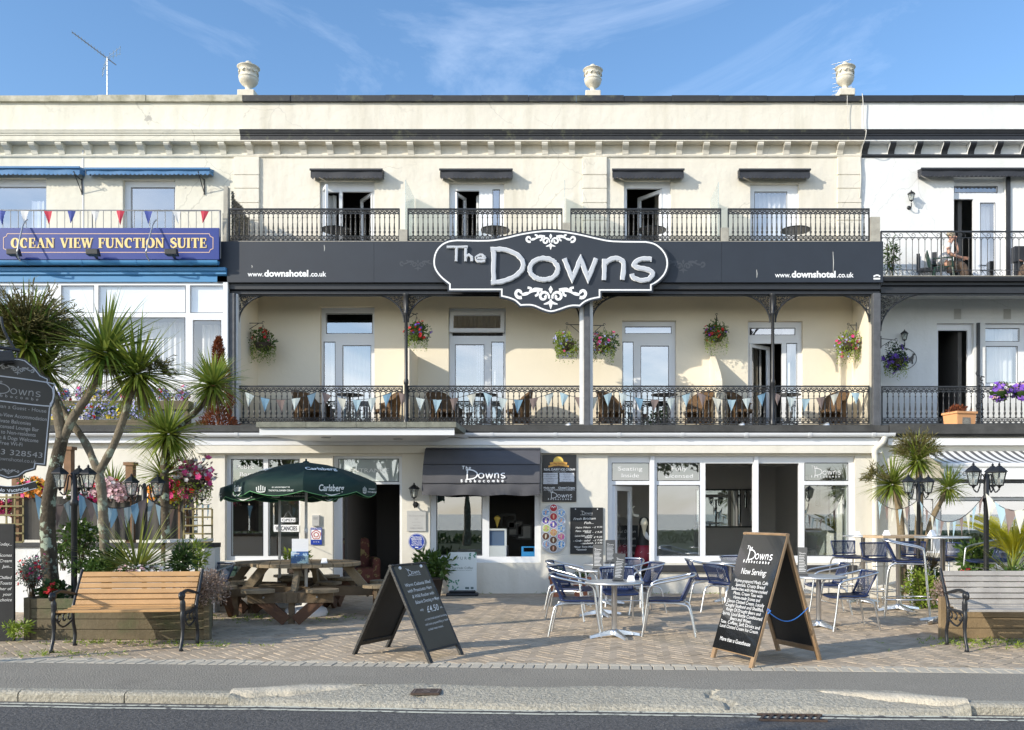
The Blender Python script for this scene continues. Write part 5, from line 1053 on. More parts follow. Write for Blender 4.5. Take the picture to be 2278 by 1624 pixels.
def table(name, label, cat, x, y, h, r, rz=.4, group='round aluminium tables', rect_=None):
    t = thing(name, label, cat, (x, y, 0), rz, group); WM[t.name] = Matrix()
    b = MB()
    if rect_: b.box(-rect_[0]/2, rect_[0]/2, -rect_[1]/2, rect_[1]/2, h-.04, h); b.build('tabletop', 'pale_wood', t, bevel=.006)
    else: b.lathe([(r*.9, h-.028), (r, h-.026), (r, h-.004), (r-.006, h), (r*.5, h+.0005), (0, h+.0005)], n=40); b.build('tabletop', 'alu_top', t)
    b = MB(); b.lathe([(.034, .07), (.034, h-.04), (.07, h-.035), (.07, h-.028)], n=16); b.build('column', 'alu', t)
    b = MB(); b.lathe([(.07, .03), (.07, .07), (.035, .10)], n=14)
    for k in range(4):
        a = k*math.pi/2; d = Vector((math.cos(a), math.sin(a), 0)); q = Vector((-d.y, d.x, 0)); vs = []
        for f, w_, z0, z1 in ((.04, .035, .03, .09), (.2, .03, .02, .06), (r*.93, .024, .0, .03)):
            p = d*f; vs += [p-q*w_+Vector((0, 0, z0)), p+q*w_+Vector((0, 0, z0)), p+q*w_*.7+Vector((0, 0, z1)), p-q*w_*.7+Vector((0, 0, z1))]
        b.mesh(vs, [(i*4+j, i*4+(j+1) % 4, (i+1)*4+(j+1) % 4, (i+1)*4+j) for i in range(2) for j in range(4)]+[(8, 9, 10, 11)], False)
    b.build('base', 'alu', t); return t
mat('pale_wood', (.55, .40, .25), .6, nz=6, na=.2)
t1 = gp(1366.6, 1417); t2 = gp(1335, 1369); t3 = (X(1347, 14.4), 14.4); t4 = (3.24, 11.55); t5 = (X(1626, 14.9), 14.9)
for (x, y), l in ((t1, 'round café table at the front with a tall menu on it'), (t2, 'second round café table, behind the front one'), (t3, 'rearmost round café table before the dark café doorway'), (t4, 'round café table half hidden by the large sandwich board'), (t5, 'round café table far back behind the left edge of the large sandwich board')): table('cafe_table', l, 'table', x, y, .674, .358)
table('bar_table', 'tall round bar table at the front by the grey bench', 'bar table', X(2097, 12.0), 12.0, 1.18, .366, .55, 'tall bar tables'); table('bar_table', 'small tall round bar table nearest the downpipe', 'bar table', X(1920, 14.7), 14.7, 1.125, .33, .3, 'tall bar tables')
table('bar_table', 'tall bar table with a long pale wooden top', 'bar table', X(1998, 13.6), 13.6, 1.155, .4, .3, 'tall bar tables', rect_=(.92, .5))
# menus in stands and little table cards
mat('menu_grey', (.085, .088, .09), .5)
def menu(x, y, z, h, w_, rz, tilt, label):
    t = thing('menu_holder', label, 'menu', (x, y, z), rz, 'tall grey menus on tables', ry=tilt); WM[t.name] = Matrix()
    b = MB(); b.box(-w_/2, w_/2, -.004, .004, .012, h); b.build('card', 'menu_grey', t); b = MB(); b.box(-w_/2-.01, w_/2+.01, -.03, .03, 0, .014); b.build('stand', 'black_paint', t)
    b = MB(); M = frame(-w_*.05, -.004, h*.80); logo(b, M @ Matrix.Translation((-w_*.32, -.02, 0)), w_*.7, .001, 1.2, False)
    for i in range(11): b.stroke([(-w_*.32, -h*.1-i*h*.055), (w_*random.uniform(.15, .42), -h*.1-i*h*.055)], .005, M, .001)
    b.build('lettering', 'letter_white', t)
menu(t1[0]+.045, t1[1]-.02, .676, .335, .125, R(6), R(5), 'tall grey menu leaning on the front café table'); menu(t2[0]-.03, t2[1], .676, .36, .15, R(-10), 0, 'tall grey menu standing on the second café table'); menu(t3[0]+.08, t3[1], .676, .38, .16, R(8), 0, 'tall grey menu on the rearmost café table'); menu(t4[0]-.20, t4[1]+.05, .676, .37, .12, R(-20), 0, 'tall grey menu behind the right edge of the sandwich board')
def tent(x, y, z, rz, label, s=1):
    t = thing('table_card', label, 'table number', (x, y, z), rz, 'white folded table cards'); WM[t.name] = Matrix(); b = MB(); h, d, w_ = .07*s, .035*s, .045*s
    b.mesh([(-w_, -d, 0), (w_, -d, 0), (w_*.7, 0, h), (-w_*.7, 0, h), (-w_, d, 0), (w_, d, 0)], [(0, 1, 2, 3), (5, 4, 3, 2), (0, 3, 4), (1, 5, 2)]); b.build('card', 'letter_white', t)
tent(t1[0]+.2, t1[1]-.03, .676, .2, 'white card at the right of the front café table'); tent(t2[0]+.2, t2[1]+.05, .676, .1, 'white card on the second café table beside the menu'); tent(t3[0]+.22, t3[1], .676, 0, 'white card on the rearmost café table')
tent(X(2073, 12.1), 12.1, 1.182, .6, 'white card on the front tall bar table', 1.2); tent(X(1972, 13.5), 13.5, 1.157, .1, 'white card on the long wooden bar top', 1.1); tent(X(1908, 14.7), 14.7, 1.127, .3, 'white card on the small tall bar table by the window')
# ---- benches
mat('bench_wood', (.52, .30, .125), .5, nz=3, na=.22, bs=30, bd=.15, isl=.25, ic=(.42, .26, .12)); mat('bench_grey', (.40, .375, .34), .75, nz=4, na=.3, bs=40, bd=.3, isl=.3, ic=(.30, .28, .25))
def bench(x, y, rz, wd, wood, label, sc=1.0):
    t = thing('park_bench', label, 'bench', (x, y, 0), rz, 'slatted benches with black iron ends'); WM[t.name] = Matrix()
    # local: front toward -Y, width along X
    def slats(name, pts, dx=0):
        for i, (y0, z0, y1, z1, th) in enumerate(pts):
            b = MB(); a, c = Vector((0, y0, z0)), Vector((0, y1, z1)); mid = (a+c)/2; b.beam(mid+Vector((-wd/2+dx, 0, 0)), mid+Vector((wd/2-dx, 0, 0)), th, (c-a).length, up=(c-a).normalized()); b.build(name, wood, t, bevel=.005)
    bl = []
    for i in range(6):
        f0, f1 = i/6+.012, (i+1)/6-.012; c = lambda f: (.20+.15*f+.05*f*f, .445+.36*f); bl.append((*c(f0), *c(f1), .024))
    slats('back_slat', bl, .02)
    slats('seat_slat', [(-.235, .405, -.225, .430, .03)] and [(-.245+.088*i, .425-.012*i+.004*i*i, -.165+.088*i, .4235-.012*i+.004*i*i, .026) for i in range(5)], .02)
    for s in (-1, 1):
        e = MB(); X_ = s*wd/2
        fl = smooth([(X_, -.27, .0), (X_, -.30, .02), (X_, -.255, .12), (X_, -.235, .25), (X_, -.25, .36), (X_, -.235, .44), (X_, -.24, .54), (X_, -.235, .62)], 4); e.tube(fl, [.022]*4+[.019]*8+[.024]*8+[.03]*4+[.02]*5, 6)
        e.tube(smooth([(X_, .25, .0), (X_, .22, .02), (X_, .235, .14), (X_, .19, .28), (X_, .19, .42), (X_, .26, .56), (X_, .35, .72), (X_, .41, .83)], 4), [.022]*4+[.02]*14+[.017]*11, 6)
        e.tube(smooth([(X_, -.235, .60), (X_, -.28, .615), (X_, -.31, .585), (X_, -.29, .555), (X_, -.26, .57)], 4), .02, 6); e.lathe([(0, -.04), (.03, -.03), (.038, 0), (.03, .03), (0, .04)], (X_, -.262, .59), 10)
        e.tube(smooth([(X_, -.24, .615), (X_, -.1, .63), (X_, .08, .60), (X_, .22, .575), (X_, .27, .56)], 4), [.019]*9+[.015]*8, 6); e.tube(smooth([(X_, -.24, .40), (X_, -.1, .40), (X_, .1, .40), (X_, .19, .42)], 3), .018, 5)
        for k in range(3): e.tube([(X_, q.x, q.y) for q in spiral(-.12+.12*k, .33, .055, .015, 1, 6, 8)], .009, 5, False)
        e.tube(smooth([(X_, -.24, .38), (X_, -.05, .24), (X_, .2, .30)], 4), .011, 5); e.build('iron_end', 'iron', t)
    t.scale = (sc, sc, sc); return t
f0, f1 = G(122, 1451), G(402, 1448)
c_ = (f0+f1)/2; bench(c_.x-.03, c_.y+.27, R(5), (f1-f0).length, 'bench_wood', 'honey coloured wooden slatted bench in front of the left planter', 1.02)
f0 = G(2155.5, 1450); wdr = 1.3; bench(f0.x+wdr/2+.0, f0.y+.28, R(-1), wdr, 'bench_grey', 'weathered grey wooden slatted bench in front of the right planter', 1.03)
# ---- planters
mat('planter_wood', (.155, .125, .075), .85, nz=4, na=.3, bs=25, bd=.4, isl=.4, ic=(.10, .085, .05), stain=(2.2, .50, .68, (.085, .10, .045))); mat('planter_wood_right', (.30, .215, .12), .85, nz=4, na=.3, bs=25, bd=.4, isl=.4, ic=(.22, .16, .09))
def planter(x0, x1, y0, y1, h, m, label, bx0, bx1, rows=4):
    """front edge x0..x1, back edge bx0..bx1: the ends are splayed"""
    t = thing('planter_box', label, 'planter', ((x0+x1)/2, (y0+y1)/2, 0), 0, 'timber plank planters')
    for i in range(rows):
        z0, z1 = i*h/rows+.003, (i+1)*h/rows-.003; zc = (z0+z1)/2; b = MB()
        for p, q in (((x0, y0), (x1, y0)), ((x1, y0), (bx1, y1)), ((bx1, y1), (bx0, y1)), ((bx0, y1), (x0, y0))):
            p, q = Vector((*p, zc)), Vector((*q, zc)); d = (q-p).normalized()*.016; b.beam(p+d, q-d, .03, z1-z0)
        b.build('plank', m, t, world=True, bevel=.004)
    for x, y in ((x0, y0), (x1, y0)):
        b = MB(); b.box(x-.035, x+.035, y-.035, y+.035, 0, h+.01); b.build('corner_post', m, t, world=True, bevel=.004)
    b = MB(); b.face(((x0, y0, h-.06), (x1, y0, h-.06), (bx1, y1, h-.06), (bx0, y1, h-.06))); b.build('soil', 'soil', t, world=True); return t
PLY = (G(63, 1425).y+G(458, 1421).y)/2
planter(X(63, PLY), X(462, PLY), PLY, PLY+1.35, .49, 'planter_wood', 'long mossy timber planter with palms behind the honey coloured bench', X(63, PLY)-.4, X(468, PLY+1.3))
PRY = G(2096, 1420).y; planter(X(2096, PRY), X(2096, PRY)+1.9, PRY, PRY+1.3, .49, 'planter_wood_right', 'light timber planter behind the grey bench', X(2099, PRY+1.3), X(2096, PRY)+2.6)
# ---- picnic tables
mat('picnic_wood', (.165, .115, .065), .8, nz=4, na=.35, bs=22, bd=.4, isl=.3, ic=(.12, .085, .05)); mat('picnic_top', (.27, .205, .125), .85, nz=4, na=.3, bs=25, bd=.5, isl=.35, ic=(.17, .145, .095)); mat('picnic_legs', (.125, .06, .03), .75, nz=4, na=.3, bs=22, bd=.3)
def disc_planks(b, cx, cy, r, z0, z1, n, rot):
    c, s = math.cos(rot), math.sin(rot); w_ = 2*r/n
    for i in range(n):
        a0, a1 = -r+i*w_+.004, -r+(i+1)*w_-.004; top, bot = [], []
        for k in range(7): q = a0+(a1-a0)*k/6; h_ = math.sqrt(max(0, r*r-q*q)); top.append((q, h_)); bot.append((q, -h_))
        pl = [(cx+p*c-q*s, cy+p*s+q*c) for p, q in bot+top[::-1]]
        b.prism(pl, Matrix.Translation((0, 0, z0)), z1-z0)
def picnic(x, y, rz, s, label):
    t = thing('picnic_table', label, 'picnic table', (x, y, 0), rz, 'round timber picnic tables'); WM[t.name] = Matrix()
    b = MB(); disc_planks(b, 0, 0, .78, .735, .78, 11, .2); b.build('tabletop', 'picnic_top', t, bevel=.004)
    b = MB(); b.box(-.7, .7, -.05, .05, .70, .733); b.box(-.05, .05, -.7, .7, .698, .731); b.build('top_batten', 'picnic_wood', t)
    for k in range(4):
        a = k*math.pi/2-math.pi/2; d = Vector((math.cos(a), math.sin(a), 0)); q = Vector((-d.y, d.x, 0)); up = Vector((0, 0, 1))
        b = MB(); 
        for sg in (-1, 1): b.beam(d*-.0+q*sg*.075+up*.36, d*1.10+q*sg*.075+up*.36, .045, .13)
        b.build('arm', 'picnic_wood', t)
        b = MB(); b.beam(d*.93+up*.30, d*.57+up*.74, .07, .12); b.build('brace', 'picnic_top', t)
        b = MB(); b.beam(d*1.06+q*-.56+up*.36, d*1.06+q*.56+up*.36, .05, .14); b.build('crossbar', 'picnic_wood', t)
        for sg in (-1, 1): b = MB(); b.beam(d*1.04+q*sg*.06+up*.045, d*1.04+q*sg*.46+up*.40, .05, .15); b.build('strut', 'picnic_legs', t)
        b = MB(); b.beam(d*1.0, d*1.0+up*.44, .075, .06); b.build('leg', 'picnic_wood', t)
        for sg in (-1, 1):
            p = d*1.08+q*sg*.42; b = MB(); disc_planks(b, p.x, p.y, .215, .435, .475, 4, a+.3); b.build('seat', 'picnic_top', t, bevel=.004)
            b = MB(); c = d*1.089+q*sg*.35+up*.37; b.lathe([(.016, 0), (.016, .008), (.006, .014)], c, 8, M=Vector((0, 0, 1)).rotation_difference(d).to_matrix()); b.build('bolt', 'galv', t)
    t.scale = (s, s, s); return t
pn = gp(681, 1369); pf = (X(622, 14.1), 14.35)
picnic(pn[0], pn[1], R(6), 1.0, 'round timber picnic table at the front, under the nearer green parasol'); picnic(pf[0], pf[1]-.25, R(-8), .92, 'round timber picnic table farther back, before the bar window')
mat('leaflet_blue', (.03, .10, .30), .4, stain=(9, .5, .53, (.35, .5, .65)))
t = thing('leaflet_stand', 'clear stand of blue leaflets and a white sheet on the front picnic table', 'leaflet holder', (pn[0]+.02, pn[1]-.35, .782), R(4)); WM[t.name] = Matrix()
b = MB(); b.box(-.12, .12, -.03, -.02, 0, .17); b.build('leaflet', 'leaflet_blue', t); b = MB(); b.box(-.115, .115, .0, .006, .0, .35); b.build('sheet', 'paper', t); b = MB(); b.box(-.13, .13, -.04, -.037, 0, .11); b.box(-.13, .13, -.04, .03, 0, .004); b.build('holder', 'glass_clear', t)
b = MB(); b.text('Downs', .04, frame(-.06, -.031, .13), bold=.01)
for i in range(8): b.stroke([(-.08, .30-.014*i), (.08-.02*(i % 3), .30-.014*i)], .0035, frame(0, -.001, 0), .0015)
b.build('lettering', 'letter_white', t)
tent(pn[0]+.35, pn[1]-.3, .782, .1, 'white card on the front picnic table')
# ---- parasols
mat('parasol_green', (.009, .036, .030), .7, bs=60, bd=.1, tl=.3); mat('parasol_trim', (.10, .30, .12), .7); mat('parasol_print', (.66, .70, .68), .7)
def parasol(x, y, r, zr_, za, rz, label):
    t = thing('parasol', label, 'parasol', (x, y, 0), rz, 'green beer parasols'); WM[t.name] = Matrix()
    b = MB(); b.lathe([(.022, .05), (.022, 1.2), (.026, 1.2), (.026, 1.28), (.02, 1.28), (.02, za-.02)], n=12); b.build('pole', 'white_paint', t)
    b = MB(); b.lathe([(.30, 0), (.31, .03), (.29, .10), (.2, .14), (.06, .15), (.05, .25), (.03, .26)], n=24); b.build('base', 'white_paint', t)
    n = 8; b = MB(); val = .19
    def rim(a, f, vz=0):
        u = (a/(2*math.pi/n)) % 1; sag = (1-abs(2*u-1))      # fabric sags between ribs
        rr = r*f*(1-.045*math.sin(math.pi*u)); z = za-(za-zr_)*(f**1.75)-.03*f*math.sin(math.pi*u); return Vector((rr*math.cos(a), rr*math.sin(a), z+vz))
    m = 6; rows = []
    for i in range(n*m+1):
        a = 2*math.pi*i/(n*m); u = (i % m)/m; sc = -val*(.80+.20*math.sin(math.pi*u)); col = [rim(a, f) for f in (.03, .3, .6, .85, 1.0)]; col += [col[-1]+Vector((.012*math.cos(a), .012*math.sin(a), sc*.5)), col[-1]+Vector((0, 0, sc))]; rows.append(col)
    b.mesh([p for q in rows for p in q], [(i*7+k, (i+1)*7+k, (i+1)*7+k+1, i*7+k+1) for i in range(n*m) for k in range(6)], True); c = b.build('canopy', 'parasol_green', t); WM[c.name] = Matrix()
    e = MB(); e.tube([q[-1] for q in rows], .006, 4, False); e.build('trim', 'parasol_trim', c)
    b = MB(); b.lathe([(.05, za-.01), (.045, za+.01), (.015, za+.02), (.012, za+.05), (0, za+.055)], n=10); b.build('finial', 'parasol_green', t)
    for k in range(n): a = 2*math.pi*k/n; b = MB(); b.tube([rim(a, .04, -.03), rim(a, .5, -.015), rim(a, .98, -.012)], .008, 4); b.build('rib', 'white_paint', t)
    for k in range(n):
        b = MB(); a = 2*math.pi*(k+.5)/n; d = Vector((math.cos(a), math.sin(a), 0)); s_ = Vector((-d.y, d.x, 0)); p = rim(a, 1.0, -val*.62)+d*.014; M = Matrix(((s_.x, 0, d.x, p.x), (s_.y, 0, d.y, p.y), (0, 1, 0, p.z), (0, 0, 0, 1)))
        if k % 2 == 0:
            b.text('Carlsberg', .125, M, bold=.02, shear=.15, z=.004, fit=.36); b.stroke(smooth([(-.09, -.035), (0, -.06), (.12, -.03)], 3), [.005]*2+[.016]*3+[.006]*2, M, .004)
        else:
            b.stroke(smooth([(-.26, -.01), (-.20, -.02), (-.14, -.01)], 3), .014, M, .004)
            for j in range(5): b.stroke([(-.26+.03*j, .0), (-.262+.031*j, .05+.012*(2-abs(j-2)))], .014, M, .004+.0003*j)
            b.text('BY APPOINTMENT TO', .026, M @ Matrix.Translation((.09, .035, 0)), bold=.015, z=.004); b.text('THE ROYAL DANISH COURT', .033, M @ Matrix.Translation((.09, -.01, 0)), bold=.02, z=.004, fit=.36)
        b.build('lettering', 'parasol_print', t)
        if k % 2 == 0:
            b = MB(); p0, p1 = rim(a, .55), rim(a, .75); up = (p0-p1).normalized(); nn = s_.cross(up)*1; pm = (p0+p1)/2+nn*.012; M = Matrix(((s_.x, up.x, nn.x, pm.x), (s_.y, up.y, nn.y, pm.y), (s_.z, up.z, nn.z, pm.z), (0, 0, 0, 1))); b.text('Carlsberg', .15, M, bold=.03, shear=.15, z=.012, fit=.46); b.build('lettering', 'parasol_print', t)
    return t
parasol(pn[0], pn[1], 1.0, 1.95, 2.24, R(22.5-90-8), 'nearer dark green parasol with white beer lettering, over the front picnic table'); parasol(pf[0], pf[1]-.25, .92, 1.90, 2.10, R(-40), 'farther dark green parasol with a sunlit left edge, over the rear picnic table')
# ---- sandwich boards
mat('aboard_black', (.022, .022, .021), .5, nz=12, na=.4, bs=40, bd=.3, stain=(9, .62, .70, (.16, .15, .13))); mat('aboard_wood', (.36, .235, .13), .7, nz=5, na=.35, bs=30, bd=.3); mat('gloss_black', (.012, .012, .013), .14, coat=.6, bs=4, bd=.05); mat('slate', (.088, .078, .056), .75, nz=3, na=.15); mat('rope_blue', (.04, .20, .62), .6)
def aboard(label, ne, re_, far, ht, face_m, frame_m, inner_m, texts, leg=.11, panel_h=None, fw=.055):
    """ne: near foot of the street panel, re_: near foot of the other panel, far: offset from near end to far end"""
    ne, re_, far = Vector((*ne, 0)), Vector((*re_, 0)), Vector((*far, 0)); t = thing('sandwich_board', label, 'sandwich board', tuple((ne+re_+far)/2)); rid = (ne+re_)/2+Vector((0, 0, ht)); inv = None
    for k, ft in enumerate((ne, re_)):
        # panel local axes: along the ridge, up the slope, outward normal
        up = (rid-ft); L_ = up.length; up.normalize(); al = far.normalized(); w_ = far.length; nrm = al.cross(up) 
        if nrm.dot(ft-(ne+re_)/2) < 0: flip = True
        else: flip = False
        if flip: o = ft+far; al = -al; nrm = al.cross(up)
        else: o = ft
        M = Matrix(((al.x, up.x, nrm.x, o.x), (al.y, up.y, nrm.y, o.y), (al.z, up.z, nrm.z, o.z), (0, 0, 0, 1)))
        b = MB()
        for x in (0, w_-fw): b.box(x, x+fw, 0, L_, -.03, 0, M)
        b.box(fw, w_-fw, leg, leg+fw, -.028, -.002, M); b.box(fw, w_-fw, L_-fw, L_, -.028, -.002, M); b.build('frame', frame_m, t, world=True, bevel=.004)
        b = MB(); b.box(.006, w_-.006, leg+.01, L_-.01, .001, .010, M) if k == 0 and face_m == 'gloss_black' else b.box(fw*.7, w_-fw*.7, leg+.02, L_-.02, -.016, -.004 if k else .004, M)
        b.build('panel', face_m if k == 0 else inner_m, t, world=True)
        if k == 0: texts(t, M, w_, L_)
    return t, rid, ne, re_, far
def tx_left(t, M, w_, L_):
    b = MB(); logo(b, M @ Matrix.Translation((w_*.34, L_*.86, 0)), w_*.36, .008, 1.0)
    for i, (s_, x, y, wd) in enumerate((('Warm Ciabatta filled', .16, .755, .74), ('with Prosciutto Ham', .16, .695, .70), ('& Wild Rocket with', .22, .635, .64), ('Balsamic Dressing or Mayo', .24, .575, .70), ('only', .28, .50, .10), ('£4.50', .46, .475, .36), ('or..', .86, .495, .08), ('a crusty bread sandwich brimming', .30, .40, .66), ('with home prepared filling or home', .26, .35, .68), ('cooked meats instead...', .28, .30, .46))):
        b.text(s_, w_*(.16 if '£' in s_ else .085 if i < 4 else .06), M @ Matrix.Translation((w_*x, L_*y, 0)) @ Matrix.Rotation(R(2), 4, 'Z'), 'L', bold=-.004 if i > 6 else 0.004, shear=.3, z=.008, fit=w_*wd)
    b.lines('lettering', 'chalk', t, world=True)
    b = MB()
    for x in (.2, .8): b.lathe([(.018, 0), (.018, .012), (.008, .018)], M @ Vector((w_*x, L_*.95, .006)), 8, M=M.to_3x3())
    b.build('knob', 'letter_white', t, world=True)
def tx_right(t, M, w_, L_):
    b = MB(); logo(b, M @ Matrix.Translation((w_*.19, L_*.755, 0)), w_*.64, .012, 1.1); b.text('Now Serving:', w_*.13, M @ Matrix.Translation((w_*.5, L_*.665, 0)), z=.012, fit=w_*.58)
    for i, s_ in enumerate(('Home-prepared Meals, Café', 'Specials, Crusty Bread', 'Sandwiches with Home-cooked', 'Meats, Cream Teas with', 'Home-made Scones and', 'Devon Clotted Cream, Locally', 'Caught Seafood and Shellfish,', 'Range Of Draught Beers and', 'Spirits, Local Bottle Conditioned', 'Beers and Wines,', 'Teas, Coffees, Soft Drinks and', 'Local Clotted Cream Ice Cream')):
        b.text(s_, w_*.070, M @ Matrix.Translation((w_*.5, L_*(.600-.0325*i), 0)), bold=-.004, z=.012, fit=w_*min(.93, .031*len(s_)))
    b.text('More than a Guesthouse', w_*.08, M @ Matrix.Translation((w_*.5, L_*.145, 0)), bold=0, z=.012, fit=w_*.72); b.lines('lettering', 'letter_white', t, world=True)
g1, g2, g3, g4 = G(958, 1476), G(1035, 1456), G(782, 1456), G(861, 1438)
aboard('smaller black sandwich board with a chalked offer for £4.50', (g1.x, g1.y), (g3.x, g3.y), (((g2-g1)+(g4-g3))/2).to_2d(), .97, 'slate', 'aboard_black', 'chalk_black', tx_left, leg=.12)
g1, g2, g3, g4 = G(1672, 1487), G(1582, 1463), G(1829.5, 1469), G(1728, 1446)
t, rid, ne, re_, far = aboard('tall glossy sandwich board with a wooden frame and long white printed menu', (g1.x, g1.y), (g3.x, g3.y), (((g2-g1)+(g4-g3))/2).to_2d(), 1.30, 'gloss_black', 'aboard_wood', 'chalk_black', tx_right, leg=.10)
b = MB(); a, c = ne.lerp(rid, .42), re_.lerp(rid, .42); b.tube([a.lerp(c, q/12)-Vector((0, 0, .12*math.sin(math.pi*q/12))) for q in range(13)], .005, 5); b.tube([a+Vector((0, -.01, .02)), a+Vector((.03, -.02, 0)), a+Vector((.0, -.02, -.03))], .007, 5); b.build('rope', 'rope_blue', t, world=True)
# board at the left edge of the photo
t = thing('chalk_board', 'tall black chalk board at the left edge with handwritten lines', 'menu board', (X(-4, 10.25), 10.25, 0), R(8)); WM[t.name] = Matrix()
b = MB(); b.box(-.55, .17, 0, .04, .0, 1.37); b.build('panel', 'chalk_black', t, bevel=.005); b = MB()
for i, s_ in enumerate(('Today...', '', 'Scones', 'Cream', 'Jam...', '', 'Chilled', 'Toasts', 'other of', 'your', 'choice')): 
    if s_: b.text(s_, .05, frame(.15, 0, 1.12-.065*i), 'R', shear=.25, z=.004)
b.lines('lettering', 'chalk', t)
t = thing('coffee_board', 'white pavement board with green leaves by the kiosk window', 'pavement sign', (X(1029, 15.95), 15.95, 0), R(3)); WM[t.name] = Matrix(); mat('sign_mint', (.66, .72, .72), .4); mat('leaf_green', (.02, .22, .13), .5)
w2 = .255; b = MB(); pl = [(-w2, .09), (w2, .09)]+[(w2-.05+.05*math.cos(R(a)), .74+.05*math.sin(R(a))) for a in (0, 30, 60, 90)]+[(-w2+.05+.05*math.cos(R(a)), .74+.05*math.sin(R(a))) for a in (90, 120, 150, 180)]; b.prism(pl, frame(0, 0, 0), .03); b.build('panel', 'sign_mint', t)
b = MB(); b.box(-.29, .29, -.13, .12, 0, .05); b.box(-.24, .24, -.06, .04, .05, .1); b.build('base', 'black_paint', t, bevel=.02)
b = MB(); b.text('P U R O', .075, frame(.03, -.03, .655), z=.002); b.text('Fairtrade Coffee', .06, frame(0, -.03, .485), z=.002, fit=.37); b.text('helping to protect rainforest', .022, frame(0, -.03, .455), z=.002, fit=.34); b.box(.05, .12, -.033, -.031, .12, .16); b.box(.15, .2, -.033, -.031, .12, .16); mat('ink_green', (.12, .18, .18), .7); b.build('lettering', 'ink_green', t)
b = MB(); rnd = random.Random(5)
for i in range(26):
    cx, cz = (-.17+rnd.uniform(-.08, .09), .15+rnd.uniform(-.05, .13)) if i < 18 else (.17+rnd.uniform(-.06, .07), .72+rnd.uniform(-.05, .04)); a = rnd.uniform(0, 3.1); l = .045; b.stroke([(cx, cz), (cx+l*.5*math.cos(a), cz+l*.5*math.sin(a)), (cx+l*math.cos(a), cz+l*math.sin(a))], [.002, .028, .002], frame(0, -.03, 0), .002+.0002*i)
b.stroke([(-.14, .58), (-.11, .57), (-.06, .545)], [.002, .03, .002], frame(0, -.03, 0), .003); b.build('leaf_print', 'leaf_green', t)
# ---- lamp posts
mat('lamp_black', (.014, .015, .017), .45)
def lantern(parent, M, s):
    b = MB(); pt = lambda r, z, k: M @ Vector((s*r*math.cos(k*math.pi/3), s*r*math.sin(k*math.pi/3), s*z))
    for k in range(6): b.beam(pt(.075, .02, k), pt(.135, .27, k), .014*s, .014*s)
    for r0, z0 in ((.075, .02), (.137, .27)):
        for k in range(6): b.beam(pt(r0, z0, k), pt(r0, z0, k+1), .016*s, .016*s)
    b.lathe([(s*.17, 0), (s*.165, s*.015), (s*.11, s*.065), (s*.06, s*.10), (s*.045, s*.115), (s*.02, s*.125), (s*.028, s*.145), (s*.018, s*.16), (0, s*.185)], M @ Vector((0, 0, s*.275)), 6, False)
    b.lathe([(0, -.05*s), (s*.02, -.04*s), (s*.03, -.01*s), (s*.07, .01*s), (s*.078, s*.025)], M @ Vector((0, 0, 0)), 8); o = b.build('lantern', 'lamp_black', parent, world=True); WM[o.name] = WM[parent.name]
    g = MB(); 
    for k in range(6): g.face((pt(.074, .025, k), pt(.074, .025, k+1), pt(.133, .265, k+1), pt(.133, .265, k)))
    g.build('pane', 'glass_lamp', o, world=True)
    g = MB(); g.lathe([(.012*s, .03*s), (.03*s, .09*s), (.022*s, .15*s), (0, .18*s)], M @ Vector((0, 0, 0)), 8); g.build('bulb', 'letter_white', o, world=True)
def lamp_post(u, y, vh, angs, label, arm=.24, s=1.0):
    x = X(u, y); zc = Z(vh, y); t = thing('lamp_post', label, 'lamp post', (x, y, 0), 0, 'black lantern posts round the terrace')
    b = MB(); b.lathe([(.07, 0), (.07, .12), (.05, .16), (.034, .2), (.034, zc-.35), (.05, zc-.33), (.05, zc-.28), (.036, zc-.26), (.036, zc-.02), (.02, zc), (.03, zc+.03), (0, zc+.06)], (x, y, 0), 12); b.build('post', 'lamp_black', t, world=True)
    for a in angs:
        d = Vector((math.cos(R(a)), math.sin(R(a)), 0)); p = Vector((x, y, zc)); tip = p+d*arm+Vector((0, 0, -.13)); b = MB(); b.tube(smooth([p+Vector((0, 0, -.06)), p+d*arm*.35+Vector((0, 0, .03)), p+d*arm*.5+Vector((0, 0, -.12)), p+d*arm*.7+Vector((0, 0, -.21)), tip+Vector((0, 0, -.04))], 4), .014*s, 6); b.build('arm', 'lamp_black', t, world=True); lantern(t, Matrix.Translation(tip), s)
    return t
lamp_post(165, 10.72, 1063, (195, 15, 100), 'black lantern post nearest the left, beside the lichen covered palm trunk', .155, .65); lamp_post(321, 12.5, 1083, (190, 25), 'black two lantern post in the middle of the left bunting line', .17, .70); lamp_post(426, 14.4, 1095, (200, 10), 'black lantern post near the bar window and pink hanging flowers', .16, .70)
lamp_post(2043, 14.6, 1080, (195, 15, 60), 'black lantern post in front of the right hand palms', .19, .70); lamp_post(2194, 11.8, 1060, (190, 8, 40), 'black triple lantern post in front of the striped awning', .19, .70)
def wall_lamp(u, v, y, label, flip=False, s=.62, up=True):
    x, z = X(u, y), Z(v, y); t = thing('wall_lantern', label, 'wall lamp', (x, y, z), 0, 'wall lanterns'); yl = y-.16
    b = MB(); b.lathe([(.055, 0), (.05, .02), (.02, .03)], (x, y, z-.12), 10, M=Matrix.Rotation(R(90), 3, 'X').to_4x4()); b.tube(smooth([(x, y, z-.12), (x, y-.08, z-.18), (x, yl, z-.13), (x, yl, z-.05)] if up else [(x, y, z-.05), (x, y-.06, z+.02), (x, yl, z+.0)], 4), .013, 6); b.build('bracket', 'lamp_black', t, world=True)
    lantern(t, Matrix.Translation((x, yl, z)), s)
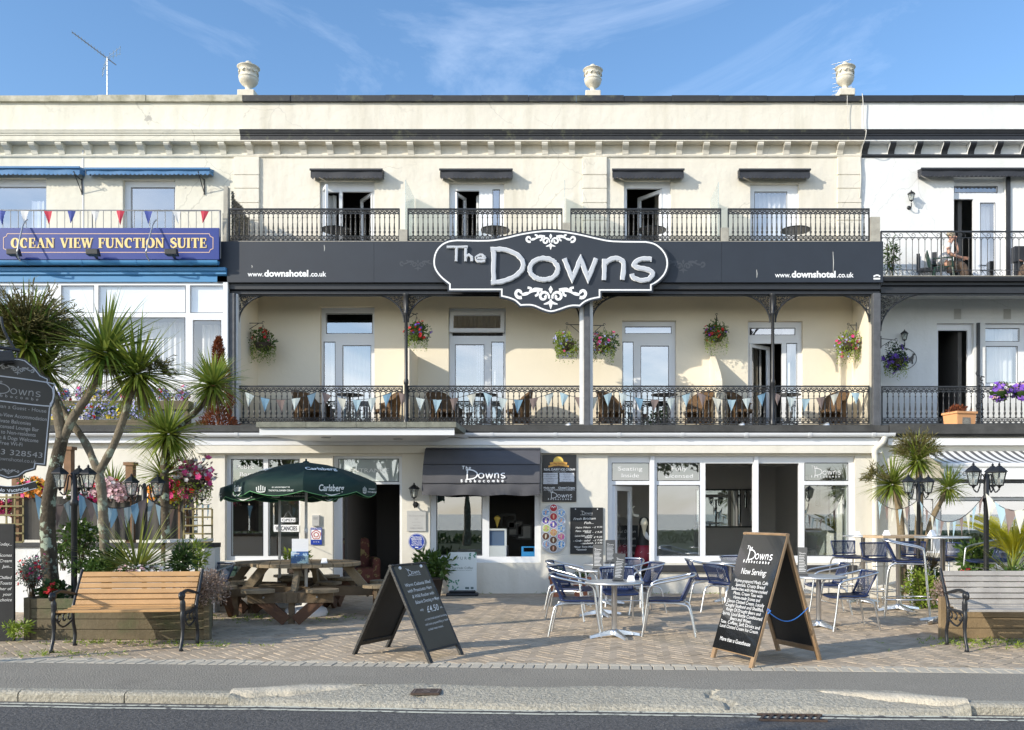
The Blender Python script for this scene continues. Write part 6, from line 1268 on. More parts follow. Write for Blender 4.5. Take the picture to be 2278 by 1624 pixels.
wall_lamp(2022, 452, YW, 'small wall lantern casting a long shadow on the white upper wall'); wall_lamp(2007, 760, YW, 'small wall lantern above the oval wire plaque on the white building'); wall_lamp(924.5, 1108, YG, 'wall lantern between the entrance and the kiosk awning')
# pub sign hanging at the left edge
mat('pub_black', (.020, .018, .015), .35, nz=1.5, na=.2)
t = thing('hanging_sign', 'shaped black hanging sign with white lettering at the left edge', 'sign', (X(30, 8.9), 8.9, 2.44), R(28), ry=R(4.5)); WM[t.name] = Matrix(); t.scale = (.93, .93, .93); I = frame(0, 0, 0); hw = .37
b = MB(); half = [(0, .68), (.06, .675), (.16, .60), (.22, .53), (.30, .50), (.30, .455), (.355, .40), (.37, .33), (.37, .24), (.345, .17), (.345, -.47), (.255, -.47), (.25, -.52), (.16, -.56), (.10, -.62), (0, -.65)]
pl = half+[(-x, z) for x, z in half[::-1]][1:-1]; b.prism(pl, frame(0, .02, 0), .04); b.build('board', 'pub_black', t)
b = MB(); o_ = offset([Vector(p) for p in pl], -.02); b.stroke([tuple(p) for p in o_], .010, frame(0, -.02, 0), .002, closed=True); b.stroke(smooth([(-.30, .45), (-.345, .40), (-.355, .30), (-.33, .22), (-.28, .19), (.28, .19), (.33, .22), (.355, .30), (.345, .40), (.30, .45)], 4, True), .012, frame(0, -.02, 0), .003, closed=True); b.build('border', 'letter_grey', t)
mat('silver_print', (.30, .30, .30), .5); b = MB(); Fm = frame(0, -.02, 0); logo(b, Fm @ Matrix.Translation((-.23, .235, 0)), .46, .003, .75); flourish(b, Fm @ Matrix.Translation((0, .55, 0)), .07, .003); flourish(b, Fm @ Matrix.Translation((0, -.56, 0)), .045, .003)
for i, (s_, z, wd, bo) in enumerate((('More than a Guest - House', .115, .60, -.004), ('Superb Sea-View Accommodation', .025, .62, .004), ('Private Balconies', -.04, .33, .004), ('Fully Licensed Lounge Bar', -.10, .49, .004), ('Open to Non-residents', -.16, .44, .004), ('Children & Dogs Welcome', -.22, .50, .004), ('Free Wi-Fi', -.28, .21, .004), ('01803 328543', -.385, .60, -.004), ('www.downshotel.co.uk', -.45, .50, -.008))): b.text(s_, .085 if i == 7 else .058, Fm @ Matrix.Translation((0, z, 0)), bold=bo, z=.003, fit=wd)
b.lines('lettering', 'silver_print', t)
b = MB(); pts = smooth([(-.28, -.64), (-.2, -.73), (-.05, -.765), (.1, -.75), (.22, -.70), (.27, -.68)], 4); b.stroke(pts, .085, frame(0, .01, 0), 0, .02); b.build('vacancies_scroll', 'pub_black', t); b = MB(); b.stroke([(p.x, p.y+.041) for p in pts], .006, frame(0, -.01, 0), .002); b.stroke([(p.x, p.y-.041) for p in pts], .006, frame(0, -.01, 0), .002)
for s_, x, z, a, wd in (('Sorry', -.165, -.768, -22, .12), ('No', -.05, -.785, -4, .06), ('Vacancies', .105, -.768, 14, .20)): b.text(s_, .052, frame(x, -.01, z) @ Matrix.Rotation(R(a), 4, 'Z'), bold=.012, z=.003, fit=wd)
b.build('vacancies_lettering', 'letter_white', t)
b = MB(); b.box(-.17, .1, -.2, -.05, .60, .72, Matrix.Rotation(R(-12), 4, 'Y')); b.build('floodlight', 'black_paint', t, bevel=.015)
b = MB(); b.tube([(-.9, 0, .78), (.0, 0, .76)], .022, 6); b.tube([(-.25, 0, .76), (-.25, 0, .5)], .008, 4); b.tube([(-.02, 0, .76), (-.02, 0, .66)], .008, 4); b.tube(smooth([(-.2, 0, 1.1), (-.16, 0, .95), (-.05, 0, .77)], 4), .014, 6); b.build('bracket', 'iron', t)
b = MB(); b.tube([(-.95, 0, -2.55), (-.95, 0, 1.2)], .05, 10); b.build('pole', 'black_paint', t)
# ================================================================ PLANTS
def leafmat(n, c, ic, r=.5, tl=.25): return mat(n, c, r, isl=.9, ic=ic, tl=tl, spec=.3)
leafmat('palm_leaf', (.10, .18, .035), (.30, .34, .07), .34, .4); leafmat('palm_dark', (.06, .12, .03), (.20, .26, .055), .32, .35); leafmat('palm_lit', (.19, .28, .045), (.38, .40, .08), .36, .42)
leafmat('dead_leaf', (.22, .17, .10), (.12, .09, .05), .8, .1); leafmat('seed_head', (.19, .165, .06), (.10, .095, .03), .7, .2); leafmat('yucca_leaf', (.13, .19, .045), (.30, .30, .06), .4, .25)
leafmat('leaf_mid', (.045, .10, .02), (.11, .17, .035)); leafmat('leaf_dark', (.022, .055, .014), (.05, .095, .022)); leafmat('leaf_lime', (.17, .26, .03), (.28, .34, .05)); leafmat('leaf_silver', (.17, .21, .16), (.28, .31, .25)); leafmat('leaf_hebe', (.23, .17, .12), (.42, .32, .27), .6); leafmat('conifer_red', (.17, .045, .022), (.26, .085, .03), .7)
leafmat('cycad_leaf', (.44, .43, .02), (.58, .53, .045), .45, .4)
for n, c in (('red', (.62, .015, .02)), ('pink', (.72, .05, .24)), ('white', (.82, .78, .80)), ('violet', (.16, .06, .50)), ('blue', (.36, .37, .68)), ('yellow', (.80, .60, .03)), ('orange', (.80, .28, .03)), ('palepink', (.72, .46, .50)), ('purple', (.25, .10, .58))): mat('petal_'+n, c, .6, isl=.5, ic=tuple(min(1, q*1.25+.03) for q in c), tl=.25)
mat('bark', (.20, .165, .115), .9, nz=9, na=.4, bs=25, bd=.9, stain=(6.5, .53, .60, (.33, .36, .27))); mat('bark_dark', (.095, .075, .05), .95, nz=9, na=.5, bs=25, bd=1, stain=(7, .54, .58, (.34, .40, .31))); mat('bark_plain', (.24, .185, .11), .9, nz=9, na=.35, bs=30, bd=.8); mat('twig', (.10, .07, .04), .9)
def sword(b, o, d, l, w_, droop, n=5, fold=.25):
    """one long strap leaf that bends under its weight"""
    d = d.normalized(); sd = d.cross(Vector((0, 0, 1)))
    if sd.length < .05: sd = Vector((1, 0, 0)).cross(d)
    sd.normalize(); sd = (sd+Vector((0, 0, random.uniform(-.35, .35)))).normalized(); p = Vector(o); pr = None; rows = []
    for i in range(n+1):
        t_ = i/n; w2 = w_*(.55+.9*t_ if t_ < .4 else .91*(1-t_)**.8+.02)/1.0*.5
        up = sd.cross(d); rows.append((p-sd*w2, p+up*(-w2*fold), p+sd*w2)); d = (d+Vector((0, 0, -droop/n*(.4+1.4*t_)))).normalized(); p = p+d*(l/n)
    b.mesh([q for r in rows for q in r], [(i*3+k, i*3+k+1, (i+1)*3+k+1, (i+1)*3+k) for i in range(n) for k in range(2)], True)
def crown(t, c, r, n, m='palm_leaf', lo=-.75, w_=.042, name='crown', droop=.55, skirt=0, tilt=(0, 0)):
    b = MB(); c = Vector(c)
    for i in range(n):
        z = random.uniform(lo, 1.0); a = random.uniform(0, 6.283); q = math.sqrt(max(0, 1-min(1, abs(z))**2)); d = Vector((q*math.cos(a)+tilt[0], q*math.sin(a)+tilt[1], z+.05)); l = r*random.uniform(.75, 1.12)*(1 if z > -.3 else .85)
        sword(b, c+d.normalized()*.04, d, l, w_*random.uniform(.8, 1.15), droop*random.uniform(.3, 1.3)*(1-.5*max(0, z)))
    b.build(name, m, t, world=True)
    if skirt:
        b = MB()
        for i in range(skirt): a = random.uniform(0, 6.283); d = Vector((math.cos(a)*.35, math.sin(a)*.35, -1)); sword(b, c+Vector((math.cos(a)*.05, math.sin(a)*.05, -.02)), d, r*random.uniform(.5, .95), .022, .2, 4)
        b.build('dead_leaves', 'dead_leaf', t, world=True)
def seedhead(t, c, r, n):
    b = MB(); c = Vector(c)
    for i in range(n):
        d = sph(); d.z = abs(d.z)*.8-.15; d.normalize(); l = r*random.uniform(.5, 1); p = c+d*l*.35; e = c+d*l+rv(.06); b.tube([p, (p+e)/2+rv(.03), e], .0045, 3, False)
        for k in range(5): q = p.lerp(e, random.uniform(.2, 1)); dd = (d+rv(.9)).normalized(); b.leaf(q, dd, rv(), random.uniform(.06, .12), .014)
    b.build('seed_head', 'seed_head', t, world=True)
def limb(t, pts, r, m='bark', name='trunk'):
    pts = smooth(pts, 5); k = len(pts); b = MB(); rr = [r[0]+(r[1]-r[0])*i/(k-1)+random.uniform(-.004, .004) for i in range(k)]; b.tube(pts, rr, 12); return b.build(name, m, t, world=True)
def uv(pts, y, dy=0): return [P(u, v, y+dy*i/max(1, len(pts)-1)) for i, (u, v) in enumerate(pts)]
yt = PLY+.8
t = thing('palm_tree', 'cordyline palm with a thick lichen covered forked trunk at the left', 'tree', (X(116, yt), yt, .4))
limb(t, uv([(117, 1350), (110, 1250), (106, 1170), (109, 1110), (122, 1045), (138, 975)], yt), (.098, .074), 'bark_dark'); limb(t, uv([(139, 985), (128, 920), (108, 868), (72, 808), (62, 780)], yt), (.066, .05), 'bark', 'branch'); limb(t, uv([(137, 985), (165, 925), (196, 880), (220, 830), (232, 785)], yt), (.056, .042), 'bark', 'branch')
crown(t, P(58, 772, yt), .80, 230, 'palm_leaf', -.7, .058, droop=.55, skirt=30); crown(t, P(234, 782, yt-.05), .78, 235, 'palm_leaf', -.85, .060, droop=.5, skirt=30); seedhead(t, P(62, 735, yt), .72, 800)
t = thing('palm_tree', 'cordyline palm with a pale smooth trunk that forks into a V', 'tree', (X(236, yt), yt+.1, .4))
limb(t, uv([(239, 1350), (233, 1220), (227, 1100), (219, 1048)], yt+.1), (.062, .058), 'bark'); limb(t, uv([(219, 1052), (190, 985), (155, 935), (122, 880), (100, 826)], yt+.1, .3), (.05, .04), 'bark', 'branch'); limb(t, uv([(220, 1052), (255, 985), (275, 930), (290, 880), (304, 842)], yt+.1), (.05, .04), 'bark', 'branch')
crown(t, P(102, 820, yt+.4), .62, 150, 'palm_leaf', -.8, .05); crown(t, P(305, 832, yt+.1), .78, 220, 'palm_lit', -.9, .056, droop=.5, skirt=34); seedhead(t, P(345, 822, yt+.2), .26, 70)
yk = 12.95; t = thing('palm_tree', 'cordyline palm with a thin dark trunk and a low side crown near the bar window', 'tree', (X(368, yk), yk, 0))
limb(t, uv([(370, 1365), (368, 1160), (366, 1050), (374, 975)], yk), (.065, .056), 'bark_dark'); limb(t, uv([(370, 1000), (408, 942), (446, 905), (472, 868)], yk), (.05, .04), 'bark_dark', 'branch')
crown(t, P(374, 966, yk), .66, 260, 'palm_lit', -.8, .055, droop=.6, skirt=20); crown(t, P(474, 858, yk), .56, 240, 'palm_lit', -.85, .055, droop=.6, skirt=44); crown(t, P(362, 1058, yk+.1), .5, 130, 'palm_lit', -.4, .04)
def tuft(name, label, o, l, n, m, w_=.03, lo=.15, droop=.35, group=None):
    t = thing(name, label, 'plant', tuple(o), 0, group); b = MB()
    for i in range(n):
        z = random.uniform(lo, 1); a = random.uniform(0, 6.283); q = math.sqrt(max(0, 1-z*z)); sword(b, Vector(o)+Vector((random.uniform(-.03, .03), random.uniform(-.03, .03), 0)), Vector((q*math.cos(a), q*math.sin(a), z)), l*random.uniform(.7, 1.1), w_, droop*random.uniform(.2, 1.2))
    b.build('leaves', m, t, world=True); return t
tuft('yucca_plant', 'yellow edged spiky yucca in the middle of the left planter', P(306, 1268, PLY+.35), .86, 95, 'yucca_leaf', .040, .05, .3)
def bush(name, label, c, r, n, m, ls=.06, lw=.03, flowers=(), cat='plant', group=None, stems=0, zlo=-1, parent=None, hollow=.45):
    """leafy plant: n leaves through an uneven volume, with flowers of (material, count, size)"""
    c = Vector(c); t = parent or thing(name, label, cat, tuple(c-Vector((0, 0, r[2]))), 0, group); lob = [(sph()*.55, random.uniform(.45, .75)) for _ in range(7)]
    def pt():
        while True:
            k, s = random.choice(lob); q = sph(); q = q.normalized()*(hollow+(1-hollow)*random.random()**.6); p = k+q*s
            if p.z > zlo: return p, q
    b = MB()
    for i in range(n):
        p, q = pt(); w_ = Vector((p.x*r[0], p.y*r[1], p.z*r[2])); d = (q+rv(.8)+Vector((0, 0, .15))).normalized(); b.leaf(c+w_, d, rv().normalized(), ls*random.uniform(.6, 1.3), lw*random.uniform(.7, 1.2))
    b.build('foliage', m, t, world=True)
    for fm, k, s in flowers:
        b = MB()
        for i in range(k):
            p, q = pt(); p = p*1.06; w_ = c+Vector((p.x*r[0], p.y*r[1], p.z*r[2])); nn = (q+Vector((0, -.7, .4))+rv(.4)).normalized(); a = nn.orthogonal().normalized(); e = nn.cross(a); m5 = 5
            for j in range(m5):
                th = 6.283*j/m5; d = a*math.cos(th)+e*math.sin(th); sd = nn.cross(d); b.face((w_, w_+d*s*.6-sd*s*.42+nn*s*.12, w_+d*s+nn*s*.2, w_+d*s*.6+sd*s*.42+nn*s*.12))
        b.build('flowers', fm, t, world=True)
    if stems:
        b = MB()
        for i in range(stems): p, q = pt(); b.tube([c+Vector((random.uniform(-.04, .04), 0, -r[2]*1.15)), c+Vector((p.x*r[0]*.5, p.y*r[1]*.5, -r[2]*.3)), c+Vector((p.x*r[0], p.y*r[1], p.z*r[2]))], .005, 4, False)
        b.build('stems', 'twig', t, world=True)
    return t
yp = PLY+.25
bush('sage_bush', 'silvery bush with small crimson flowers at the left end of the mossy planter', P(72, 1278, yp), (.20, .2, .30), 1500, 'leaf_silver', .035, .018, (('petal_red', 40, .022), ('petal_pink', 25, .02)), stems=26, hollow=.1)
bush('geranium', 'red geranium at the foot of the lichen covered palm', P(118, 1308, yp-.1), (.15, .14, .12), 350, 'leaf_dark', .07, .06, (('petal_red', 46, .045),))
bush('green_shrub', 'low dark green shrub behind the bench back', P(208, 1262, yp), (.26, .2, .14), 1300, 'leaf_mid', .055, .028)
bush('white_flowers', 'drift of small white and lilac flowers behind the bench back', P(318, 1268, yp), (.36, .15, .09), 700, 'leaf_mid', .04, .02, (('petal_white', 150, .022), ('petal_palepink', 90, .02)))
bush('lily_stems', 'upright leafy dark green stems right of the yucca', P(408, 1248, yp+.1), (.11, .1, .2), 420, 'leaf_dark', .12, .022, stems=12)
bush('loose_shrub', 'dark loose shrub left of the yucca, in front of the white wall', P(258, 1240, yp+.4), (.2, .12, .16), 260, 'leaf_dark', .09, .03, stems=14, hollow=.1)
bush('fern_clump', 'bright green ferny plant left of the bench at the foot of the white wall', P(38, 1395, 10.2), (.16, .14, .10), 300, 'leaf_lime', .06, .02)
bush('loose_shrub', 'airy light green shrub at the right of the left planter beside the lily stems', P(438, 1236, yt+.3), (.16, .18, .24), 420, 'leaf_lime', .09, .02, stems=12, hollow=.1)
bush('loose_shrub', 'feathery dark green shrub before the white wall, left of the leftmost lantern post', P(140, 1232, yt+.9), (.26, .16, .2), 480, 'leaf_mid', .08, .022, stems=12, hollow=.1)
bush('tall_shrub', 'leafy green shrub between the two left palm trunks', P(176, 1210, yt+.5), (.22, .2, .34), 900, 'leaf_mid', .08, .035, (('petal_white', 20, .03),), stems=14)
bush('pink_hebe', 'pinkish grey shrub spilling over the right corner of the mossy planter', P(462, 1312, PLY-.02), (.27, .22, .24), 2600, 'leaf_hebe', .035, .016)
bush('brown_hebe', 'pinkish brown shrub on the left corner of the light timber planter', P(2118, 1308, PRY+.15), (.26, .22, .20), 2600, 'leaf_hebe', .036, .016, (('petal_palepink', 30, .018),))
bush('red_flowers', 'scarlet flowers beside the brown shrub in the right planter', P(2150, 1276, PRY+.35), (.13, .1, .10), 260, 'leaf_mid', .05, .03, (('petal_red', 30, .045),))
bush('border_shrub', 'yellow green leafy shrub at the foot of the right hand palms', P(2068, 1318, 13.9), (.34, .3, .42), 1700, 'leaf_lime', .06, .034, stems=12); bush('border_shrub', 'dark green shrub behind the stool legs by the light timber planter', P(2055, 1283, 14.5), (.30, .25, .30), 1200, 'leaf_mid', .06, .03)
bush('leafy_plant', 'broad leaved green plant behind the tall stool on the right', P(2170, 1232, 13.6), (.26, .22, .30), 650, 'leaf_mid', .13, .045, stems=14); tuft('grass_clump', 'straw coloured grass clump behind the bar table post', P(2075, 1262, 14.2), .5, 120, 'dead_leaf', .012, .2, .7)
tuft('spiky_plant', 'grey green spiky plant at the right edge behind the bench', P(2250, 1275, 11.7), .62, 46, 'yucca_leaf', .034, .1, .25)
bush('mixed_shrub', 'low mixed green planting at the far right of the light timber planter', (X(2096, PRY)+1.45, PRY+.6, .62), (.55, .4, .22), 1500, 'leaf_mid', .06, .03, (('petal_palepink', 60, .03),))
# sago palm with feathered fronds
oc = P(2256, 1246, 12.6); t = thing('sago_palm', 'bright yellow green sago palm with feathered fronds at the right edge', 'plant', tuple(oc)); b = MB(); sp_ = MB()
for i in range(30):
    a = 6.283*i/30*2.4+random.uniform(-.2, .2); z = random.uniform(.7, 2.6); d = Vector((math.cos(a), math.sin(a), z)).normalized(); p = Vector(oc); ln = random.uniform(.85, 1.1); ns = 22; pts = [p.copy()]
    for k in range(ns): d = (d+Vector((0, 0, -.055))).normalized(); p = p+d*(ln/ns); pts.append(p.copy())
    sp_.tube(pts[::3]+[pts[-1]], [.008]*(len(pts[::3]))+[.002], 4, False)
    for k in range(3, ns):
        dd = (pts[k+1]-pts[k-1]).normalized() if k < ns else d; sd = dd.cross(Vector((0, 0, 1))).normalized(); f = math.sin(math.pi*min(1, .15+.85*k/ns))
        for s in (-1, 1):
            for h_ in (0, .5): b.leaf(pts[k].lerp(pts[min(k+1, ns)], h_), (sd*s+dd*.75+Vector((0, 0, .35))), Vector((0, 0, 1)), .17*f+.03, .013)
b.build('fronds', 'cycad_leaf', t, world=True); sp_.build('frond_ribs', 'cycad_leaf', t, world=True)
# palms on the right
yq = 15.3
t = thing('palm_tree', 'short cordyline palm next to the cream downpipe', 'tree', (X(2003, yq), yq, 0)); limb(t, uv([(2012, 1322), (2006, 1230), (2003, 1160), (1994, 1088)], yq), (.075, .06), 'bark_plain'); crown(t, P(1985, 1078, yq), .58, 240, 'palm_lit', -.75, .042, skirt=14, tilt=(-.15, 0)); seedhead(t, P(1950, 1060, yq), .3, 90)
t = thing('palm_tree', 'taller cordyline palm with two stems in front of the shop window', 'tree', (X(2045, yq), yq-.1, 0)); limb(t, uv([(2044, 1322), (2042, 1230), (2046, 1110), (2043, 1032)], yq-.1), (.075, .055), 'bark_plain'); limb(t, uv([(2050, 1240), (2072, 1160), (2092, 1118), (2108, 1090)], yq-.1), (.05, .04), 'bark_plain', 'branch')
crown(t, P(2042, 1025, yq-.1), .54, 200, 'palm_lit', -.85, .046); crown(t, P(2109, 1086, yq-.1), .46, 150, 'palm_lit', -.85, .042); seedhead(t, P(2040, 1002, yq-.05), .42, 260)
# flower bed on the left roof
yf = 18.6; zfb = zr+.06
t = thing('roof_trough', 'weathered timber trough of bedding flowers on the left flat roof', 'flower trough', (X(230, yf), yf, zfb)); b = MB()
for k in range(3): b.box(X(110, yf), X(330, yf), yf-.02, yf+.02, Z(955, yf)+k*.068, Z(955, yf)+k*.068+.064)
b.box(X(110, yf), X(330, yf), yf+.4, yf+.44, zfb, Z(930, yf)); b.build('boards', 'planter_wood', t, world=True); b = MB(); b.box(X(110, yf), X(330, yf), yf+.02, yf+.4, zfb, Z(935, yf)); b.build('soil', 'soil', t, world=True)
for i in range(6):
    u = 128+i*38; bush('', '', P(u, 915-4*(i % 2), yf+.15), (.24, .2, .20), 420, 'leaf_mid' if i % 2 else 'leaf_lime', .05, .025, ((('petal_blue', 130, .028), ('petal_yellow', 8, .06)), (('petal_yellow', 16, .055), ('petal_blue', 90, .026)), (('petal_blue', 150, .028), ('petal_red', 10, .05)))[i % 3], parent=t)
t = thing('roof_trough', 'row of red, blue and pink flowers against the white cladding', 'flower trough', (X(300, YL-.4), YL-.4, zfb)); yb2 = YL-.4
b = MB(); b.box(X(120, yb2), X(425, yb2), yb2-.15, yb2+.15, Z(912, yb2), Z(893, yb2)); b.build('boards', 'planter_wood', t, world=True); b = MB()
for u in (125, 210, 300, 418): b.box(X(u, yb2)-.04, X(u, yb2)+.04, yb2-.1, yb2+.1, zfb, Z(912, yb2))
b.build('trestle', 'planter_wood', t, world=True)
for i in range(8): u = 138+i*38; bush('', '', P(u, 880-3*(i % 3), yb2), (.25, .16, .19), 330, 'leaf_mid', .05, .025, ((('petal_blue', 130, .026), ('petal_red', 14, .05)), (('petal_blue', 90, .026), ('petal_pink', 16, .05)), (('petal_blue', 120, .028), ('petal_yellow', 9, .05)))[i % 3], parent=t)
t = thing('dried_basket', 'faded straw coloured trailing plant in front of the white cladding', 'plant', tuple(P(150, 905, 19.6))); b = MB(); oc = P(150, 858, 19.6)
for i in range(110): a = random.uniform(0, 6.283); sword(b, oc, Vector((math.cos(a)*.8, math.sin(a)*.8, .75)), random.uniform(.45, .7), .01, 1.9, 6)
b.build('foliage', 'dead_leaf', t, world=True)
yc2 = 19.9; t = thing('red_conifer', 'rust red conical conifer in a pot by the left hotel post', 'plant', tuple(P(485, 952, yc2)))
b = MB(); oc = P(486, 960, yc2); ht = (960-752)/F*yc2
for i in range(3600):
    h_ = random.random()**1.35; rr = .36*(1-h_)**.8*random.uniform(.4, 1.05)*(1+.25*math.sin(h_*23)); a = random.uniform(0, 6.283); p = oc+Vector((rr*math.cos(a), rr*math.sin(a), h_*ht)); b.leaf(p, Vector((math.cos(a), math.sin(a), .9))+rv(.5), rv(), .10, .028)
b.build('foliage', 'conifer_red', t, world=True); b = MB(); b.lathe([(.16, zfb), (.2, zfb+.28)], (oc.x, yc2, 0), 14); b.build('pot', 'galv', t, world=True); b = MB(); b.tube([(oc.x, yc2, zfb+.2), (oc.x, yc2, oc.z+ht*.9)], [.04, .008], 6); b.build('trunk', 'twig', t, world=True)
# hanging baskets
def basket(u, v, y, r, label, flowers, leaf='leaf_mid', arm=None, trail=True, n=800):
    """arm: (u, v, y) of the wall plate it hangs from"""
    c = P(u, v, y); t = thing('hanging_basket', label, 'hanging basket', (c.x, c.y, c.z+r), 0, 'hanging flower baskets')
    b = MB(); b.lathe([(.02, -r*.55), (r*.35, -r*.45), (r*.5, -r*.2), (r*.55, 0)], c, 14); b.build('basket', 'soil', t, world=True)
    bush('', '', c+Vector((0, 0, r*.05)), (r*.95, r*.8, r*.95), n, leaf, .07, .036, flowers, parent=t)
    if trail:
        b = MB()
        for i in range(60):
            a = random.uniform(0, 6.283); p = c+Vector((math.cos(a)*r*.75, math.sin(a)*r*.6, -r*.25)); L_ = r*random.uniform(.4, 1.1)
            for k in range(7): b.leaf(p+Vector((.02*math.sin(k+a), 0, -L_*k/6)), rv(), rv(), .045, .02)
        b.build('trailing_stems', 'leaf_lime', t, world=True)
    hook = Vector((c.x, c.y, c.z+r*1.25))
    b = MB()
    for k in range(3): a = 2.1*k; b.tube([hook, c+Vector((r*.5*math.cos(a), r*.5*math.sin(a), 0))], .004, 4, False)
    b.build('chain', 'iron', t, world=True)
    if arm:
        w_ = P(*arm); w_.z = hook.z+.03; b = MB(); b.tube(smooth([w_, hook+Vector((0, 0, .03))], 3), .010, 5); b.tube([w_+Vector((0, 0, -.2)), hook.lerp(w_, .25)+Vector((0, 0, .02))], .008, 5); b.tube([w_+Vector((0, 0, .06)), w_+Vector((0, 0, -.24))], .012, 5); b.tube([hook+Vector((q.x, 0, q.y)) for q in spiral(0, .05, .03, .02, 0, 5, 8)], .007, 4); b.build('bracket', 'iron', t, world=True)
basket(585, 764, 21.9, .38, 'flower basket with trailing red blooms at the left end of the hotel balcony', (('petal_red', 24, .045), ('petal_pink', 8, .03)), 'leaf_mid', (548, 730, 21.9))
basket(927, 742, 21.7, .34, 'flower basket half behind the left slim iron column', (('petal_red', 22, .045), ('petal_violet', 30, .03)), 'leaf_mid', (905, 700, 21.3))
basket(1261, 764, 21.3, .34, 'lime green flower basket just left of the middle square post', (('petal_blue', 60, .03), ('petal_pink', 12, .035)), 'leaf_lime', (1290, 730, 21.3)); basket(1344, 766, 21.3, .34, 'flower basket with magenta and lilac blooms just right of the middle square post', (('petal_blue', 60, .03), ('petal_pink', 26, .05)), 'leaf_mid', (1318, 730, 21.3))
basket(1594, 744, 22.1, .36, 'flower basket with red blooms against the wall between two balcony doors', (('petal_red', 30, .045), ('petal_violet', 24, .03)), 'leaf_mid', (1594, 700, YW))
basket(1887, 766, 21.9, .36, 'pale green flower basket with a pink cluster at the right end of the hotel balcony', (('petal_blue', 60, .03), ('petal_pink', 24, .05), ('petal_white', 20, .025)), 'leaf_lime', (1905, 730, 21.9))
basket(1993, 800, 21.7, .36, 'dark basket of violet petunias beside the white building post', (('petal_violet', 75, .055),), 'leaf_dark', (1960, 760, 21.5))
basket(428, 1065, 13.2, .34, 'large basket of pink and white petunias by the bar window', (('petal_pink', 60, .055), ('petal_white', 110, .035), ('petal_red', 20, .05)), 'leaf_hebe', None, True, 700)
for u, l in ((2222, 'left trough of violet and pink petunias on the lower right railing'), (2275, 'right trough of violet petunias on the lower right railing')):
    c = P(u, 872, YB-.14); t = thing('rail_planter', l, 'flower planter', tuple(c), 0, 'petunia troughs on the railing'); b = MB(); b.lathe([(.02, -.19), (.12, -.16), (.2, -.05), (.21, 0)], c, 14); b.build('basket', 'leaf_dark', t, world=True)
    bush('', '', c+Vector((0, 0, .0)), (.31, .2, .24), 620, 'leaf_mid', .06, .03, (('petal_purple', 110, .06), ('petal_palepink', 36, .05), ('petal_white', 22, .045)), parent=t)
# pots near the wall
def pot(name, label, c, r, h, m, lf, n, ls, rr, group=None):
    t = thing(name, label, 'plant pot', tuple(c), 0, group); b = MB(); b.lathe([(r*.7, 0), (r*.95, h*.85), (r*1.08, h*.86), (r*1.08, h), (r*.9, h), (r*.88, h-.03)], c, 18); b.build('pot', m, t, world=True); b = MB(); b.lathe([(r*.88, h-.03), (0, h-.03)], c, 16); b.build('soil', 'soil', t, world=True); bush('', '', Vector(c)+Vector((0, 0, h+rr[2]*.7)), rr, n, lf, ls, ls*.4, parent=t, stems=8); return t
pot('potted_bay', 'glossy green potted shrub between the kiosk window and the small sandwich board', (X(962, 15.7), 15.7, 0), .2, .36, 'soil', 'leaf_mid', 520, .13, (.30, .26, .26)); pot('terracotta_pot', 'terracotta pot of wispy plants left of the café chairs', (X(1240, 15.8), 15.8, 0), .15, .36, 'plant_pot', 'leaf_lime', 160, .06, (.14, .12, .10), 'terracotta pots'); pot('terracotta_pot', 'terracotta pot against the wall behind the navy chairs', (X(1293, 15.9), 15.9, 0), .17, .34, 'plant_pot', 'leaf_mid', 150, .06, (.14, .12, .07), 'terracotta pots'); pot('potted_bay', 'lime green potted shrub below the VACANCIES card', (X(664, 15.8), 15.8, 0), .18, .5, 'soil', 'leaf_lime', 460, .10, (.24, .2, .22))
yp5 = 17.9; c = P(2091, 961, yp5); t = thing('sun_planter', 'square terracotta planter with a sun face relief on the right roof edge', 'planter', (c.x, 17.0, zr+.06), R(14)); WM[t.name] = Matrix(); b = MB(); k = .21; b.mesh([(-k*.9, -k*.9, 0), (k*.9, -k*.9, 0), (k*.9, k*.9, 0), (-k*.9, k*.9, 0), (-k, -k, .32), (k, -k, .32), (k, k, .32), (-k, k, .32)], [(3, 2, 1, 0), (0, 1, 5, 4), (1, 2, 6, 5), (2, 3, 7, 6), (3, 0, 4, 7)]); b.panel(-k-.02, k+.02, -k-.02, k+.02, -.36, -.32, [(-k+.03, k-.03, -k+.03, k-.03)], Matrix.Rotation(R(-90), 4, 'X') if False else Matrix(((1, 0, 0, 0), (0, 0, 1, 0), (0, -1, 0, 0), (0, 0, 0, 1)))); b.build('pot', 'terracotta', t)
mat('relief_grey', (.22, .20, .17), .8); b = MB(); b.box(-.09, .09, -.205, -.19, .07, .25); b.build('relief_panel', 'relief_grey', t); b = MB(); Mx = frame(0, -.206, .16)
for j in range(12): a = 6.283*j/12; b.stroke([(.035*math.cos(a), .035*math.sin(a)), (.075*math.cos(a), .075*math.sin(a))], [.02, .004], Mx, .001+.0002*j)
b.stroke([(.022*math.cos(R(a)), .022*math.sin(R(a))) for a in range(0, 360, 30)], .016, Mx, .004, closed=True); b.build('sun_relief', 'concrete', t)
bush('', '', (0, 0, .40), (.22, .2, .12), 420, 'conifer_red', .07, .02, parent=t)
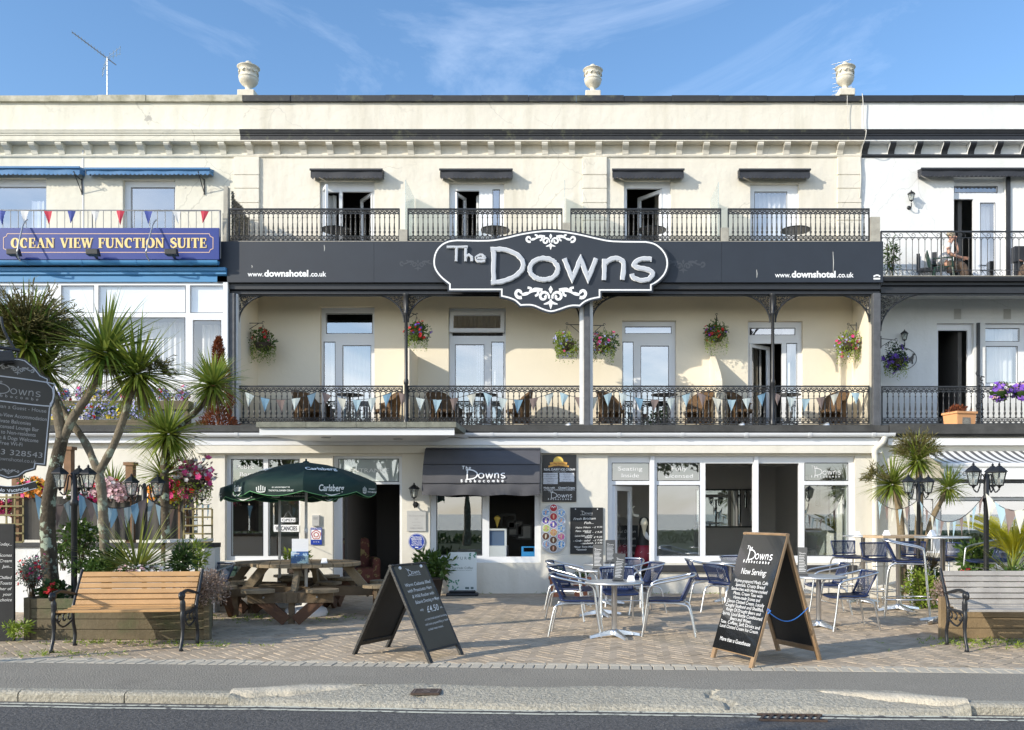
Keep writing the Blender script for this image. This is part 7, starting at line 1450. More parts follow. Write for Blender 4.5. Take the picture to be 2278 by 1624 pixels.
# weeds
t = MB()
for cx, cy, wx, wy, n in ((X(420, 10.0), 9.95, .9, .2, 60), (X(230, 10), 10.15, 1.0, .12, 70), (X(2250, 10.2), 10.1, 1.0, .5, 230), (X(2130, 10.4), 10.3, .4, .25, 40), (X(600, 12.4), 12.5, 1.2, .5, 120), (X(150, 9.4), 9.3, .6, .2, 60), (X(1500, 16.2), 16.32, 3.5, .05, 60)):
    for i in range(n):
        p = Vector((cx+random.gauss(0, wx*.5), cy+random.gauss(0, wy*.5), 0))
        for k in range(4): t.leaf(p+rv(.01)*1.0, Vector((random.uniform(-1, 1), random.uniform(-1, 1), random.uniform(.1, .8))), rv(), random.uniform(.02, .07), .010)
t = t.build('weeds', 'leaf_lime'); t['kind'] = 'stuff'
# ---- trees across the road behind the viewer: they shade the road and show in the glass
def tree(x, y, h, r, label, seed, n=5200, trunk=True, m='leaf_mid', sq=.75):
    random.seed(seed); t = thing('tree', label, 'tree', (x, y, -.1), 0, 'trees across the road')
    b = MB(); base = Vector((x, y, -.1)); top = Vector((x+random.uniform(-.3, .3), y, h*.75)); b.tube(smooth([base, base.lerp(top, .4)+rv(.15), top], 5), [.22]*3+[.17]*4+[.1]*4, 9); 
    lobes = []
    for i in range(11): d = sph(); c = Vector((x, y, h))+Vector((d.x*r, d.y*r, d.z*r*sq)); lobes.append((c, r*random.uniform(.28, .5))); b.tube(smooth([base.lerp(top, random.uniform(.55, .95)), c.lerp(top, .4)+rv(.2), c], 3), [.07, .06, .05, .04, .03, .02, .015], 5)
    b.build('trunk', 'bark', t, world=True); b = MB()
    for i in range(n): c, k = random.choice(lobes); q = sph(); q = q.normalized()*random.random()**.45; p = c+q*k; b.leaf(p, rv(), rv(), random.uniform(.16, .32), .14)
    b.build('crown', m, t, world=True)
tree(6.6, -9.5, 5.4, 2.6, 'broad tree across the road, to the right behind the viewer', 11); tree(-5.2, -10.5, 4.8, 2.4, 'broad tree across the road, to the left behind the viewer', 12); tree(-12.5, -5.6, 6.0, 2.6, 'large tree at the kerb across the road that shades the carriageway', 13, 4200); tree(-7.3, -3.3, 4.6, 1.8, 'smaller tree at the kerb across the road, next to the large one', 14, 2600); tree(-17.0, -7.6, 7.2, 2.6, 'far left tree at the kerb across the road', 15, 3000)
b = MB(); random.seed(5)
for i in range(7000): x = random.uniform(-32, 32); b.leaf(Vector((x, -14.5+random.gauss(0, .5), random.uniform(-.1, .35+.12*math.sin(x*1.3)+.1*math.sin(x*4)))), rv(), rv(), random.uniform(.18, .34), .13)
t = b.build('hedge', 'leaf_mid'); tag(t, 'long loose hedge across the green behind the viewer', 'hedge')
random.seed(21)
# ================================================================ ROOFTOP THINGS
mat('urn_cream', (.70, .65, .54), .75, nz=6, na=.12, bs=20, bd=.4, stain=(5, .62, .74, (.34, .32, .18)))
def urn(u, v0, v1, label):
    y = YW+.1; x = X(u, y); z0 = Z(v1, y); h = Z(v0, y)-z0; t = thing('roof_urn', label, 'urn', (x, y, z0), 0, 'stone urns on the parapet'); s = h/1.0
    b = MB(); b.box(x-.24*s, x+.24*s, y-.24*s, y+.24*s, z0-.1, z0+.09*s); b.build('plinth', 'urn_cream', t, world=True, bevel=.02)
    b = MB(); b.lathe([(r*s, z*s) for r, z in ((.2, .09), (.18, .12), (.09, .17), (.075, .22), (.11, .26), (.20, .33), (.25, .40), (.265, .46), (.255, .49), (.275, .50), (.275, .53), (.245, .54), (.235, .62), (.25, .64), (.25, .67), (.24, .70), (.255, .76), (.30, .79), (.315, .805), (.30, .82), (.18, .86), (.10, .885), (.06, .9), (.055, .91), (.085, .94), (.08, .97), (.04, .995), (0, 1.0))], (x, y, z0), 28); b.build('vase', 'urn_cream', t, world=True)
    b = MB()
    for k in range(10): a = 6.283*k/10; p = Vector((x+.255*s*math.cos(a), y+.255*s*math.sin(a), z0+.655*s)); b.tube([p+Vector((-.05*math.sin(a), .05*math.cos(a), .03)), p+Vector((.015*math.cos(a), .015*math.sin(a), -.03)), p+Vector((.05*math.sin(a), -.05*math.cos(a), .03))], .018*s, 5)
    b.build('garland', 'urn_cream', t, world=True)
urn(553, 136, 214, 'stained cream stone urn at the left end of the hotel parapet'); urn(1319, 143, 214, 'cream stone urn in the middle of the hotel parapet'); urn(1880, 138, 210, 'cream stone urn with an aerial behind it at the right end of the parapet')
def yagi(label, x, y, z0, zt, dirv, L_, els, refl=True):
    t = thing('tv_aerial', label, 'aerial', (x, y, z0), 0, 'roof television aerials'); b = MB(); b.tube([(x, y, z0), (x, y, zt)], .018, 6); b.build('mast', 'galv', t, world=True)
    d = Vector(dirv).normalized(); o = Vector((x, y, zt-.05)); b = MB(); b.tube([o-d*.25, o+d*L_], .014, 5); b.build('boom', 'galv_rail', t, world=True); sd = d.cross(Vector((0, 0, 1))).normalized(); up = sd.cross(d).normalized(); b = MB()
    for i in range(els): p = o+d*(L_*(.1+.9*i/(els-1))); b.tube([p-sd*(.17-.06*i/els), p+sd*(.17-.06*i/els)], .006, 4)
    b.build('elements', 'alu', t, world=True)
    if refl:
        b = MB()
        for m in (1, -1):
            for k in range(4): p = o-d*(.02+.03*k)+up*m*(.08+.11*k); b.tube([p-sd*.26, p+sd*.26], .007, 4)
            for s_ in (-.2, .2): b.tube([o+sd*s_*.2+up*m*.05, o-d*.12+sd*s_+up*m*.42], .006, 4)
        b.build('reflector', 'alu', t, world=True)
ya_ = YW+1.5; yagi('tall aerial on a mast above the left building', X(239, ya_), ya_, 10.8, Z(126, ya_), (-.85, -.45, .58), .98, 11); yagi('low aerial half hidden behind the right urn', X(1874, ya_), ya_, 10.8, Z(172, ya_), (.5, .85, .05), .7, 7)
mat('cable', (.62, .60, .55), .6); t = thing('roof_cable', 'loose pale cable hanging down the joint with the white building', 'cable', (X(1913, YW), YW, 11)); b = MB(); b.tube(smooth([P(1918, 208, YW-.14), P(1920, 228, YW-.14), P(1921, 285, YW-.15), P(1927, 290, YW-.5), P(1923, 314, YW-.42), P(1914, 340, YW-.1), P(1915, 390, YW-.09), P(1913, 440, YW-.08)], 5), .011, 5); b.tube(smooth([P(1885, 212, YW-.14), P(1885, 250, YW-.1), P(1886, 284, YW-.1)], 4), .009, 4); b.build('cable', 'cable', t, world=True)
# iron brackets on the left building
for i, (u, l) in enumerate(((183, 'empty iron basket bracket between the two blue blinds'), (455, 'empty iron basket bracket below the right end of the long blue blind'))):
    p = P(u, 402, YW); t = thing('basket_bracket', l, 'bracket', tuple(p), 0, 'empty iron brackets'); b = MB(); b.tube([p+Vector((0, -.02, .04)), p+Vector((0, -.02, -.36))], .016, 5); b.tube([p, p+Vector((0, -.38, .02))], .012, 5); b.tube([p+Vector((0, -.02, -.32)), p+Vector((0, -.33, .02))], .011, 5); b.tube([p+Vector((0, -.38+q.x, .02+q.y)) for q in spiral(0, .04, .045, .02, R(-90), R(200), 8)], .010, 5); b.build('ironwork', 'iron', t, world=True)
# ================================================================ BUNTING
mat('flag_blue', (.40, .56, .64), .9, tl=.2); mat('flag_mid', (.20, .36, .50), .9, tl=.2); mat('flag_brown', (.24, .185, .17), .9, tl=.15); mat('flag_cream', (.66, .66, .58), .9, tl=.2); stripes('flag_stripe', (.55, .60, .58), (.30, .38, .40), 28, 'X', .9, duty=.7); mat('flag_red', (.62, .05, .09), .7, tl=.2); mat('flag_royal', (.07, .10, .38), .7, tl=.2); mat('flag_white', (.78, .78, .78), .7, tl=.2); mat('bunting_cord', (.03, .03, .035), .8)
def bunting(label, anchors, sags, nf, h, w_, mats, cord='bunting_cord', start=0, off=0.0):
    t = thing('bunting', label, 'bunting', tuple(anchors[0]), 0, 'strings of bunting'); k = start; cb = MB()
    for a, c, sg, n in zip(anchors, anchors[1:], sags, nf):
        a, c = Vector(a), Vector(c); f = lambda q: a.lerp(c, q)+Vector((0, 0, -4*sg*q*(1-q))); cb.tube([f(i/12) for i in range(13)], .006, 4, False); d = (c-a).normalized()
        for i in range(n):
            q = (i+.5+off)/n; q0, q1 = q-w_/2/(c-a).length, q+w_/2/(c-a).length; p0, p1 = f(max(0, q0)), f(min(1, q1)); tip = (p0+p1)/2+Vector((random.uniform(-.05, .03), random.uniform(-.03, .01), -h*random.uniform(.9, 1.08))); nn = Vector((0, -1, 0)); b = MB(); n5 = 5
            for r_ in range(n5):
                u0, u1 = r_/n5, (r_+1)/n5; cur = lambda u, e: (p0.lerp(tip, u) if e else p1.lerp(tip, u))+nn*(.012*math.sin(u*3+i)+(.008 if e else -.008)); mid = lambda u: (cur(u, 1)+cur(u, 0))/2+nn*.014*math.sin(2+i*1.7)
                b.face((cur(u0, 1), mid(u0), mid(u1), cur(u1, 1)), True); b.face((mid(u0), cur(u0, 0), cur(u1, 0), mid(u1)), True)
            b.build('flag', mats[k % len(mats)], t, world=True); k += 1
    cb.build('cord', cord, t, world=True); return t
yb3 = YB-.06; us_ = [539, 710, 878, 1068, 1239, 1369, 1544, 1711, 1874, 1932]
bunting('long string of pastel bunting along the hotel balcony railing', [P(u, 869, yb3-(.16 if 880 < u < 900 else 0)) for u in us_], [.22, .22, .22, .22, .18, .22, .22, .20, .06], [5, 5, 5, 5, 4, 5, 5, 5, 1], .31, .215, ['flag_stripe', 'flag_mid', 'flag_brown', 'flag_stripe', 'flag_blue', 'flag_brown', 'flag_cream', 'flag_blue'])
yl3 = YL-.09; bunting('red, white and blue plastic bunting on the left balcony rail', [P(-20, 468, yl3), P(240, 468, yl3), P(490, 469, yl3)], [.015, .015], [5, 4], .32, .19, ['flag_royal', 'flag_white', 'flag_red'], 'galv', off=-.05)
lp = [Vector((X(78, 11.3), 11.3, 1.75)), Vector((X(176, 11.5), 11.5, Z(1098, 11.5))), Vector((X(328, 12.4), 12.4, Z(1107, 12.4))), Vector((X(432, 14.2), 14.2, Z(1112, 14.2))), Vector((X(470, 15.8), 15.8, Z(1120, 15.8)))]
bunting('blue and brown bunting strung between the left lantern posts', lp, [.16, .17, .15, .05], [3, 9, 7, 3], .30, .17, ['flag_mid', 'flag_brown', 'flag_stripe', 'flag_mid', 'flag_brown', 'flag_stripe', 'flag_blue'])
rp = [Vector((X(1950, 16.1), 16.1, Z(1110, 16.1))), Vector((X(2044, 14.45), 14.45, Z(1110, 14.45))), Vector((X(2192, 11.65), 11.65, Z(1097, 11.65))), Vector((X(2330, 11.0), 11.0, Z(1100, 11.0)))]
bunting('blue, brown and cream bunting strung between the right lantern posts', rp, [.18, .38, .22], [6, 11, 6], .30, .17, ['flag_blue', 'flag_brown', 'flag_cream'])
# ================================================================ BALCONY FURNITURE
mat('wicker', (.17, .095, .04), .7, isl=0, nz=40, na=.5, bs=70, bd=.8); mat('wicker_gold', (.36, .22, .09), .7, nz=40, na=.5, bs=70, bd=.8); mat('table_black', (.03, .03, .032), .4)
def wicker(name, label, x, y, z, rz, m='wicker', group='wicker balcony chairs'):
    t = thing(name, label, 'chair', (x, y, z), rz, group); WM[t.name] = Matrix()
    b = MB(); n = 18; rows = []
    for i in range(n+1):
        a = R(-20+220*i/n); top = .62+.30*math.sin(max(0, math.sin(a))*1.4); rows.append([(.30*math.cos(a), .05+.27*math.sin(a), .12), (.32*math.cos(a), .06+.29*math.sin(a), .42), (.36*math.cos(a), .07+.33*math.sin(a), top), (.385*math.cos(a), .07+.355*math.sin(a), top-.02)])
    b.mesh([p for r in rows for p in r], [(i*4+k, (i+1)*4+k, (i+1)*4+k+1, i*4+k+1) for i in range(n) for k in range(3)], True); o = b.build('back', m, t); md = o.modifiers.new('s', 'SOLIDIFY'); md.thickness = .02
    b = MB(); b.lathe([(.30, .36), (.31, .40), (.29, .43), (0, .44)], (0, .03, 0), 20); b.build('seat', m, t)
    for sx, sy in ((-1, -1), (1, -1), (1, 1), (-1, 1)): b = MB(); b.tube([(sx*.24, sy*.2+.05, 0), (sx*.24, sy*.2+.05, .38)], .02, 6); b.build('leg', m, t)
    return t
w0 = wicker('wicker_chair', 'dark wicker chair at the left of the first balcony bay', X(688, 21.75), 21.75, zf1, R(60)); freeze(w0)
for u, a, l in ((858, -60, 'wicker chair at the right of the first balcony bay'), (986, 40, 'wicker chair at the left of the second balcony bay'), (1150, -75, 'wicker chair with a high back at the right of the second bay'), (1364, 50, 'dark wicker chair at the left of the third balcony bay'), (1550, -50, 'wicker chair below the sloping balcony screen'), (1652, 50, 'wicker chair beside the half open balcony door'), (1850, -55, 'wicker chair at the right end of the hotel balcony')): dup(w0, (X(u, 21.8), 21.8, zf1), R(a), l)
def btable(u, y, z, label, group, r=.33):
    t = thing('bistro_table', label, 'table', (X(u, y), y, z), 0, group); WM[t.name] = Matrix(); b = MB(); b.lathe([(r*.95, .72), (r, .725), (r, .745), (0, .75)], n=28); b.build('tabletop', 'table_black', t); b = MB(); b.lathe([(.03, .02), (.03, .72)], n=8); b.build('column', 'table_black', t); b = MB()
    for k in range(3): a = 2.1*k+.3; b.beam((0, 0, .06), (.28*math.cos(a), .28*math.sin(a), .015), .04, .03)
    b.build('base', 'table_black', t); return t
for u, l in ((778, 'small black round table in the first balcony bay'), (1078, 'small black round table in the second balcony bay'), (1478, 'small black round table in the third balcony bay'), (1752, 'small black round table in the right balcony bay')): btable(u, 21.75, zf1+.06, l, 'black tables on the lower balcony')
for u, l in ((748, 'black round table before the outward opened casement, top balcony'), (1102, 'black round table behind the left half of the name board, top balcony'), (1450, 'black round table before the inward opened single door, top balcony'), (1770, 'black round table before the closed window, top balcony')): btable(u, 21.85, zf2+.08, l, 'black tables on the top balcony', .36)
# floodlamps on the roof edge
for i, (u, l) in enumerate(((1266, 'small grey spotlight below the second bay railing'), (1652, 'small silver spotlight below the third bay railing'), (1840, 'round silver spotlight on the roof near the right square post'))):
    p = P(u, 950, 20.6); t = thing('spotlight', l, 'spotlight', (p.x, p.y, zr+.06), 0, 'spotlights on the flat roof'); b = MB(); b.tube([(p.x-.1, p.y, zr+.06), (p.x-.1, p.y, p.z)], .02, 6); b.build('stem', 'galv', t, world=True); b = MB(); b.lathe([(.02, 0), (.055, .04), (.09, .13), (.09, .16), (0, .17)], (p.x-.12, p.y, p.z), 12, M=Matrix.Rotation(R(80), 4, 'Y')); b.build('head', 'alu_top', t, world=True)
# ================================================================ PEOPLE on the right balcony
mat('skin', (.56, .31, .22), .6); mat('hair_grey', (.33, .28, .20), .8, bs=60, bd=.6); mat('shirt_white', (.74, .74, .75), .8, bs=25, bd=.3); mat('skirt_brown', (.125, .085, .06), .9, nz=10, na=.3); mat('shirt_purple', (.16, .05, .22), .8); mat('chair_green', (.012, .045, .03), .4)
def skinned(name, verts, edges, m, parent, lvl=2):
    me = bpy.data.meshes.new(name); me.from_pydata([v[:3] for v in verts], edges, []); o = bpy.data.objects.new(name, me); COL.objects.link(o); o.parent = parent; me.materials.append(MT[m]); WM[o.name] = Matrix()
    if not me.skin_vertices: me.attributes.new('x', 'FLOAT', 'POINT') if False else None
    md = o.modifiers.new('skin', 'SKIN'); md.use_smooth_shade = True
    sv = me.skin_vertices[0].data if me.skin_vertices else None
    if sv is None:
        bm = bmesh.new(); bm.from_mesh(me); bm.verts.layers.skin.verify(); bm.to_mesh(me); bm.free(); sv = me.skin_vertices[0].data
    for i, v in enumerate(verts): r = v[3]; sv[i].radius = (r if not isinstance(r, tuple) else r[0], r if not isinstance(r, tuple) else r[1]); sv[i].use_root = (i == 0)
    ss = o.modifiers.new('sub', 'SUBSURF'); ss.levels = lvl; ss.render_levels = lvl
    for p in me.polygons: p.use_smooth = True
    return o
def seated(x, y, z, rz, top, skirt, label):
    """a seated woman leaning on one elbow; local front is -Y"""
    t = thing('person', label, 'person', (x, y, z), rz, None); WM[t.name] = Matrix()
    V = [(0, .05, .50, (.15, .12)), (0, .04, .66, (.14, .115)), (0, -.03, .86, (.15, .11)), (0, -.09, 1.00, (.10, .08)), (0, -.13, 1.07, .05), (0, -.17, 1.14, .07), (0, -.19, 1.22, .088), (0, -.19, 1.30, .07),
         (.17, -.08, .97, .06), (.24, -.16, .76, .048), (.17, -.34, .90, .036), (.10, -.28, 1.12, .03), (-.17, -.08, .97, .06), (-.25, -.10, .74, .048), (-.18, -.32, .66, .036), (-.12, -.42, .64, .03),
         (.10, -.10, .48, .085), (.12, -.42, .47, .07), (.12, -.46, .22, .05), (.12, -.44, .06, .035), (.12, -.56, .035, .03), (-.10, -.10, .48, .085), (-.12, -.42, .46, .07), (-.13, -.46, .22, .05), (-.13, -.44, .06, .035), (-.13, -.56, .035, .03)]
    E = [(0, 1), (1, 2), (2, 3), (3, 4), (4, 5), (5, 6), (6, 7), (3, 8), (8, 9), (9, 10), (10, 11), (3, 12), (12, 13), (13, 14), (14, 15), (0, 16), (16, 17), (17, 18), (18, 19), (19, 20), (0, 21), (21, 22), (22, 23), (23, 24), (24, 25)]
    skinned('body', V, E, 'skin', t)
    skinned('top', [(0, .05, .50, (.185, .155)), (0, .05, .66, (.18, .15)), (0, -.02, .86, (.175, .135)), (0, -.08, .99, (.125, .10)), (.17, -.08, .97, .082), (.205, -.12, .86, .072), (-.17, -.08, .97, .082), (-.21, -.10, .86, .072)], [(0, 1), (1, 2), (2, 3), (3, 4), (4, 5), (3, 6), (6, 7)], top, t)
    skinned('skirt', [(0, .05, .47, .19), (.10, -.1, .48, .135), (.12, -.42, .465, .12), (.12, -.475, .30, .105), (.13, -.47, .14, .11), (-.10, -.1, .48, .135), (-.12, -.42, .455, .12), (-.125, -.475, .30, .105), (-.13, -.47, .14, .11), (0, -.42, .455, .11), (0, -.475, .2, .10)], [(0, 1), (1, 2), (2, 3), (3, 4), (0, 5), (5, 6), (6, 7), (7, 8), (0, 9), (9, 10)], skirt, t)
    b = MB(); b.lathe([(0, .105), (.05, .098), (.088, .06), (.104, .01), (.106, -.03), (.095, -.05)], (0, -.155, 1.265), 18, M=Matrix.Rotation(R(38), 4, 'X')); o = b.build('hair', 'hair_grey', t)
    b = MB(); b.lathe([(.0, .03), (.016, .012), (.02, 0), (0, -.015)], (0, -.285, 1.20), 8); b.build('nose', 'skin', t)
    for s in (-1, 1): b = MB(); b.lathe([(0, .008), (.011, 0), (0, -.008)], (s*.033, -.268, 1.235), 8); b.build('eye', 'ink', t)
    b = MB(); b.beam((-.025, -.268, 1.165), (.025, -.268, 1.165), .008, .009); b.build('mouth', 'petal_red', t)
    for hx, hy, hz, dx, dy, dz in ((.10, -.28, 1.12, -.25, .15, 1), (-.12, -.42, .64, .3, -1, -.1)):
        d = Vector((dx, dy, dz)).normalized(); o = Vector((hx, hy, hz)); sd = d.cross(Vector((0, 1, .3))).normalized(); b = MB()
        for k, l in enumerate((.07, .08, .075, .06)): p = o+d*.05+sd*(-.027+.018*k); b.tube(smooth([o+sd*(-.02+.014*k), p, p+d*l*.5+Vector((0, -.008, 0)), p+d*l+Vector((0, -.022, -.006))], 2), .0085, 6)
        b.tube(smooth([o-sd*.02, o-sd*.05+d*.03, o-sd*.055+d*.06], 3), .010, 6); b.build('hand', 'skin', t)
    return t
zfr = 7.16; xp = X(2100, 21.85)
seated(xp, 21.85, zfr-.04, R(72), 'shirt_white', 'skirt_brown', 'woman in a white top and brown skirt seated on the right balcony')
seated(X(2318, 21.9), 21.9, zfr, R(-80), 'shirt_purple', 'skirt_brown', 'person in purple at the right edge, mostly outside the photo')
t = thing('garden_chair', 'dark green plastic chair under the seated woman', 'chair', (xp-.02, 21.86, zfr), R(72)); WM[t.name] = Matrix(); b = MB(); b.box(-.24, .24, -.24, .2, .385, .41); b.build('seat', 'chair_green', t, bevel=.01); b = MB(); M = Matrix.Translation((0, .27, .42)) @ Matrix.Rotation(R(-14), 4, 'X'); b.panel(-.25, .25, 0, .42, 0, .03, [(-.2+.085*i, -.15+.085*i, .05, .34) for i in range(5)], M); b.build('backrest', 'chair_green', t)
for sx in (-1, 1):
    for sy in (-.22, .22): b = MB(); b.beam((sx*.22, sy*.9, .40), (sx*.25, sy*1.15, 0), .04, .04); b.build('leg', 'chair_green', t)
    b = MB(); b.beam((sx*.27, -.2, .60), (sx*.27, .26, .60), .05, .025); b.beam((sx*.27, -.18, .6), (sx*.26, -.2, .38), .04, .03); b.build('arm', 'chair_green', t)
t = thing('draped_chair', 'white cloth hanging over a dark chair back left of the seated woman', 'chair', (X(2062, 22.1), 22.1, zfr), R(-20)); WM[t.name] = Matrix(); b = MB(); b.box(-.2, .2, -.2, .2, .42, .45); b.box(-.24, .24, .18, .22, .45, .92)
for sx in (-.18, .18):
    for sy in (-.18, .18): b.box(sx-.02, sx+.02, sy-.02, sy+.02, 0, .42)
b.build('frame', 'black_paint', t); b = MB(); b.box(-.15, .13, .14, .25, .12, .95); b.build('cloth', 'shirt_white', t, bevel=.03)
b = MB(); p = P(2282, 575, 22.0); t = thing('black_case', 'black speaker-like box on the right balcony beside the person in purple', 'box', (p.x-.12, p.y, zfr)); b.box(p.x-.32, p.x-.05, p.y-.1, p.y+.1, p.z-.1, p.z+.28); b.box(p.x-.28, p.x-.2, p.y-.05, p.y+.05, zfr, p.z-.1); b.box(p.x-.15, p.x-.08, p.y-.05, p.y+.05, zfr, p.z-.1); b.build('case', 'black_paint', t, world=True)
tb = thing('balcony_shrub', 'tall loose shrub behind the right end of the long fascia board', 'plant', (X(1985, 21.9), 21.9, zfr)); bush('', '', P(1985, 572, 21.9), (.28, .2, .55), 360, 'leaf_mid', .13, .03, parent=tb, stems=14, hollow=.1)
# oval wire plaque with a little dog
t = thing('oval_plaque', 'oval wire plaque with a dark dog outline on the white wall', 'plaque', tuple(P(2008, 798, YW-.03))); c = P(2006, 798, YW-.03); b = MB(); b.tube([c+Vector((.38*math.cos(R(a)), 0, .28*math.sin(R(a)))) for a in range(0, 361, 12)], .008, 5, False); b.build('ring', 'iron', t, world=True)
b = MB(); b.prism([(-.14, .03), (-.12, .06), (.03, .05), (.09, .10), (.10, .15), (.14, .155), (.17, .125), (.125, .11), (.125, .04), (.105, -.02), (.11, -.11), (.08, -.11), (.07, -.03), (-.05, -.02), (-.08, -.11), (-.11, -.11), (-.10, -.02)], frame(c.x+.18, c.y+.01, c.z-.02), .015); b.build('dog_shape', 'iron', t, world=True)
# ================================================================ LEFT TERRACE: wall, fence, trellis
yw3 = 13.3; xL, xR = X(-70, yw3), X(478, yw3)
t = thing('garden_wall', 'low white wall with black coping behind the left palms', 'wall', (xL, yw3, 0)); b = MB(); b.box(xL, xR, yw3, yw3+.2, -.02, Z(1218, yw3)); b.build('wall', 'white_render', t, world=True); b = MB(); b.box(xL, xR, yw3-.03, yw3+.23, Z(1218, yw3), Z(1208, yw3)); b.build('coping', 'black_old', t, world=True)
mat('screen_cloth', (.085, .082, .075), .95, bs=60, bd=.2, nz=1.5, na=.25, tl=.15); mat('post_brown', (.27, .155, .085), .8, nz=6, na=.3); mat('trellis_wood', (.26, .22, .10), .8, nz=6, na=.3)
ys_ = yw3+.1; t = thing('terrace_screen', 'dark cloth windbreak on timber posts above the low white wall', 'fence', (X(230, ys_), ys_, 1.0))
for u0, u1, v0 in ((54, 217, 1100), (221, 297, 1088), (301, 408, 1100)):
    b = MB(); x0, x1, z0, z1 = X(u0, ys_), X(u1, ys_), Z(1201, ys_), Z(v0, ys_); n = 24; q = lambda f: ys_+.03*math.sin(f*9)+.014*math.sin(f*23)
    for i in range(n): a, c = i/n, (i+1)/n; b.face(((x0+(x1-x0)*a, q(a), z0), (x0+(x1-x0)*c, q(c), z0), (x0+(x1-x0)*c, q(c), z1-.03*math.sin(3.14*c)), (x0+(x1-x0)*a, q(a), z1-.03*math.sin(3.14*a))), True)
    b.build('cloth', 'screen_cloth', t, world=True)
for u, v in ((146, 1000), (284, 1035), (395, 1055), (30, 1010)): b = MB(); x = X(u, ys_); b.box(x-.055, x+.055, ys_+.04, ys_+.15, .9, Z(v, ys_)); b.box(x-.08, x+.08, ys_+.02, ys_+.17, Z(v, ys_), Z(v, ys_)+.05); b.build('post', 'post_brown', t, world=True)
for u0, u1, v0, v1, l in ((-60, 52, 1086, 1206, 'square trellis panel at the left edge behind the hanging sign'), (409, 472, 1132, 1206, 'small square trellis panel left of the bar window')):
    t = thing('trellis', l, 'trellis', (X(u0, ys_), ys_, 1), 0, 'square trellis panels'); b = MB(); x0, x1, z0, z1 = X(u0, ys_), X(u1, ys_), Z(v1, ys_), Z(v0, ys_); n = max(3, int((x1-x0)/.11))
    for i in range(n+1): x = x0+(x1-x0)*i/n; b.box(x-.012, x+.012, ys_-.01, ys_+.005, z0, z1)
    m = int((z1-z0)/.12)
    for i in range(m+1): z = z0+(z1-z0)*i/m; b.box(x0, x1, ys_-.025, ys_-.011, z-.012, z+.012)
    b.build('lattice', 'trellis_wood', t, world=True)
for u, v, l, fl, lf in ((78, 1085, 'orange and pink flowers spilling over the left of the windbreak', (('petal_orange', 70, .05), ('petal_pink', 40, .05), ('petal_yellow', 20, .05)), 'leaf_mid'), (178, 1098, 'magenta flowers behind the leftmost lantern post', (('petal_pink', 40, .05), ('petal_white', 40, .035)), 'leaf_mid'), (240, 1085, 'white and pink flowers on the windbreak behind the pale palm trunk', (('petal_palepink', 130, .04), ('petal_white', 60, .035), ('petal_red', 10, .06)), 'leaf_hebe'), (268, 1092, 'pale pink flower clump in front of the second timber post', (('petal_palepink', 130, .035), ('petal_white', 50, .035)), 'leaf_hebe'), (355, 1098, 'orange flowers behind the middle lantern post', (('petal_orange', 40, .05), ('petal_white', 40, .035), ('petal_yellow', 20, .04)), 'leaf_lime'), (388, 1085, 'deep pink petunias beside the rightmost timber post', (('petal_pink', 70, .05), ('petal_red', 20, .05)), 'leaf_mid'), (20, 1130, 'pink roses growing through the left edge trellis', (('petal_pink', 30, .06), ('petal_red', 10, .05)), 'leaf_mid')):
    bush('flower_clump', l, P(u, v, ys_-.02 if v < 1120 else ys_+.2), (.26, .16, .17), 420, lf, .05, .025, fl, group='flowers along the windbreak')
tuft('spiky_plant', 'green spiky plant behind the windbreak left of the second timber post', P(252, 1090, yw3+.6), .55, 60, 'palm_lit', .04, .2, .3); 
yt2 = 12.5; t = thing('white_table', 'tall white rectangular table on one leg behind the yucca', 'table', (X(385, yt2), yt2, 0)); b = MB(); b.mesh([(X(318, yt2), yt2-.1, 1.075), (X(456, yt2), yt2-.3, 1.095), (X(456, yt2), yt2+.3, 1.095), (X(318, yt2), yt2+.5, 1.075), (X(318, yt2), yt2-.1, 1.11), (X(456, yt2), yt2-.3, 1.13), (X(456, yt2), yt2+.3, 1.13), (X(318, yt2), yt2+.5, 1.11)], [(3, 2, 1, 0), (4, 5, 6, 7), (0, 1, 5, 4), (1, 2, 6, 5), (2, 3, 7, 6), (3, 0, 4, 7)]); b.build('tabletop', 'white_paint', t, world=True); b = MB(); x = X(376, yt2); b.box(x-.05, x+.05, yt2, yt2+.1, .02, 1.08); b.box(x-.3, x+.3, yt2-.2, yt2+.3, 0, .03); b.build('leg', 'white_paint', t, world=True)
t = thing('storage_bin', 'dark green lidded bin left of the picnic tables', 'bin', (X(512, 15.7), 15.7, 0)); mat('bin_green', (.02, .06, .05), .5); x = X(508, 15.7); b = MB(); b.box(x-.22, x+.22, 15.5, 15.9, 0, .5); b.build('body', 'bin_green', t, world=True, bevel=.02); b = MB(); b.box(x-.25, x+.25, 15.46, 15.94, .5, .56); b.build('lid', 'bin_green', t, world=True, bevel=.02)
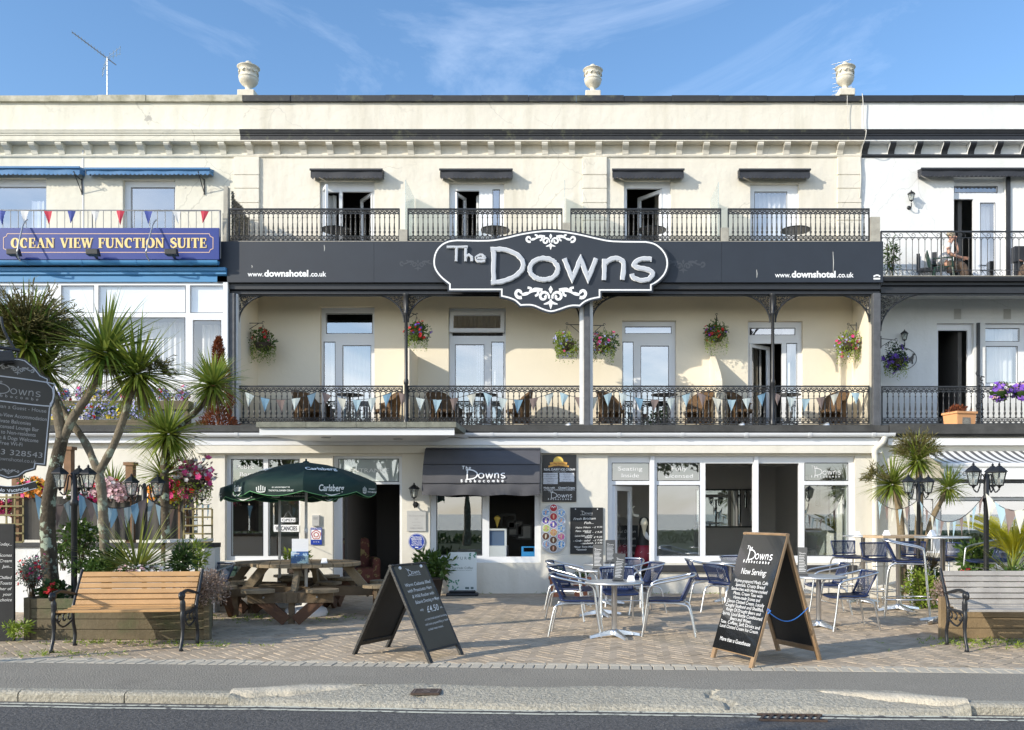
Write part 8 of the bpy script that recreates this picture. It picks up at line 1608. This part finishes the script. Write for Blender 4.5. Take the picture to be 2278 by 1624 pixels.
# ================================================================ RIGHT SHOP: striped awning, sofas
ya2 = YG-.95; x0, x1 = X(2075, YG-.5), 13.6; t = thing('striped_awning', 'grey and white striped awning with a white valance reading Licensed', 'awning', (9, YG, 2.5)); stripes('awning_stripe', (.74, .74, .72), (.10, .10, .105), 6.5, 'X', .8, duty=.55)
zA, zB = Z(1004, YG), Z(1030, ya2); b = MB(); n = 10; rows = [(YG-.02+(ya2-YG+.02)*i/n, zA+(zB-zA)*i/n-.04*math.sin(math.pi*i/n)) for i in range(n+1)]; b.mesh([p for y, z in rows for p in ((x0, y, z), (x1, y, z))], [(2*i, 2*i+1, 2*i+3, 2*i+2) for i in range(n)], True); b.build('cloth', 'awning_stripe', t, world=True)
zc_ = Z(1036, ya2); b = MB(); b.tube([(x0-.03, ya2, zc_), (x1, ya2, zc_)], .055, 12); b.build('front_bar', 'white_paint', t, world=True); b = MB(); b.box(x0, x1, ya2-.03, ya2-.02, Z(1066, ya2), Z(1042, ya2)); b.build('valance', 'letter_white', t, world=True); b = MB(); b.text('Licensed', .17, frame(X(2118, ya2), ya2-.03, Z(1059, ya2)), 'L', z=.003, fit=64*ya2/F); b.build('lettering', 'menu_grey', t, world=True)
mat('rattan_dark', (.06, .04, .03), .7, bs=60, bd=.8)
for u, l in ((2137, 'left dark rattan sofa end behind the shop glass'), (2185, 'right dark rattan sofa end behind the shop glass')): x = X(u, YG+.6); t = thing('rattan_sofa', l, 'sofa', (x, YG+.6, 0), 0, 'dark rattan sofas'); b = MB(); b.box(x-.26, x+.22, YG+.5, YG+.6, .2, 1.12); b.build('back', 'rattan_dark', t, world=True, bevel=.03); b = MB(); b.box(x-.26, x+.22, YG+.6, YG+1.2, .2, .5); b.build('seat', 'rattan_dark', t, world=True, bevel=.03)
t = thing('ramp_wall', 'low cream sloping kerb wall in front of the downpipe', 'low wall', (X(1950, 15.7), 15.7, 0)); b = MB(); b.prism([(X(1905, 15.7), 0), (X(2020, 15.7), 0), (X(2020, 15.7), .32), (X(1905, 15.7), .08)], frame(0, 15.85, 0), .25); b.build('wall', 'cream_ground', t, world=True)
# ================================================================ INSIDE THE DOORS
mat('floral', (.16, .06, .05), .9, stain=(9, .55, .58, (.34, .27, .12))); t = thing('floral_armchair', 'floral armchair just inside the dark entrance', 'armchair', (X(785, YG+1.1), YG+1.1, 0), R(20)); WM[t.name] = Matrix(); b = MB(); b.box(-.38, .38, -.35, .3, .12, .42); b.build('seat', 'floral', t, bevel=.05); b = MB(); b.box(-.36, .36, .2, .38, .3, 1.0); b.build('backrest', 'floral', t, bevel=.08)
for s in (-1, 1): b = MB(); b.box(s*.42-.08, s*.42+.08, -.36, .3, .12, .62); b.build('arm', 'floral', t, bevel=.06)
mat('brown_wood', (.10, .05, .025), .5)
for u, l in ((533, 'dark wooden settle behind the left pane of the bar window'), ): x = X(u+20, YG+.7); t = thing('settle', l, 'bench', (x, YG+.7, 0)); b = MB(); b.prism([(-.62, .35), (.62, .35), (.62, 1.0), (.35, 1.08), (0, 1.2), (-.35, 1.08), (-.62, 1.0)], frame(x, YG+.75, 0), .06); b.build('back', 'brown_wood', t, world=True, bevel=.01); b = MB(); b.box(x-.62, x+.62, YG+.72, YG+1.2, .35, .45); b.build('seat', 'brown_wood', t, world=True)
t = thing('freezer', 'white ice cream freezer with a blue glass front in the kiosk window', 'freezer', (X(1108, YG+.6), YG+.6, .5)); x0, x1 = X(1083, YG+.5), X(1127, YG+.5); b = MB(); b.box(x0, x1, YG+.5, YG+1.0, 0, Z(1215, YG+.5)); b.build('body', 'upvc', t, world=True, bevel=.01); b = MB(); b.panel(x0, x1, Z(1215, YG+.5), Z(1176, YG+.5), YG+.5, YG+.55, [(x0+.03, x1-.04, Z(1214, YG+.5), Z(1180, YG+.5))]); b.build('rim', 'upvc', t, world=True); mat('freezer_blue', (.10, .16, .28), .2); b = MB(); b.box(x0+.03, x1-.04, YG+.54, YG+.95, Z(1214, YG+.5), Z(1180, YG+.5)); b.build('glass_front', 'freezer_blue', t, world=True)
c = P(1106, 1174, YG+.7); t = thing('cone_lamp', 'small yellow ice cream cone model on top of the freezer', 'model cone', tuple(c)); b = MB(); b.lathe([(.005, 0), (.05, .16), (.065, .17), (.06, .2), (.03, .23), (0, .24)], c, 12); b.build('cone', 'yellow_logo', t, world=True)
mat('tray_blue', (.02, .22, .52), .4); x0, x1 = X(1160, YG+.4), X(1190, YG+.4); z0 = Z(1238, YG+.4); t = thing('cone_box', 'bright blue open box on the kiosk counter', 'box', (x0, YG+.4, z0)); b = MB(); b.panel(x0, x1, z0, z0+.19, YG+.4, YG+.6, [(x0+.04, x1-.02, z0+.09, z0+.17)]); b.build('box', 'tray_blue', t, world=True, bevel=.01); b = MB(); b.box(X(1075, YG), X(1200, YG), YG+.3, YG+.9, z0-.05, z0-.005); b.build('counter', 'brown_wood', t, world=True)
# pictures and mirrors in the café
def framed(name, label, cat, M, w_, h_, m, fr=.04): 
    t = thing(name, label, cat, tuple(M.translation), 0, 'framed things on the café walls'); b = MB(); b.panel(-w_/2, w_/2, -h_/2, h_/2, 0, .03, [(-w_/2+fr, w_/2-fr, -h_/2+fr, h_/2-fr)], M @ Matrix(((1, 0, 0, 0), (0, 0, 1, 0), (0, 1, 0, 0), (0, 0, 0, 1)) if False else Matrix.Identity(4))); b.build('frame', 'iron', t, world=True); b = MB(); b.face([M @ Vector(p) for p in ((-w_/2+fr, .015, -h_/2+fr), (w_/2-fr, .015, -h_/2+fr), (w_/2-fr, .015, h_/2-fr), (-w_/2+fr, .015, h_/2-fr))]); b.build('face', m, t, world=True)
SW = lambda y, z: Matrix.Translation((5.27, y, z)) @ Matrix.Rotation(R(-90), 4, 'Z') 
for y, z, w_, h_, l in ((YG+1.5, 1.75, .4, 1.3, 'tall dark framed mirror nearest the glass on the café side wall'), (YG+2.5, 1.9, .3, .5, 'small framed picture on the café side wall'), (YG+3.4, 1.8, .35, 1.1, 'tall framed mirror farther back on the café side wall')): framed('wall_mirror', l, 'mirror', SW(y, z), w_, h_, 'mirror')
framed('wall_mirror', 'wide mirror on the back wall of the café', 'mirror', Matrix.Translation((X(1612, YG+6.4), YG+6.44, 1.62)), 1.5, 1.0, 'mirror')
for i, (u, v) in enumerate(((1146, 1176), (1166, 1184), (1130, 1160))): framed('wall_picture', ('small framed photograph low on the dark kiosk wall', 'framed photograph with a pale print on the dark kiosk wall', 'upper framed photograph on the dark kiosk wall')[i], 'picture', Matrix.Translation((X(u, YG+2.7), YG+2.75, Z(v, YG+2.7))), .34, .34, ('room_grey', 'steel_plate', 'dark_room')[i])
# the ice cream cow figure in the café doorway
mat('cow_black', (.02, .02, .02), .5); mat('cow_red', (.28, .01, .03), .4, stain=(16, .66, .68, (.7, .65, .65))); mat('horn', (.62, .58, .48), .5)
yc_ = YG+.9; xc = X(1432, yc_); t = thing('cow_figure', 'standing black and white cow figure in a red dress holding an ice cream cone', 'statue', (xc, yc_, 0)); WM[t.name] = Matrix()
skinned('body', [(0, 0, .55, .16), (0, 0, .85, .15), (0, -.02, 1.10, .11), (0, -.05, 1.24, .09), (0, -.08, 1.36, .13), (0, -.22, 1.30, .08), (.10, -.02, .35, .07), (.10, 0, .05, .06), (-.10, -.02, .35, .07), (-.10, 0, .05, .06)], [(0, 1), (1, 2), (2, 3), (3, 4), (4, 5), (0, 6), (6, 7), (0, 8), (8, 9)], 'cow_black', t)
skinned('arm', [(.12, -.04, 1.06, .06), (.24, -.14, .92, .05), (.05, -.30, 1.02, .045), (-.02, -.32, 1.14, .05)], [(0, 1), (1, 2), (2, 3)], 'shirt_white', t); skinned('dress', [(0, 0, .42, (.24, .22)), (0, 0, .7, (.2, .19)), (0, -.01, .95, (.15, .14))], [(0, 1), (1, 2)], 'cow_red', t)
b = MB()
for s in (-1, 1): b.tube(smooth([(s*.10, -.05, 1.44), (s*.20, -.05, 1.46), (s*.24, -.06, 1.56), (s*.19, -.07, 1.64)], 4), [.032]*4+[.026]*4+[.016]*4+[.006], 8)
b.build('horns', 'horn', t); b = MB(); b.lathe([(.01, 1.0), (.055, 1.2), (.07, 1.21), (.07, 1.26), (.04, 1.33), (0, 1.35)], (-.02, -.36, .06), 12); b.build('ice_cream', 'lolly_cream', t)
for s in (-1, 1): b = MB(); b.box(s*.1-.07, s*.1+.07, -.16, .08, .0, .09); b.build('shoe', 'shirt_white', t, bevel=.03)
x = X(1395, YG+1.3); t = thing('menu_easel', 'chalk sign beside the cow figure in the dark doorway', 'chalk sign', (x, YG+1.3, 0)); b = MB(); b.box(x-.30, x+.22, YG+1.3, YG+1.33, .55, 1.25); b.build('panel', 'chalk_black', t, world=True); b = MB()
for i, s_ in enumerate(('Real Devon', 'Clotted Cream', 'Ice Cream', 'now Serving')): b.text(s_, .085, frame(x-.03, YG+1.3, 1.1-.14*i), shear=.2, z=.004, fit=.4)
b.build('lettering', 'chalk', t, world=True); b = MB(); b.box(x-.2, x-.16, YG+1.34, YG+1.38, 0, 1.2); b.box(x+.1, x+.14, YG+1.34, YG+1.38, 0, 1.2); b.build('leg', 'brown_wood', t, world=True)
